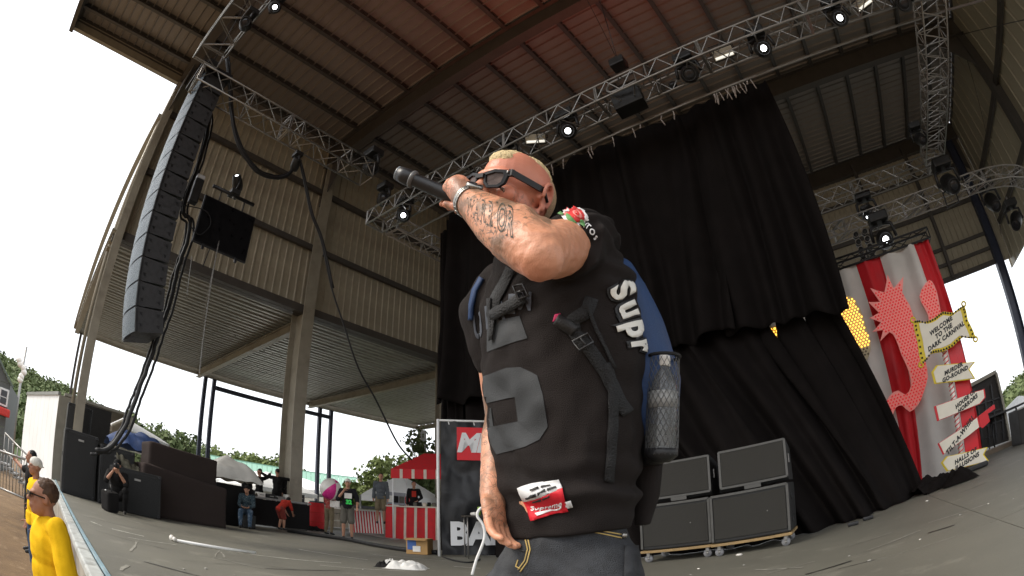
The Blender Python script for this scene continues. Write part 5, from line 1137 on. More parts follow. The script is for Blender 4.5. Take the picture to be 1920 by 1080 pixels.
cart('black sub speaker on casters nearest the singer, left of the pair', 'black monitor speaker on the left cart, partly hidden by the bottle', CX0, CX1-.015, YC+.05, 0)
cart('black sub speaker on casters, right one of the pair', 'black monitor speaker tilted on the right cart', CX1+.005, CX2, YC, 1)
tag(MB().bbox((-2.95, 6.6, .95), (.05, .03, .04), .005).build('red_tag', RS), 'small red tag on the front of the left cart', 'tag')
for px, py in ((1600, 986), (1628, 975)):
    q = onz(px, py); tag(MB().bbox((q.x, q.y, .03), (.16, .06, .05), .015).build('floor_box', BLACKM), 'small metal floor box at the foot of the lower curtain' + (', right one' if px > 1610 else ', left one'), 'floor box')

# ------------------------------------------------------------------ striped drape with lit panels, sign post
DRW = mat('grey_white_drape', (.60, .575, .54), .85, nscale=2, namt=.1, bump=.2, bscale=14); DRR = mat('dark_red_drape', (.52, .005, .012), .6, nscale=2, namt=.15, bump=.2, bscale=14)
YD = 12.6
def onp(px, py, y=YD): return ony(px, py, y)
dr = thing('striped_drape', 'tall red and grey white striped drape hanging from a black header truss', 'drape', (1.5, YD, 0))
# stripe borders: top x / bottom x on the plane
tops = [(1500, 512), (1602, 490), (1648, 478), (1717, 460), (1745, 452)]
bots = [(1560, 930), (1718, 905), (1722, 905), (1742, 898), (1835, 870)]
zt3 = onp(1660, 478).z
def bx(px, py): return onp(px, py).x
B_ = [(-1.2, -1.2), (bx(1602, 505), .62+.25), (bx(1652, 490), bx(1742, 880) - .42), (bx(1717, 470), bx(1742, 880)+1.05), (bx(1742, 465), 3.15)]
B_ = [(-1.6, -1.6), (.62, .95), (1.22, 1.75), (2.55, 2.72), (3.05, 3.35)]
B_ = [(-1.6, -1.6), (bx(1606, 500), bx(1690, 800)), (bx(1652, 488), bx(1726, 860)), (bx(1716, 468), bx(1800, 740)), (bx(1744, 460), bx(1834, 790))]
for i in range(4):
    (t0, b0_), (t1, b1_) = B_[i], B_[i+1]
    mb = MB(); mb.grid(lambda u, v: V((t0+(t1-t0)*u)*(1-v) + (b0_+(b1_-b0_)*u)*v, YD + .06*math.sin((u*(t1-t0)+t0)*9 + 2*noise.noise(V(u*2, v, i))) + .05*noise.noise(V(u*4+i*9, v*3, 1)), zt3*(1-v)+.02), 30 if i == 0 else 18, 40)
    mb.build('stripe', DRW if i % 2 == 0 else DRR, dr)
truss('header_truss', 'black header truss holding up the striped drape', box_chords((-.5, 12.55, zt3+.02), (bx(1744, 445), 12.55, zt3+.02), .3, .28, (0, 1, 0)), .5, m=BLACKM, r=.03)
# lit panels
def bulb_panel(name, label, outline, y, col_face, col_bulb, es, step=.085, th=.05, cat='lit sign', z_on=None, emit_from=None):
    t = thing(name, label, cat, outline[0]); poly = [V(p.x, y, p.z) for p in outline]
    bm = bmesh.new(); vs = [bm.verts.new(p) for p in poly]; bm.free(); n = len(poly); V0 = poly; F0_ = [list(t_) for t_ in tessellate_polygon([[V(q.x, q.z, 0) for q in poly]])]
    mb = MB(); mb._add(V0 + [v + V(0, th, 0) for v in V0], F0_ + [[i+n for i in f][::-1] for f in F0_] + [(i, (i+1) % n, n+(i+1) % n, n+i) for i in range(n)], False); mb.build('board', col_face, t)
    def inside(x, z):
        c = False; j = n-1
        for i in range(n):
            a, b = poly[i], poly[j]
            if (a.z > z) != (b.z > z) and x < (b.x-a.x)*(z-a.z)/(b.z-a.z) + a.x: c = not c
            j = i
        return c
    x0, x1, z0, z1 = min(p.x for p in poly), max(p.x for p in poly), min(p.z for p in poly), max(p.z for p in poly)
    me = MB().ball((0, 0, 0), (.024, .018, .024), 6, 4).mesh('bulb', col_bulb[0]); me2 = MB().ball((0, 0, 0), (.024, .018, .024), 6, 4).mesh('bulb', col_bulb[1]); cnt = 0; extra = MB()
    k = 0; z = z0
    while z < z1:
        x = x0 + (step/2 if k % 2 else 0)
        while x < x1:
            if inside(x, z) and all(inside(x+dx, z+dz) for dx, dz in ((.03, 0), (-.03, 0), (0, .03), (0, -.03))):
                lit = emit_from is None or z > emit_from
                if cnt < 280: share('bulb', me if lit else me2, [V(x, y-.012, z) - t.location], t)
                else: extra.mi = 0; extra.ball((x, y-.012, z), (.024, .018, .024), 6, 4)
                cnt += 1
            x += step
        z += step*.8; k += 1
    if extra.v: tag(extra.build('bulbs', col_bulb[0], t), kind='stuff')
    return t
PKF = mat('pale_pink_board', (.80, .29, .26), .5, nscale=4, namt=.06, emit=(1, .22, .18), estr=.14); PKB = mat('pink_bulb', (.50, .012, .02), .3, namt=0, emit=(1, .05, .05), estr=.35); RB = mat('red_bulb_dim', (.5, .03, .04), .3, namt=0)  # pink board face glows faintly, imitating the light of its bulbs
YF = mat('cream_board', (.55, .45, .28), .5, nscale=4, namt=.06); YB_ = mat('amber_bulb', (.9, .6, .1), .3, namt=0, emit=(1, .55, .08), estr=2.6); DB = mat('dim_bulb', (.16, .13, .08), .3, namt=0); GR_ = mat('green_bulb', (.05, .7, .1), .3, namt=0)
def smooth(pts, sub=5):
    out = []; n = len(pts)
    for i in range(n):
        p0, p1, p2, p3 = [V(*pts[(i+k-1) % n], 0) for k in range(4)]
        for k in range(sub):
            t = k/sub; q = .5*((2*p1) + (p2-p0)*t + (2*p0-5*p1+4*p2-p3)*t*t + (3*p1-p0-3*p2+p3)*t**3); out.append((q.x, q.y))
    return out
# plain swirling ribbon board (a generic fairground flourish)
rib = [(1668, 622), (1650, 640), (1656, 618), (1636, 622), (1652, 604), (1630, 596), (1648, 586), (1628, 566), (1650, 566), (1632, 540), (1658, 548), (1664, 514), (1676, 540), (1694, 518), (1692, 548), (1706, 572), (1716, 606), (1722, 640), (1734, 672), (1740, 706), (1732, 736), (1722, 758), (1706, 772), (1692, 760), (1680, 764), (1672, 782), (1660, 786), (1656, 768), (1668, 742), (1684, 732), (1698, 740), (1708, 724), (1704, 696), (1690, 664), (1680, 636)]
bulb_panel('lit_panel', 'pink bulb studded flourish board hanging before the striped drape', [onp(x, y, 12.3) for x, y in smooth(rib, 2)], 12.3, PKF, (PKB, RB), 1)
rb2 = [(1724, 555), (1742, 525), (1756, 545), (1764, 585), (1772, 620), (1748, 630), (1740, 590)]
bulb_panel('lit_panel', 'smaller pink bulb board behind the top of the welcome sign', [onp(x, y, 12.34) for x, y in smooth(rb2, 3)], 12.34, PKF, (PKB, RB), 1)
ye = [(1596, 556), (1612, 578), (1624, 610), (1632, 640), (1630, 665), (1618, 682), (1600, 686), (1586, 660), (1575, 600), (1580, 560)]
bulb_panel('lit_panel', 'yellow bulb studded round panel partly hidden by the black curtain', [onp(x, y, 12.2) for x, y in smooth(ye, 3)], 12.2, YF, (YB_, DB), 1, emit_from=onp(1610, 655, 12.2).z)
for (pts, lab) in ((((1424, 655), (1428, 620), (1466, 606), (1462, 632), (1440, 656)), 'small lit amber bulb panel showing through the gap between the curtains'), (((1500, 622), (1524, 618), (1520, 640), (1512, 648), (1503, 640)), 'tiny lit amber triangle in the gap between the curtains'), (((1262, 680), (1274, 682), (1276, 712), (1268, 712)), 'sliver of lit amber bulbs beside the backpack bottle'), (((1398, 640), (1428, 620), (1424, 657), (1404, 660)), 'pale panel corner in the curtain gap left of the amber bulbs')):
    bulb_panel('lit_panel', lab, [ony(x, y, 9.6) for x, y in pts], 9.6, YF if 'pale' not in lab else DRW, (YB_, DB), 1, step=.075)
# sign post
sp0 = onz(1800, 892); YS = sp0.y; sgn = thing('sign_post', 'tall red sign post with a candy striped pole', 'sign post', (sp0.x, YS, 0))
def ons(px, py, dy=0): return ony(px, py, YS+dy)
pt_, pb_ = ons(1768, 640), ons(1806, 880); STR_R = mat('glossy_red', (.62, .01, .02), .35, nscale=4, namt=.08)
MB().tube([(pb_.x, YS+.05, 0.02), (pt_.x + (pb_.x-pt_.x)*.5, YS+.05, pt_.z*.5), (pb_.x - .0, YS+.05, pt_.z+.2)], .055, 12).build('pole', WV, sgn)
for k in range(30):
    z = .1 + k*(pt_.z/30); pts = [V(pb_.x + .057*math.cos(a), YS+.05 + .057*math.sin(a), z + .07*a/PI) for a in [PI + PI*i/8 for i in range(9)]]; MB().tube(pts, .012, 5).build('stripe', STR_R, sgn)
MB().bbox((pb_.x+.28, YS+.12, pt_.z*.5), (.34, .04, pt_.z), .01).build('red_board', STR_R, sgn); MB().bbox((pb_.x+.1, YS+.05, .06), (.9, .5, .1), .03).build('base', BLACKP, sgn)
INK = mat('sign_ink', (.02, .02, .02), .6, namt=0); CRE = mat('cream_sign', (.80, .74, .62), .55, nscale=4, namt=.07); YLW = mat('yellow_trim', (.72, .55, .03), .5, nscale=5, namt=.1)
def sign(label, outline, lines, trim, sz, ang, inner=.9, dy=-.1, bulbs=False, cen=None, thick=.03, warp=None, arrow=None):
    P3 = [ons(x, y, dy) for x, y in outline]; c = sum(P3, V(0, 0, 0))/len(P3); t = thing('arrow_sign' if arrow is None else arrow, label, 'sign', c)
    MB().slab([V(p.x, YS+dy, p.z) for p in P3], (0, -1, 0), -thick).v
    o = MB().slab([V(p.x, YS+dy, p.z) for p in P3][::1], (0, 1, 0), thick).build('trim_board', trim, t)
    o = MB().slab([V(c.x + (p.x-c.x)*inner, YS+dy-.012, c.z + (p.z-c.z)*inner) for p in P3], (0, 1, 0), .014).build('face', CRE, t)
    xd = V(math.cos(ang), 0, math.sin(ang)); zd = V(-math.sin(ang), 0, math.cos(ang)); n = len(lines)
    for i, ln in enumerate(lines):
        off = ((n-1)/2 - i)*sz*1.02; text_on(ln, V(c.x, YS+dy-.016, c.z) + zd*off + (xd*0), xd, zd, sz, .006, shear=.3, ext=.002, spacing=1.12, warp=warp).build('lettering', INK, t)
    if bulbs:
        m = len(P3); me = MB().ball((0, 0, 0), .022, 8, 6).mesh('bulb', INK)
        for i in range(m):
            a, b = P3[i], P3[(i+1) % m]
            for k in range(2): p = a.lerp(b, k/2); q = V(c.x + (p.x-c.x)*.93, YS+dy-.014, c.z + (p.z-c.z)*.93); share('bulb', me, [q - t.location], t)
        for p in (P3[0], ): pass
    return t, P3
wel = smooth([(1712, 602), (1732, 604), (1752, 596), (1768, 584), (1788, 586), (1808, 572), (1815, 600), (1830, 634), (1806, 632), (1786, 650), (1764, 660), (1744, 664), (1728, 684), (1720, 640)], 2)
t, P3 = sign('wavy yellow edged sign reading WELCOME TO THE DARK CARNIVAL at the top of the post', wel, ['WELCOME', 'TO THE', 'DARK CARNIVAL'], YLW, .118, .26, inner=.8, dy=-.14, bulbs=True, arrow='welcome_sign')
for (px, py) in ((1807, 570), (1829, 636), (1727, 684), (1712, 600)):
    c = ons(px, py, -.14); MB().tube([c + V(.05*math.cos(a), 0, .05*math.sin(a)) for a in [2*PI*i/10 for i in range(10)]], .018, 6, closed=True).build('scroll', YLW, t)
sign('yellow edged arrow sign reading MURDER GO-ROUND below the welcome sign', [(1746, 698), (1755, 685), (1829, 678), (1818, 692), (1829, 710), (1752, 720)], ['MURDER', 'GO-ROUND'], YLW, .108, .12, inner=.9, dy=-.1)
sign('red edged arrow sign reading HOUSE OF HORRORS in the middle of the post', [(1751, 762), (1826, 735), (1846, 729), (1848, 745), (1838, 757), (1757, 790)], ['HOUSE OF', 'HORRORS'], STR_R, .105, .33, inner=.93, dy=-.1)
sign('red edged slanting sign reading TILT-A-WHIRL with a pointing hand end', [(1758, 832), (1834, 781), (1838, 800), (1768, 853)], ['TILT-A-WHIRL'], STR_R, .125, .62, inner=.93, dy=-.1)
hp3 = [ons(x, y, -.08) for x, y in ((1835, 780), (1848, 770), (1864, 758), (1866, 766), (1852, 776), (1856, 790), (1842, 803), (1838, 800))]; hnd = thing('hand_board', 'red pointing hand board at the end of the slanting sign', 'sign', hp3[0]); MB().slab([V(p.x, YS-.09, p.z) for p in hp3], (0, 1, 0), .03).build('board', STR_R, hnd)
sign('yellow edged ribbon sign reading HALLS OF ILLUSIONS lowest on the post', [(1764, 868), (1774, 856), (1852, 838), (1845, 852), (1854, 864), (1775, 884)], ['HALLS OF', 'ILLUSIONS'], YLW, .112, .2, inner=.92, dy=-.1)
# things beyond at the right
SETP = mat('black_set_board', (.025, .022, .02), .7, nscale=5, namt=.3); st2 = thing('set_house', 'dark framed set piece with a sloping top behind the sign post', 'set piece', onp(1850, 800, 16))
Q = [onp(x, y, 16) for x, y in ((1800, 735), (1866, 700), (1880, 745), (1892, 826), (1820, 850))]
MB().slab([V(p.x, 16, p.z) for p in Q], (0, 1, 0), .1).build('board', SETP, st2); MB().beam(Q[0] + V(0, -.1, .03), Q[1] + V(0, -.1, .03), .1, .1).build('ridge', PB, st2); MB().beam(Q[1] + V(0, -.1, 0), Q[3] + V(0, -.1, 0), .1, .08).build('post', PB, st2)
for k in range(5):
    a, b = onp(1816+k*14, 742-k*7, 15.95), onp(1830+k*13, 840-k*4, 15.95); MB().beam(a, b, .03, .05).build('slat', BLACKM, st2)
for k in range(4):
    a, b = onp(1815, 765+k*22, 15.95), onp(1884, 742+k*22, 15.95); MB().beam(a, b, .03, .04).build('slat', BLACKM, st2)
r = ray(1912, 764); q = EYE + r*(24/math.hypot(r.x, r.y)); tent('white peaked tent at the right edge behind the stage tables', (q.x, q.y, 0), 5.0, q.z+.5, q.z-1.0, .2)
q = onz(1875, 838); t = thing('trestle_table', 'dark trestle table near the right edge of the stage', 'table', (q.x+.3, q.y, 0)); MB().bbox((0, 0, .95), (1.4, .8, .06), .01).build('table_top', BLACKP, t, True)
for sx in (-.6, .6):
    MB().tube([(sx, -.35, 0), (sx*.8, 0, .95)], .025, 6).build('leg', BLACKM, t, True); MB().tube([(sx, .35, 0), (sx*.8, 0, .95)], .025, 6).build('leg', BLACKM, t, True)
q = onz(1915, 832); t = thing('road_case', 'dark road case at the far right edge', 'case', (q.x+.5, q.y, 0)); MB().bbox((0, 0, .42), (1.3, .9, .84), .03).build('case_body', SETP, t, True); MB().bbox((0, -.46, .82), (1.3, .03, .04), .01).build('edge', ALU, t, True)
q = onz(1835, 862); t = thing('waste_bin', 'small dark bin and legs beside the red board of the sign post', 'bin', (q.x-.1, q.y+.5, 0)); MB().tube([(0, 0, 0), (0, 0, .75)], [.18, .22], 14).build('drum', BLACKP, t, True); MB().tube([(0, 0, .75), (0, 0, .8)], .23, 14).build('lid', mat('green_lid', (.03, .12, .1), .5), t, True)
mb = MB(); mb.grid(lambda u, v: onz(1800, 905) + V((u-.5)*.7, (v-.5)*.5, .02 + .22*math.sin(PI*u)*math.sin(PI*v)*(1+.6*noise.noise(V(u*5, v*5, 3)))), 24, 16); tag(mb.build('cloth_heap', CURT), 'crumpled black cloth heap at the base of the sign post', 'cloth')
tag(MB().box((5, 14.2, .06), (9, .5, .12)).build('floor_sill', mat('ply_board', (.20, .16, .12), .8)), 'low brown board sill along the floor behind the sign post', 'sill')
# red wash lamps in the rig lighting the roof (the photograph shows their red glow on the roof)
for x, e in ((-5.2, 230), (-1.6, 330)):
    ld = bpy.data.lights.new('red_wash', 'SPOT'); lo = bpy.data.objects.new('red_wash', ld); COL.objects.link(lo); ld.energy = e; ld.color = (1, .13, .07); ld.spot_size = math.radians(125); ld.spot_blend = 1; ld.shadow_soft_size = .2
    lo.location = (x, 7.9, CAMZ+8.05); lo.rotation_euler = (V(-.05, -.15, 1)).to_track_quat('-Z', 'Y').to_euler()
    t = thing('wash_lamp', ('small up-facing red wash lamp on the main truss near the hoist' if x > -3 else 'small up-facing red wash lamp left of the other on the main truss'), 'lamp', (x, 7.9, CAMZ+7.9)); MB().tube([(0, 0, 0), (0, 0, .1)], .09, 12).build('can', BLACKP, t, True); MB().tube([(0, 0, .1), (0, 0, .104)], .06, 12).build('lens', mat('red_lens', (.6, .02, .01), .2, namt=0, emit=(1, .06, .03), estr=4), t, True)

# more scuffs, tape and drag marks on the floor
MARK = mat('pale_scuff', (.30, .29, .25), .7, nscale=20, namt=.3, dirt=(.13, .125, .10), dirt_amt=.9, dscale=14); MARKD = mat('tape_mark', (.045, .043, .038), .6, nscale=20, namt=.3, dirt=(.14, .135, .11), dirt_amt=.8, dscale=10)
rs = random.Random(5)
for k in range(28):
    px, py = rs.uniform(230, 1890), 0; base_y = 1003 if px < 900 else (1075 - (px-900)*.13 if px < 1500 else 1045 - (px-1500)*.32)
    py = base_y + rs.uniform(8, 70)
    if 860 < px < 1230 or py > 1078: continue
    q = onz(px, py); a = rs.uniform(-.6, .6) + (0 if k % 3 else 1.4); L = rs.uniform(.15, 1.1); d = V(math.cos(a), math.sin(a), 0)
    o = strip([q + d*L*(i/8-.5) + V(0, .008*math.sin(i*.8+k), 0) for i in range(9)], rs.uniform(.008, .035), .0048).build('floor_scuff', MARK if k % 3 else MARKD); tag(o, kind='structure')
# ------------------------------------------------------------------ the singer close to the camera
from mathutils.bvhtree import BVHTree
def unit(v): return V(*v).normalized()
PSI = math.radians(43)
NF = -HD*math.cos(PSI) - RT*math.sin(PSI); LF = RT*math.cos(PSI) - HD*math.sin(PSI); UP = V(0, 0, 1)
foot = at(1065, 1000, 1.2); SG = thing('person', 'blond singer in sunglasses and black jersey, tattooed arm holding a microphone up to his face', 'person', (foot.x, foot.y, 0))

# tattooed skin
TS = bpy.data.materials.new('tattooed_skin'); TS.use_nodes = True; n = TS.node_tree; L_ = n.links; p = n.nodes['Principled BSDF']
p.inputs['Roughness'].default_value = .42; p.inputs['Specular IOR Level'].default_value = .45; p.inputs['Subsurface Weight'].default_value = .08; p.inputs['Subsurface Radius'].default_value = (1, .35, .2); p.inputs['Subsurface Scale'].default_value = .008
tc = n.nodes.new('ShaderNodeTexCoord')
def NN(t, **k):
    a = n.nodes.new(t)
    for q, v in k.items():
        if q.startswith('_'): setattr(a, q[1:], v)
        else: a.inputs[q].default_value = v
    return a
def mrange(src, a, b, c=0, d=1): r = NN('ShaderNodeMapRange'); r.inputs[1].default_value = a; r.inputs[2].default_value = b; r.inputs[3].default_value = c; r.inputs[4].default_value = d; L_.new(src, r.inputs[0]); return r.outputs[0]
def mathn(op, a, b): r = NN('ShaderNodeMath', _operation=op); (L_.new(a, r.inputs[0]) if not isinstance(a, float) else setattr(r.inputs[0], 'default_value', a)); (L_.new(b, r.inputs[1]) if not isinstance(b, float) else setattr(r.inputs[1], 'default_value', b)); return r.outputs[0]
n1 = NN('ShaderNodeTexNoise', Scale=9.0, Detail=4.0); L_.new(tc.outputs['Object'], n1.inputs['Vector'])
base = NN('ShaderNodeMix', _data_type='RGBA'); base.inputs['A'].default_value = (.58, .245, .135, 1); base.inputs['B'].default_value = (.66, .325, .20, 1); L_.new(mrange(n1.outputs[0], .35, .65), base.inputs['Factor'])
red = NN('ShaderNodeMix', _data_type='RGBA'); red.inputs['B'].default_value = (.62, .20, .14, 1); L_.new(base.outputs['Result'], red.inputs['A']); ar = NN('ShaderNodeAttribute', _attribute_name='flush'); L_.new(ar.outputs['Fac'], red.inputs['Factor'])
w1 = NN('ShaderNodeTexNoise', Scale=26.0, Detail=1.5, Distortion=1.6); L_.new(tc.outputs['Object'], w1.inputs['Vector'])
line = mrange(mathn('ABSOLUTE', mathn('SUBTRACT', w1.outputs[0], .5), 0.0), .013, .032, .85, 0)
w3 = NN('ShaderNodeTexNoise', Scale=34.0, Detail=2.0, Distortion=.8); L_.new(tc.outputs['Object'], w3.inputs['Vector'])
line2 = mrange(mathn('ABSOLUTE', mathn('SUBTRACT', w3.outputs[0], .46), 0.0), .007, .022, .7, 0)
w2 = NN('ShaderNodeTexNoise', Scale=15.0, Detail=3.0, Distortion=.6); L_.new(tc.outputs['Object'], w2.inputs['Vector'])
patch = mrange(w2.outputs[0], .43, .56, 0, .8)
m = mathn('MAXIMUM', mathn('MAXIMUM', line, line2), patch)
at_ = NN('ShaderNodeAttribute', _attribute_name='ink'); m = mathn('MULTIPLY', mathn('MULTIPLY', m, at_.outputs['Fac']), .85)
ink = NN('ShaderNodeMix', _data_type='RGBA'); ink.inputs['B'].default_value = (.060, .068, .048, 1); L_.new(red.outputs['Result'], ink.inputs['A']); L_.new(m, ink.inputs['Factor']); L_.new(ink.outputs['Result'], p.inputs['Base Color'])
nb = NN('ShaderNodeTexNoise', Scale=260.0, Detail=3.0); L_.new(tc.outputs['Object'], nb.inputs['Vector']); bp_ = NN('ShaderNodeBump', Strength=.4, Distance=.002); L_.new(nb.outputs[0], bp_.inputs['Height']); L_.new(bp_.outputs[0], p.inputs['Normal'])

# joints
S_L, E_L, W_L = at(1088, 458, 1.06), at(1008, 474, .80), at(874, 373, .955)
S_R, E_R, W_R = at(922, 590, 1.24), at(942, 780, 1.29), at(922, 925, 1.19)
NECK = at(985, 470, 1.10)
# head
HC = at(961, 367, 1.035); a = math.radians(49)
HF = (-RT*math.cos(a) - HD*math.sin(a) - UP*.09).normalized(); HU = (UP - HF*HF.dot(UP)).normalized(); HU = (HU + RT*.48).normalized(); HU = (HU - HF*HF.dot(HU)).normalized(); HX = HF.cross(HU)*-1
HX = HU.cross(HF) * 1.0
if HX.dot(HD) > 0: HX = -HX                              # his left side is the one towards the camera
HMt = Matrix((HX, -HF, HU)).transposed()
def H(x, y, z): return HC + HMt @ V(x, y, z)
b = MB()
b.ball(H(0, .018, .022), (.075, .096, .082), 28, 20, HMt); b.ball(H(0, .0, .03), (.070, .088, .078), 24, 16, HMt); b.ball(H(0, .05, .0), (.066, .062, .075), 24, 16, HMt)
b.ball(H(0, -.018, -.030), (.064, .070, .075), 24, 16, HMt); b.ball(H(0, -.035, -.075), (.047, .052, .040), 20, 14, HMt); b.ball(H(0, -.072, -.098), (.024, .022, .020), 14, 10, HMt)
b.ball(H(0, -.076, .028), (.052, .018, .013), 16, 8, HMt)
b.limb([H(0, -.082, .022), H(0, -.098, .0), H(0, -.112, -.024)], [.009, .011, .0145], 12)
for sx in (1, -1):
    b.ball(H(.011*sx, -.098, -.027), (.010, .012, .009), 10, 8, HMt); b.ball(H(.042*sx, -.058, -.022), (.025, .024, .022), 14, 10, HMt)
    b.limb([H(.052*sx, -.005, -.085), H(.066*sx, .012, -.045)], [.014, .014], 10)
    # ear: rim, lobe, inner bowl
    er = [H(.078*sx + .010*sx*math.sin(t*.5), .026 + .019*math.cos(t) + .004, .002 + .030*math.sin(t)) for t in [-.9 + i*(4.2/10) for i in range(11)]]
    b.tube(er, .0052, 8); b.ball(er[0], .0055, 8, 6); b.ball(er[-1], .0052, 8, 6); b.ball(H(.078*sx, .024, -.028), (.006, .010, .011), 10, 8, HMt); b.ball(H(.073*sx, .026, .0), (.007, .015, .024), 10, 8, HMt); b.ball(H(.077*sx, .012, -.006), (.005, .005, .007), 8, 6, HMt)
b.ball(H(0, -.086, -.058), (.026, .012, .0065), 12, 8, HMt); b.ball(H(0, -.084, -.070), (.022, .012, .0075), 12, 8, HMt)
# neck and upper chest
b.limb([H(0, .03, -.06), NECK + (H(0, .03, -.06)-NECK)*.45, NECK - UP*.05], [.060, .061, .075], 18)
b.limb([H(0, -.01, -.085), NECK + NF*.045], [.040, .045], 14)
CH = at(1020, 560, 1.13); b.limb([CH, CH.lerp(S_L, .9)], [.11, .07], 18); b.limb([CH, CH.lerp(S_R, .8)], [.11, .06], 18)
HIP = at(1062, 960, 1.2); b.limb([CH, CH.lerp(HIP, .5), HIP], [.12, .115, .12], 18)
# left arm (raised)
fl_ = lambda a_, b_, t: a_.lerp(b_, t)
b.limb([S_L, fl_(S_L, E_L, .35), fl_(S_L, E_L, .7), E_L], [.058, .060, .056, .047], 22)
b.ball(fl_(S_L, E_L, .4) - UP*.004, (.062, .062, .062), 18, 12); b.ball(E_L - UP*.004 + unit(E_L - W_L)*.010, .043, 18, 12); b.ball(fl_(S_L, E_L, .8) + UP*.018 - RT*.02, .05, 18, 12)
b.limb([E_L, fl_(E_L, W_L, .22), fl_(E_L, W_L, .5), fl_(E_L, W_L, .8), W_L], [.047, .054, .050, .038, .0300], 22)
b.ball(fl_(E_L, W_L, .28) + UP*.006, .056, 18, 12)
# microphone axis
M0, M1 = at(747, 325, 1.00), at(893, 388, 1.02); MA = (M1-M0).normalized()
MC = (EYE-M0); MC = (MC - MA*MC.dot(MA)).normalized(); MU = MC.cross(MA)
if MU.z < 0: MU = -MU
def mic(s, ang, r): return M0 + MA*s + (MC*math.cos(ang) + MU*math.sin(ang))*r
def s_at(px): 
    best = min(range(400), key=lambda i: abs(px_of(M0 + MA*(i*.001))[0] - px)); return best*.001
def px_of(P):
    c = CAMROT.transposed() @ (P - EYE); th = math.atan2(math.hypot(c.x, c.y), -c.z); t = th
    for _ in range(25): t = th/(1+KD*t*t)
    q = math.hypot(c.x, c.y); return (960 + FPX*t*c.x/q, 540 - FPX*t*c.y/q)
sk0 = s_at(838); R0 = .018
PALM = (mic(sk0+.030, .55, .045))
b.limb([W_L, fl_(W_L, PALM, .6), PALM], [.029, .030, .031], 18)
for k in range(4):                                       # fingers wrapped round the handle
    s = sk0 + .0205*k; rf = (.0092, .0098, .0098, .0086)[k]; g = R0 + rf*.9
    pts = [mic(s + .004, .35, g+.014), mic(s+.001, .95, g+.007), mic(s, 1.6, g+.004), mic(s, 2.4, g+.001), mic(s, 3.2, g), mic(s, 4.0, g), mic(s-.001, 4.75, g)]
    b.limb(pts, [rf*1.18, rf*1.15, rf*1.08, rf*1.05, rf, rf*.95, rf*.82], 12)
    b.limb([PALM, mic(s + .004, .45, g+.014)], [.018, rf*1.2], 12); b.ball(mic(s+.003, .75, g+.012), rf*1.28, 12, 8)
b.limb([fl_(W_L, PALM, .35) - MU*.012, mic(sk0+.055, -.3, R0+.018), mic(sk0+.035, -.75, R0+.012), mic(sk0+.012, -.95, R0+.010)], [.017, .0145, .0115, .0092], 12)   # thumb along the handle
# right arm (hanging)
b.limb([S_R, fl_(S_R, E_R, .5), E_R], [.055, .048, .042], 20); b.limb([E_R, fl_(E_R, W_R, .3), fl_(E_R, W_R, .7), W_R], [.042, .044, .034, .0275], 20)
HD_R = unit(at(932, 990, 1.15) - W_R); PN = (LF*.8 - NF*.1).normalized()
wr = W_R; d = HD_R; nn = (PN - d*PN.dot(d)).normalized(); xx = d.cross(nn).normalized(); M_ = Matrix((xx, d, nn)).transposed()
b.limb([wr, wr + d*.03], [.0275, .028], 14); b.ball(wr + d*.045, (.040, .048, .020), 18, 12, M_)
for k in range(4):
    a_ = (-.029 + .0195*k); Lq = (.058, .068, .066, .056)[k]; r_ = .0094; p_ = wr + d*.082 + xx*a_
    b.limb([wr + d*.05 + xx*a_*.8, p_, p_ + (d*.98 + nn*.12)*Lq*.45, p_ + (d*.93 + nn*.28)*Lq*.8, p_ + (d*.86 + nn*.42)*Lq*1.08], [.0125, r_*1.12, r_*1.02, r_*.95, r_*.8], 12)
sx = 1 if xx.dot(RT) < 0 else -1
tb_ = [wr + d*.012 - xx*sx*.022, wr + d*.045 - xx*sx*.046 + nn*.008, wr + d*.075 - xx*sx*.055 + nn*.016, wr + d*.098 - xx*sx*.054 + nn*.024]; b.limb(tb_, [.016, .0135, .0115, .0092], 12)
me = remeshed(b, .0033, 5, .45, 'body')
NRM = [v.normal.copy() for v in me.vertices]
for v, n_v in zip(me.vertices, NRM):
    p_ = v.co
    if (p_-E_L).length < .16: v.co += n_v*(.0016*noise.noise(p_*38) + .0011*noise.noise(p_*95) - .0022*max(0, 1-abs((p_-E_L).length-.045)/.008)*max(0, noise.noise(p_*14)+.3))
    elif (p_-HC).length > .13: v.co += n_v*.0008*noise.noise(p_*80)
# ink and flush masks stored on the skin itself
ink_a = me.attributes.new('ink', 'FLOAT', 'POINT'); fl_a = me.attributes.new('flush', 'FLOAT', 'POINT')
def segd(p, a, b): ab = b-a; t = max(0, min(1, (p-a).dot(ab)/ab.length_squared)); return (p-(a+ab*t)).length, t
iv, fv = [], []
for v in me.vertices:
    p = v.co; d1, t1 = segd(p, E_L, W_L); d2, t2 = segd(p, S_L, E_L); d3, t3 = segd(p, E_R, W_R); d4 = (p-PALM).length; hd = (p-HC).length
    k = 0
    if hd > .14:
        if d1 < .075 and d1 < d2 + .01: k = 1 if t1 > .14 else max(0, t1/.14)
        if d2 < .08 and t2 < .45: k = max(k, .75*(1 - t2/.45))
        if d3 < .07 and p.z < 1.1: k = 1
        if d4 < .05 and (p-M0).length > .08: k = .8
        if (p-W_R).length < .09: k = .8
        if segd(p, NECK, HC)[0] < .09 and p.z < HC.z - .09 and d1 > .09 and d2 > .1: k = .9
    else:
        q = HMt.transposed() @ (p - HC)
        if q.x > .02 and -.03 < q.y + .03 < .04 and -.06 < q.z < -.012: k = .55
    iv.append(k); f = 0
    if hd < .15: q = HMt.transposed() @ (p - HC); f = .55 + .3*max(0, min(1, (q.y - .0)/.05))
    if d4 < .09: f = .25
    f = max(f, .55*max(0, 1-(p-(E_L - UP*.035)).length/.05)); fv.append(min(.9, f))
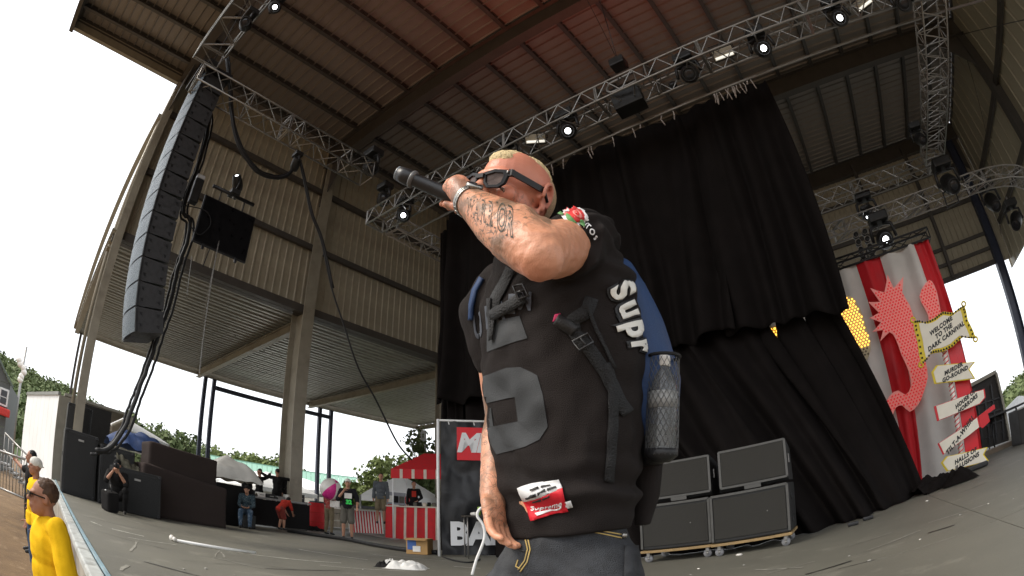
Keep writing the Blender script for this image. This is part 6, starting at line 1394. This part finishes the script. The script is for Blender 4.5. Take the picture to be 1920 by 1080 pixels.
ink_a.data.foreach_set('value', iv); fl_a.data.foreach_set('value', fv)
me.materials.clear(); me.materials.append(TS); BODY = link('body', me, SG); BODY.location = -SG.location
BVH_B = BVHTree.FromPolygons([v.co for v in me.vertices], [tuple(p.vertices) for p in me.polygons])
# hair: short bleached crop
HAIR = mat('bleached_hair', (.72, .56, .30), .6, nscale=190, namt=.35, bump=.5, bscale=420)
def hair_piece(pts, name):
    mb = MB()
    for c, r in pts: mb.ball(H(*c), r, 22, 14, HMt)
    m_ = remeshed(mb, .003, 3, .5, name)
    for v in m_.vertices: v.co += (v.co-HC).normalized()*(.0025*noise.noise(v.co*120) + .002*noise.noise(v.co*300))
    m_.materials.clear(); m_.materials.append(HAIR); o = link(name, m_, SG); o.location = -SG.location
hair_piece([((0, -.010, .050), (.050, .070, .058)), ((0, .034, .051), (.059, .076, .061)), ((0, -.058, .070), (.036, .022, .022))], 'hair')
STB = mat('stubble_hair', (.52, .34, .20), .7, nscale=260, namt=.4, bump=.5, bscale=600)
mb = MB(); mb.ball(H(0, .040, .012), (.0755, .0835, .080), 26, 18, HMt); m_ = remeshed(mb, .003, 2, .5, 'stubble'); m_.materials.clear(); m_.materials.append(STB)
bm = bmesh.new(); bm.from_mesh(m_); bmesh.ops.delete(bm, geom=[v for v in bm.verts if (lambda q: q.y < .045 - (q.z)*.35 or q.z < -.05)(HMt.transposed() @ (v.co-HC))], context='VERTS'); bm.to_mesh(m_); bm.free(); o = link('stubble', m_, SG); o.location = -SG.location
# sunglasses
GL = mat('black_acetate', (.012, .011, .012), .32, namt=0, spec=.3); LENSM = mat('brown_lens', (.09, .06, .05), .3, namt=.2, nscale=60, spec=.3); g = MB()
for sx in (1, -1):
    out = [(.010, .016), (.036, .023), (.062, .022), (.068, .014), (.062, -.010), (.050, -.020), (.024, -.021), (.013, -.010)]
    def arc_y(x): return -.108 + .55*x*x/.068*.35 + abs(x)*.10
    inn = [(.015, .010), (.036, .016), (.056, .015), (.059, .009), (.055, -.008), (.047, -.014), (.026, -.015), (.018, -.007)]
    Rr = []
    for off in (-.004, .003):
        Rr.append([H(sx*x, arc_y(x)+off, z) for x, z in out]); Rr.append([H(sx*x, arc_y(x)+off, z) for x, z in inn])
    nn_ = 8; vs = Rr[0]+Rr[1]+Rr[2]+Rr[3]; fs = []
    for i in range(nn_):
        j = (i+1) % nn_; fs += [(i, j, nn_+j, nn_+i), (2*nn_+i, 3*nn_+i, 3*nn_+j, 2*nn_+j), (i, 2*nn_+i, 2*nn_+j, j), (nn_+i, nn_+j, 3*nn_+j, 3*nn_+i)]
    g._add(vs, fs, False)
    g.beam(H(sx*.066, arc_y(.066), .016), H(sx*.078, -.085, .015), .007, .016, HU); g.beam(H(sx*.077, -.094, .015), H(sx*.0815, .020, .012), .005, .014, HU); g.tube([H(sx*.081, .018, .012), H(sx*.080, .036, -.010)], .004, 6)
g.beam(H(-.012, -.112, .008), H(.012, -.112, .008), .006, .010, HU); o = g.build('sunglasses', GL, SG)
for sx in (1, -1):
    MB()._add([H(sx*x, arc_y(x)+.0005, z) for x, z in inn], [tuple(range(8))], False).build('lens', LENSM, SG)
    MB().bbox(H(sx*.068, -.094, .016), (.004, .006, .005), .001, M=HMt).build('hinge', ALU, SG)
# watch
wd = (W_L - E_L).normalized(); wx = wd.orthogonal().normalized(); wy = wd.cross(wx); wc = E_L.lerp(W_L, .93)
WST = mat('watch_steel', (.30, .29, .27), .3, metal=.9, nscale=200, namt=.3)
wt = MB()
for k in range(22):
    a0 = 2*PI*k/22; hit = BVH_B.ray_cast(wc + (wx*math.cos(a0)+wy*math.sin(a0))*.08, -(wx*math.cos(a0)+wy*math.sin(a0)), .09); pp = hit[0] if hit[0] else wc + (wx*math.cos(a0)+wy*math.sin(a0))*.03
    rad = (pp-wc).normalized(); tn = wd.cross(rad).normalized(); Mx = Matrix((tn, wd, rad)).transposed(); wt.bbox(pp + rad*.002, (.0105, .017, .005), .0015, M=Mx); wt.bbox(pp + rad*.0035, (.0085, .006, .004), .001, M=Mx)
wt.build('watch_band', WST, SG)
cd = ((EYE-wc)*.3 + UP*1.0); cd = (cd - wd*cd.dot(wd)).normalized(); hit = BVH_B.ray_cast(wc + cd*.08, -cd, .09); pp = hit[0] or wc + cd*.03; MB().tube([pp, pp + cd*.009], .019, 20).build('watch_case', WST, SG); MB().tube([pp + cd*.009, pp + cd*.0095], .015, 20).build('watch_face', GLASS, SG)
# microphone
mc = thing('microphone', 'black wireless microphone with a grey end cap in the raised tattooed hand', 'microphone', M0); Lm = (M1-M0).length
def lathe(prof, n=24): return MB().rings([[M0 + MA*s + (MC*math.cos(2*PI*k/n) + MU*math.sin(2*PI*k/n))*r for k in range(n)] for s, r in prof])
MBK = mat('microphone_black', (.02, .02, .022), .38, nscale=30, namt=.2)
lathe([(.002, .0185), (.018, .0205), (.036, .0205), (.044, .0170), (.052, .0165), (Lm-.05, .0180), (Lm-.035, .022)]).build('handle', MBK, mc)
lathe([(-.004, .0150), (-.003, .0175), (.003, .0186)]).build('end_cap', mat('end_grey', (.18, .20, .22), .3, nscale=20, namt=.1), mc); lathe([(.037, .0212), (.040, .0225), (.045, .0222), (.047, .018)]).build('collar_ring', mat('collar_grey', (.12, .12, .12), .3), mc)
lathe([(Lm-.035, .0225), (Lm-.02, .026), (Lm, .0265), (Lm+.018, .021), (Lm+.025, .006)]).build('grille', ALU, mc)

# jersey
JER = mat('black_jersey_mesh', (.020, .0158, .0148), .85, nscale=5, namt=.12, bump=.55, bscale=620, spec=.25); JGR = mat('grey_twill', (.036, .039, .042), .7, nscale=14, namt=.1, bump=.25, bscale=500)
RG = [(1062, 1004, 1.20, .152, .118, .05), (1063, 955, 1.20, .163, .126, .05), (1062, 890, 1.19, .172, .134, .03), (1058, 800, 1.175, .180, .140, 0), (1052, 710, 1.16, .186, .142, .03), (1044, 630, 1.14, .184, .138, .08), (1036, 560, 1.12, .182, .130, .15), (1024, 510, 1.10, .160, .112, .20), (1010, 475, 1.085, .115, .09, .22), (1005, 455, 1.08, .085, .075, .25)]
jm = MB(); N_ = 40; RR = []
for px, py, D, a_, b_, tl in RG:
    c = at(px, py, D); lt = (LF + UP*tl).normalized(); RR.append([c + lt*(a_*math.copysign(abs(math.cos(t))**.85, math.cos(t))) + NF*(b_*math.copysign(abs(math.sin(t))**.85, math.sin(t))) for t in [2*PI*i/N_ for i in range(N_)]])
jm.rings(RR)
jm.limb([S_L.lerp(NECK, .35), S_L + (S_L-E_L)*.02, S_L.lerp(E_L, .30)], [.070, .080, .074], 24)
jm.rings([[S_L.lerp(E_L, f) + (V(0, 0, 1)*math.cos(t) + unit((S_L-E_L).cross(UP))*math.sin(t))*r for t in [2*PI*i/28 for i in range(28)]] for f, r in ((0, .080), (.2, .080), (.44, .080))])
jm.limb([S_R.lerp(NECK, .4), S_R, S_R.lerp(E_R, .40)], [.075, .078, .066], 22)
me = remeshed(jm, .005, 6, .5, 'jersey')
hem_z = at(1062, 1000, 1.2).z
for v in me.vertices:
    p = v.co; q = p - CH; u = q.dot(LF); w_ = (p.z-hem_z)
    f = min(1, max(0, w_/.08))*.6 + .4
    dsp = .010*noise.noise(V(u*7, p.z*2.2, 3.1)) + .006*noise.noise(V(u*18 + p.z*9, p.z*5, 8)) + .004*noise.noise(p*22)
    arm = max(0, 1-(p-S_L).length/.22); dsp += arm*.006*math.sin((p-S_L).dot(unit(NECK-S_L + UP*.4))*150 + 3*noise.noise(p*9))
    low = max(0, 1-abs(w_-.09)/.08); dsp += low*.006*math.sin(p.z*95 + u*14 + 2*noise.noise(p*8))
    hv = V(q.x, q.y, 0); hv = hv.normalized() if hv.length > .01 else NF; p += hv*dsp*f*2.1
me.materials.clear(); me.materials.append(JER); me.update(); JY = link('jersey', me, SG); JY.location = -SG.location; JY['label'] = 'black jersey with grey blocky number and chest lettering'
BVH_J = BVHTree.FromPolygons([v.co for v in me.vertices], [tuple(p.vertices) for p in me.polygons])
def cast(px, py, bvh=None, off=.003):
    d = ray(px, py); h = (bvh or BVH_J).ray_cast(EYE, d, 4)
    if h[0] is None: return None
    nn = h[1] if h[1].dot(d) < 0 else -h[1]; return h[0] + nn*off
def decal(name, vs, fs, m, parent, bvh=None, off=.003, maxjump=.04):
    P = [cast(x, y, bvh, off) for x, y in vs]; idx = {}; V_ = []; F_ = []
    for f in fs:
        if any(P[i] is None for i in f): continue
        if max((P[f[i]]-P[f[i-1]]).length for i in range(len(f))) > maxjump: continue
        for i in f:
            if i not in idx: idx[i] = len(V_); V_.append(P[i])
        F_.append([idx[i] for i in f][::-1])
    if F_: 
        mb = MB(); mb._add(V_, F_, True); o = mb.build(name, m, parent); md = o.modifiers.new('t', 'SOLIDIFY'); md.thickness = .0007; md.offset = 1; return o
def poly_px(pts, g=7):
    bm = bmesh.new(); f = bm.faces.new([bm.verts.new((x, y, 0)) for x, y in pts]); bmesh.ops.triangulate(bm, faces=[f])
    for ax in (0, 1):
        lo, hi = min(p[ax] for p in pts), max(p[ax] for p in pts); k = lo + g
        while k < hi:
            co = V(0, 0, 0); co[ax] = k; no = V(0, 0, 0); no[ax] = 1; bmesh.ops.bisect_plane(bm, geom=bm.verts[:]+bm.edges[:]+bm.faces[:], plane_co=co, plane_no=no, dist=1e-5); k += g
    bm.verts.index_update(); r = ([(v.co.x, v.co.y) for v in bm.verts], [[v.index for v in f.verts] for f in bm.faces]); bm.free(); return r
def text_px(txt, c, xv, yv, size=1.0, bold=0, shear=0, g=.08, spacing=1.0, bend=0):
    vs, fs = text_geo(txt, size, bold, shear, 0, 'CENTER', spacing, g); return [(c[0] + xv[0]*v.x + yv[0]*v.y + bend*v.x*v.x*yv[0], c[1] + xv[1]*v.x + yv[1]*v.y + bend*v.x*v.x*yv[1]) for v in vs], fs
for nm, pts in (('number', [(914, 606), (975, 592), (990, 634), (950, 646), (914, 660)]), ('number', [(906, 706), (950, 690), (976, 688), (1008, 704), (1018, 740), (966, 744), (909, 757)]), ('number', [(966.2, 744), (1018, 740.2), (1028, 800), (1012, 824), (972, 790)]), ('number', [(914, 803), (926, 799), (972, 790.3), (1012, 824.2), (985, 838), (932, 852), (921, 832)]), ('number', [(905, 770), (922, 764), (926, 798.6), (913, 802.6)])):
    o_ = decal(nm, *poly_px(pts), JGR, JY, off=.0018); o_ and o_.modifiers.clear()
LTG = mat('slate_print', (.060, .068, .085), .7, nscale=14, namt=.08)
for ch, c, xv, yv in (('U', (897, 614), (15, -9), (-8, -62)), ('P', (917, 597), (17, -6), (-5, -58)), ('R', (938, 583), (19, -3), (-2, -54)), ('E', (960, 572), (20, 0), (2, -50)), ('M', (985, 566), (22, 3), (3, -48))):
    decal('lettering', *text_px(ch, c, (xv[0]*1.5, xv[1]*1.5), yv, 1.0, .03), LTG, JY, off=.002)
decal('pink_mark', *poly_px([(1037, 604), (1041, 590), (1052, 588), (1049, 600)], 5), mat('magenta', (.6, .02, .12), .5, namt=0), JY)
LABW = mat('label_white', (.68, .68, .68), .6, namt=.04); LABR = mat('label_red', (.60, .012, .025), .55, nscale=20, namt=.08)
lw_ = decal('cloth_label', *poly_px([(974, 916), (1048, 897), (1056, 918), (984, 939)]), LABW, JY, off=.006); lr_ = decal('cloth_label', *poly_px([(984, 939), (1056, 918), (1067, 958), (999, 976)]), LABR, JY, off=.006)
decal('small_tag', *poly_px([(1060, 938), (1071, 935), (1075, 948), (1063, 951)]), LABW, JY, off=.006)
decal('lettering', *text_px('Supreme', (1027, 948), (15.5, -4.3), (-4.6, -16.5), 1.0, .01, shear=.35, g=.2), mat('thread_white', (.8, .78, .78), .6, namt=0), lr_ or JY, off=.0085)
decal('underline', *poly_px([(1008, 964), (1052, 949), (1054, 943), (1056, 947), (1052, 954), (1012, 968)], 6), MATS['thread_white'], lr_ or JY, off=.0085)
for (a0, b0) in (((998, 921), (1012, 917)), ((1016, 916), (1034, 911)), ((990, 929), (1008, 925)), ((1011, 924), (1024, 921)), ((1027, 920), (1044, 915)), ((1002, 935), (1016, 931)), ((1019, 930), (1032, 926))):
    decal('print_line', *poly_px([a0, b0, (b0[0]+.8, b0[1]+3), (a0[0]+.8, a0[1]+3)], 5), INK, lw_ or JY, off=.0085)
# rose patch on the sleeve
WTH = MATS['thread_white']; ROSE = mat('rose_red', (.62, .03, .03), .6, nscale=60, namt=.25); PINKT = mat('rose_pink', (.75, .25, .22), .6, nscale=60, namt=.2); LFT = mat('leaf_thread', (.12, .30, .10), .6, nscale=60, namt=.25)
def disc(cx, cy, rx, ry=None, a=0, n=12, wob=.12):
    ry = ry or rx; out = []
    for i in range(n): t = 2*PI*i/n; k = 1 + wob*math.sin(3*t+cx); x, y = rx*k*math.cos(t), ry*k*math.sin(t); out.append((cx + x*math.cos(a) - y*math.sin(a), cy + x*math.sin(a) + y*math.cos(a)))
    return out
rl = [(WTH, (1072, 402, 31, 17, .5), .003), (PINKT, (1062, 397, 20, 11, .4), .0045), (ROSE, (1078, 404, 17, 12, .6), .0055), (WTH, (1062, 397, 6, 4, .2), .0062), (ROSE, (1060, 392, 7, 4, .2), .0068), (PINKT, (1082, 404, 8, 5, .6), .0068), (ROSE, (1082, 405, 4, 3, .6), .0075), (LFT, (1071, 414, 10, 4, .7), .0072), (LFT, (1090, 421, 10, 4, 1.1), .0072), (LFT, (1052, 404, 7, 3, .5), .0068), (WTH, (1097, 411, 5, 3, .9), .0065)]
for m_, d_, of in rl: decal('rose_patch', *poly_px(disc(*d_), 6), m_, JY, off=of)
for i, ch in enumerate('GENTOS'):
    t = i/5; cx_ = 1080 + 35*t; cy_ = 424 + 22*t - 10*math.sin(PI*t); a_ = .75; decal('lettering', *text_px(ch, (cx_, cy_), (13*math.cos(a_), 13*math.sin(a_)), (13*math.sin(a_), -13*math.cos(a_)), 1.0, .03, g=.3), WTH, JY, off=.005)
# letter outlines inked on the forearm
INKS = mat('tattoo_ink', (.055, .05, .035), .5, namt=.1)
def outline_text(txt, c, xv, yv, w=.028):
    cu = bpy.data.curves.new('t', 'FONT'); cu.body = txt; cu.size = 1; cu.fill_mode = 'NONE'; cu.bevel_depth = w; cu.bevel_resolution = 0; cu.align_x = 'CENTER'; cu.align_y = 'CENTER'; cu.offset = .02; cu.resolution_u = 4; cu.space_character = 1.05
    o = bpy.data.objects.new('t', cu); COL.objects.link(o); dg = bpy.context.evaluated_depsgraph_get(); m2 = bpy.data.meshes.new_from_object(o.evaluated_get(dg)); bpy.data.objects.remove(o)
    # flat copies of the outline only
    vs = [(c[0] + xv[0]*v.co.x + yv[0]*v.co.y, c[1] + xv[1]*v.co.x + yv[1]*v.co.y) for v in m2.vertices]; fs = [list(p.vertices) for p in m2.polygons]; return vs, fs
wa = [('W', 882, 391), ('A', 894, 394), ('R', 906, 398), ('R', 919, 403), ('I', 930, 406), ('O', 941, 411), ('R', 956, 418)]
allv, allf = [], []
for i, (ch, x, y) in enumerate(wa):
    k = 33 + i*4.2; vs, fs = outline_text(ch, (x, y), (k*.40, k*.13), (k*.10, -k*1.30), .024)
    P = [cast(a_, b_, BVH_B, .0007) for a_, b_ in vs]; mb = MB(); keep = [f for f in fs if all(P[j] is not None for j in f) and max((P[f[j]]-P[f[j-1]]).length for j in range(len(f))) < .06]
    if keep:
        used = sorted({j for f in keep for j in f}); mp_ = {j: t for t, j in enumerate(used)}; b0_ = len(allv); allv += [P[j] for j in used]; allf += [[mp_[j] + b0_ for j in f] for f in keep]

mb = MB(); mb._add(allv, allf, False); tag(mb.build('tattoo_lettering', INKS, BODY), kind='stuff')
# jeans
JN = mat('dark_denim', (.038, .041, .047), .85, nscale=60, namt=.35, bump=.6, bscale=450, dirt=(.10, .105, .11), dirt_amt=.7, dscale=9); STI = mat('yellow_stitch', (.42, .30, .10), .6, namt=.1)
jn = MB(); PH = at(1062, 1010, 1.205); zH = PH.z; RR = []
for dz, a_, b_ in ((.06, .135, .105), (0, .150, .118), (-.06, .163, .126), (-.13, .168, .128), (-.18, .15, .12)): RR.append([PH + V(0, 0, dz) + LF*(a_*math.cos(t)) + NF*(b_*math.sin(t)) for t in [2*PI*i/32 for i in range(32)]])
jn.rings(RR)
KN = []
for s_ in (1, -1):
    hp_ = PH + LF*.085*s_ + V(0, 0, -.08); kn = PH + LF*.12*s_ + NF*.20 + V(0, 0, -.30); an = V(PH.x, PH.y, .10) + LF*.14*s_ + NF*.02
    jn.limb([hp_, hp_.lerp(kn, .5), kn, kn.lerp(an, .5), an], [.100, .092, .075, .066, .058], 20); KN.append((kn, an))
me = remeshed(jn, .007, 5, .5, 'jeans')
for v in me.vertices:
    q = v.co - PH; h_ = V(q.x, q.y, 0).normalized() if V(q.x, q.y, 0).length > .01 else NF; v.co += h_*(.006*noise.noise(V(q.dot(LF)*9, v.co.z*26, 2)) + .005*math.sin(v.co.z*70 + q.dot(LF)*16 + 3*noise.noise(v.co*6))*max(0, min(1, (zH - v.co.z)*12)))
me.materials.clear(); me.materials.append(JN); J2 = link('jeans', me, SG); J2.location = -SG.location; BVH_P = BVHTree.FromPolygons([v.co for v in me.vertices], [tuple(p.vertices) for p in me.polygons])
for kn, an in KN:
    c = MB(); c.limb([an + V(0, 0, -.03) - NF*.05, an + V(0, 0, -.045) + NF*.08, an + V(0, 0, -.055) + NF*.17], [.05, .048, .04], 14); m3 = remeshed(c, .01, 2, .5, 'shoe'); m3.materials.clear(); m3.materials.append(WSOCK); o = link('shoe', m3, SG); o.location = -SG.location
def ribbon(name, path, w, m, parent, bvh=None, off=.004, thick=.002, sub=5):
    pts = []
    for i in range(len(path)-1):
        for k in range(sub): pts.append(V(*path[i], 0).lerp(V(*path[i+1], 0), k/sub))
    pts.append(V(*path[-1], 0)); vs = []; fs = []
    for i, p in enumerate(pts):
        d = (pts[min(i+1, len(pts)-1)]-pts[max(i-1, 0)]).normalized(); nn = V(-d.y, d.x, 0)
        for s_ in (-.5, 0, .5): vs.append((p.x + nn.x*w*s_, p.y + nn.y*w*s_))
    for i in range(len(pts)-1):
        for s_ in (0, 1): fs.append((i*3+s_, i*3+s_+1, i*3+s_+4, i*3+s_+3))
    P = [cast(x, y, bvh, off) for x, y in vs]; keep = [f for f in fs if all(P[j] is not None for j in f) and max((P[f[j]]-P[f[j-1]]).length for j in range(4)) < .09]
    if not keep: return None
    used = sorted({j for f in keep for j in f}); mp_ = {j: t for t, j in enumerate(used)}; mb = MB(); mb._add([P[j] for j in used], [[mp_[j] for j in f][::-1] for f in keep], True); o = mb.build(name, m, parent); md = o.modifiers.new('t', 'SOLIDIFY'); md.thickness = thick; md.offset = 1; return o
for path in (((1108, 992), (1140, 998), (1168, 1003)), ((1104, 996), (1138, 1003), (1165, 1009)), ((986, 1012), (990, 1030), (984, 1052), (972, 1068)), ((991, 1012), (995, 1030), (989, 1054), (976, 1072)), ((1196, 1008), (1192, 1045), (1190, 1085)), ((972, 1050), (968, 1062), (976, 1066))): ribbon('stitching', path, 2.2, STI, J2, BVH_P, .002, .001)
rv = cast(1168, 1005, BVH_P, .003)
if rv: MB().ball(rv, .0075, 12, 8).build('rivet', WST, J2)
ribbon('belt_loop', ((1180, 985), (1183, 1010), (1180, 1085)), 24, JN, J2, BVH_P, .006, .004); ribbon('waist_seam', ((958, 1012), (962, 1030), (985, 1034)), 3, INK, J2, BVH_P, .002, .001)

# backpack
NAVY = mat('navy_nylon', (.012, .040, .120), .5, nscale=12, namt=.15, bump=.25, bscale=300); WEB = mat('black_webbing', (.011, .011, .012), .6, nscale=40, namt=.2, bump=.5, bscale=300); BBK = mat('black_nylon', (.012, .012, .013), .45, nscale=12, namt=.2, bump=.2, bscale=250)
BP = thing('backpack', 'navy and black backpack with white lettering worn on the back of the singer', 'backpack', foot + V(0, 0, -foot.z)); BK = -NF
def bpk(name, prof, m, lat=0, sup=.75, sh=0):
    R = []
    for (px, py, D, a_, b_) in prof:
        c = at(px, py, D); R.append([c + LF*(lat + a_*math.copysign(abs(math.cos(t))**sup, math.cos(t))) + BK*(b_*math.copysign(abs(math.sin(t))**sup, math.sin(t)) + sh) for t in [2*PI*i/36 for i in range(36)]])
    mb = MB(); mb.rings(R); m_ = remeshed(mb, .006, 4, .5, name)
    for v in m_.vertices: v.co += (v.co - at(prof[2][0], prof[2][1], prof[2][2])).normalized()*.006*noise.noise(v.co*9)
    m_.materials.clear(); m_.materials.append(m); o = link(name, m_, BP); o.location = -BP.location; return o, m_
prof = [(1112, 512, 1.20, .050, .035), (1115, 528, 1.205, .080, .050), (1122, 570, 1.22, .108, .064), (1134, 640, 1.25, .132, .078), (1150, 740, 1.28, .150, .09), (1150, 810, 1.30, .145, .085), (1150, 850, 1.30, .12, .06)]
bo, bm_ = bpk('main_bag', prof, NAVY, lat=.045, sh=-.035); BVH_K = BVHTree.FromPolygons([v.co for v in bm_.vertices], [tuple(p.vertices) for p in bm_.polygons])
po, pm_ = bpk('side_panel', [(1222, 655, 1.16, .030, .034), (1222, 672, 1.16, .032, .046), (1226, 720, 1.165, .034, .050), (1228, 780, 1.17, .034, .050), (1228, 840, 1.175, .032, .046), (1226, 872, 1.18, .024, .03)], BBK)
lo_, lm_ = bpk('lower_flap', [(1205, 800, 1.20, .028, .03), (1215, 860, 1.21, .035, .035), (1212, 930, 1.215, .03, .03), (1205, 985, 1.22, .016, .02)], JER)
def over(px, py, off=.003):
    d = ray(px, py); best = None
    for bv in (BVH_K, BVH_J):
        h = bv.ray_cast(EYE, d, 4)
        if h[0] is not None and (best is None or h[3] < best[3]): best = h
    return best
class Two:
    def ray_cast(s, o, d, m): 
        r = [b_.ray_cast(o, d, m) for b_ in (BVH_K, BVH_J)]; r = [x for x in r if x[0] is not None]; return min(r, key=lambda x: x[3]) if r else (None, None, None, None)
TWO = Two()
WLT = mat('print_cream', (.80, .78, .72), .5, namt=.03); OUTL = BBK
for i, (ch, cx_, cy_, a_, sz) in enumerate((('S', 1163, 546, 1.08, 56), ('u', 1179, 580, 1.2, 60), ('p', 1191, 617, 1.3, 60), ('r', 1200, 648, 1.38, 56))):
    xv = (sz*math.cos(a_)*1.0, sz*math.sin(a_)*1.0); yv = (sz*math.sin(a_)*1.05, -sz*math.cos(a_)*1.05)
    decal('letter_edge', *text_px(ch, (cx_-1, cy_), xv, yv, 1.12, .085, g=.15), BBK, BP, TWO, .004, .08); decal('lettering', *text_px(ch, (cx_, cy_), xv, yv, 1.0, .045, g=.15), WLT, BP, TWO, .0065, .08)
ribbon('shoulder_strap', ((1108, 560), (1100, 585), (1075, 600), (1078, 625), (1105, 655), (1135, 700), (1160, 755), (1175, 775)), 24, WEB, BP, TWO, .006, .003)
ribbon('hanging_webbing', ((1138, 680), (1147, 740), (1147, 800), (1143, 860), (1139, 905)), 17, WEB, BP, TWO, .007, .003); ribbon('hanging_webbing', ((1100, 575), (1118, 620), (1150, 690)), 6, WEB, BP, TWO, .008, .003)
ribbon('shoulder_strap', ((960, 505), (948, 530), (932, 560), (925, 590), (930, 600)), 20, WEB, BP, BVH_J, .006, .003); ribbon('chest_strap', ((925, 592), (945, 582), (965, 570), (985, 560)), 20, WEB, BP, BVH_J, .010, .004); ribbon('hanging_webbing', ((930, 600), (926, 640), (922, 560)), 6, WEB, BP, BVH_J, .01, .003)
ribbon('chest_strap', ((1045, 600), (1062, 610), (1080, 622)), 24, BBK, BP, BVH_J, .010, .005)
ribbon('strap_lining', ((905, 522), (892, 545), (886, 572), (884, 600)), 8, NAVY, BP, TWO, .006, .006)
def buckle(px, py, ang, s):
    pts = [(px + s*(x*math.cos(ang) - y*math.sin(ang)), py + s*(x*math.sin(ang) + y*math.cos(ang))) for x, y in ((-1, -.62), (1, -.62), (1, .62), (-1, .62))]; P = [cast(x, y, TWO, .014) for x, y in pts]
    if None in P: return
    mb = MB(); mb.tube(P, .0028, 6, closed=True); mb.tube([P[0].lerp(P[1], .5), P[3].lerp(P[2], .5)], .0024, 6); mb.build('buckle', mat('buckle_plastic', (.03, .03, .032), .25), BP)
buckle(981, 549, 1.2, 14); buckle(1094, 643, -.55, 15)
# bottle in the mesh pocket
b0, b1 = at(1240, 850, 1.115), at(1244, 668, 1.10); ax = (b1-b0); Lb = ax.length; ax.normalize(); bx_ = ax.orthogonal().normalized(); by_ = ax.cross(bx_)
bt = thing('water_bottle', 'clear plastic water bottle in the mesh side pocket of the backpack', 'bottle', b0)
PET = mat('bottle_plastic', (.42, .43, .42), .10, nscale=30, namt=.1, trans=.75, spec=.7); LABL = mat('bottle_label', (.30, .30, .29), .35, nscale=40, namt=.3)
def bl(prof, n=28): return MB().rings([[b0 + ax*s + (bx_*math.cos(2*PI*k/n) + by_*math.sin(2*PI*k/n))*r for k in range(n)] for s, r in prof])
pr = [(.0, .024), (.004, .031)]
for k in range(10): pr += [(.010 + k*.009, .033), (.0145 + k*.009, .0305)]
pr += [(.105, .0332), (.135, .0332), (.150, .031), (Lb-.045, .024), (Lb-.028, .0145), (Lb-.022, .0135)]
bl(pr).build('bottle_body', PET, bt); bl([(Lb-.024, .0155), (Lb-.022, .016), (Lb-.004, .016), (Lb, .0145)]).build('cap', WV, bt); bl([(.100, .0337), (.136, .0337)]).build('label_band', LABL, bt)
net = MB(); Lp = Lb*.99
for k in range(18):
    for s_ in (1, -1):
        net.tube([b0 + ax*(Lp*t - .005) + (bx_*math.cos(2*PI*k/18 + s_*t*3.2) + by_*math.sin(2*PI*k/18 + s_*t*3.2))*(.0365 if t < .8 else .0365 - .0*(t-.8)) for t in [i/16 for i in range(17)]], .0008, 3, cap=False)
NET = mat('pocket_net', (.10, .10, .10), .5, namt=.1); tag(net.build('pocket_net', NET, BP), kind='stuff')
pc = [b0 + ax*(Lp) + (bx_*math.cos(2*PI*k/20) + by_*math.sin(2*PI*k/20))*.038 for k in range(20)]; MB().tube(pc, .004, 6, closed=True).build('pocket_hem', WEB, BP)
MB().rings([[b0 + ax*s + (bx_*math.cos(2*PI*k/20) + by_*math.sin(2*PI*k/20))*r for k in range(20)] for s, r in ((-.02, .02), (-.006, .037), (.0, .0375), (.01, .037))]).build('pocket_base', BBK, BP)
MB().bbox(at(1233, 612, 1.27), (.015, .015, .02), .004).build('zip_pull', ALU, BP)
for o_ in list(BP.children):
    pass
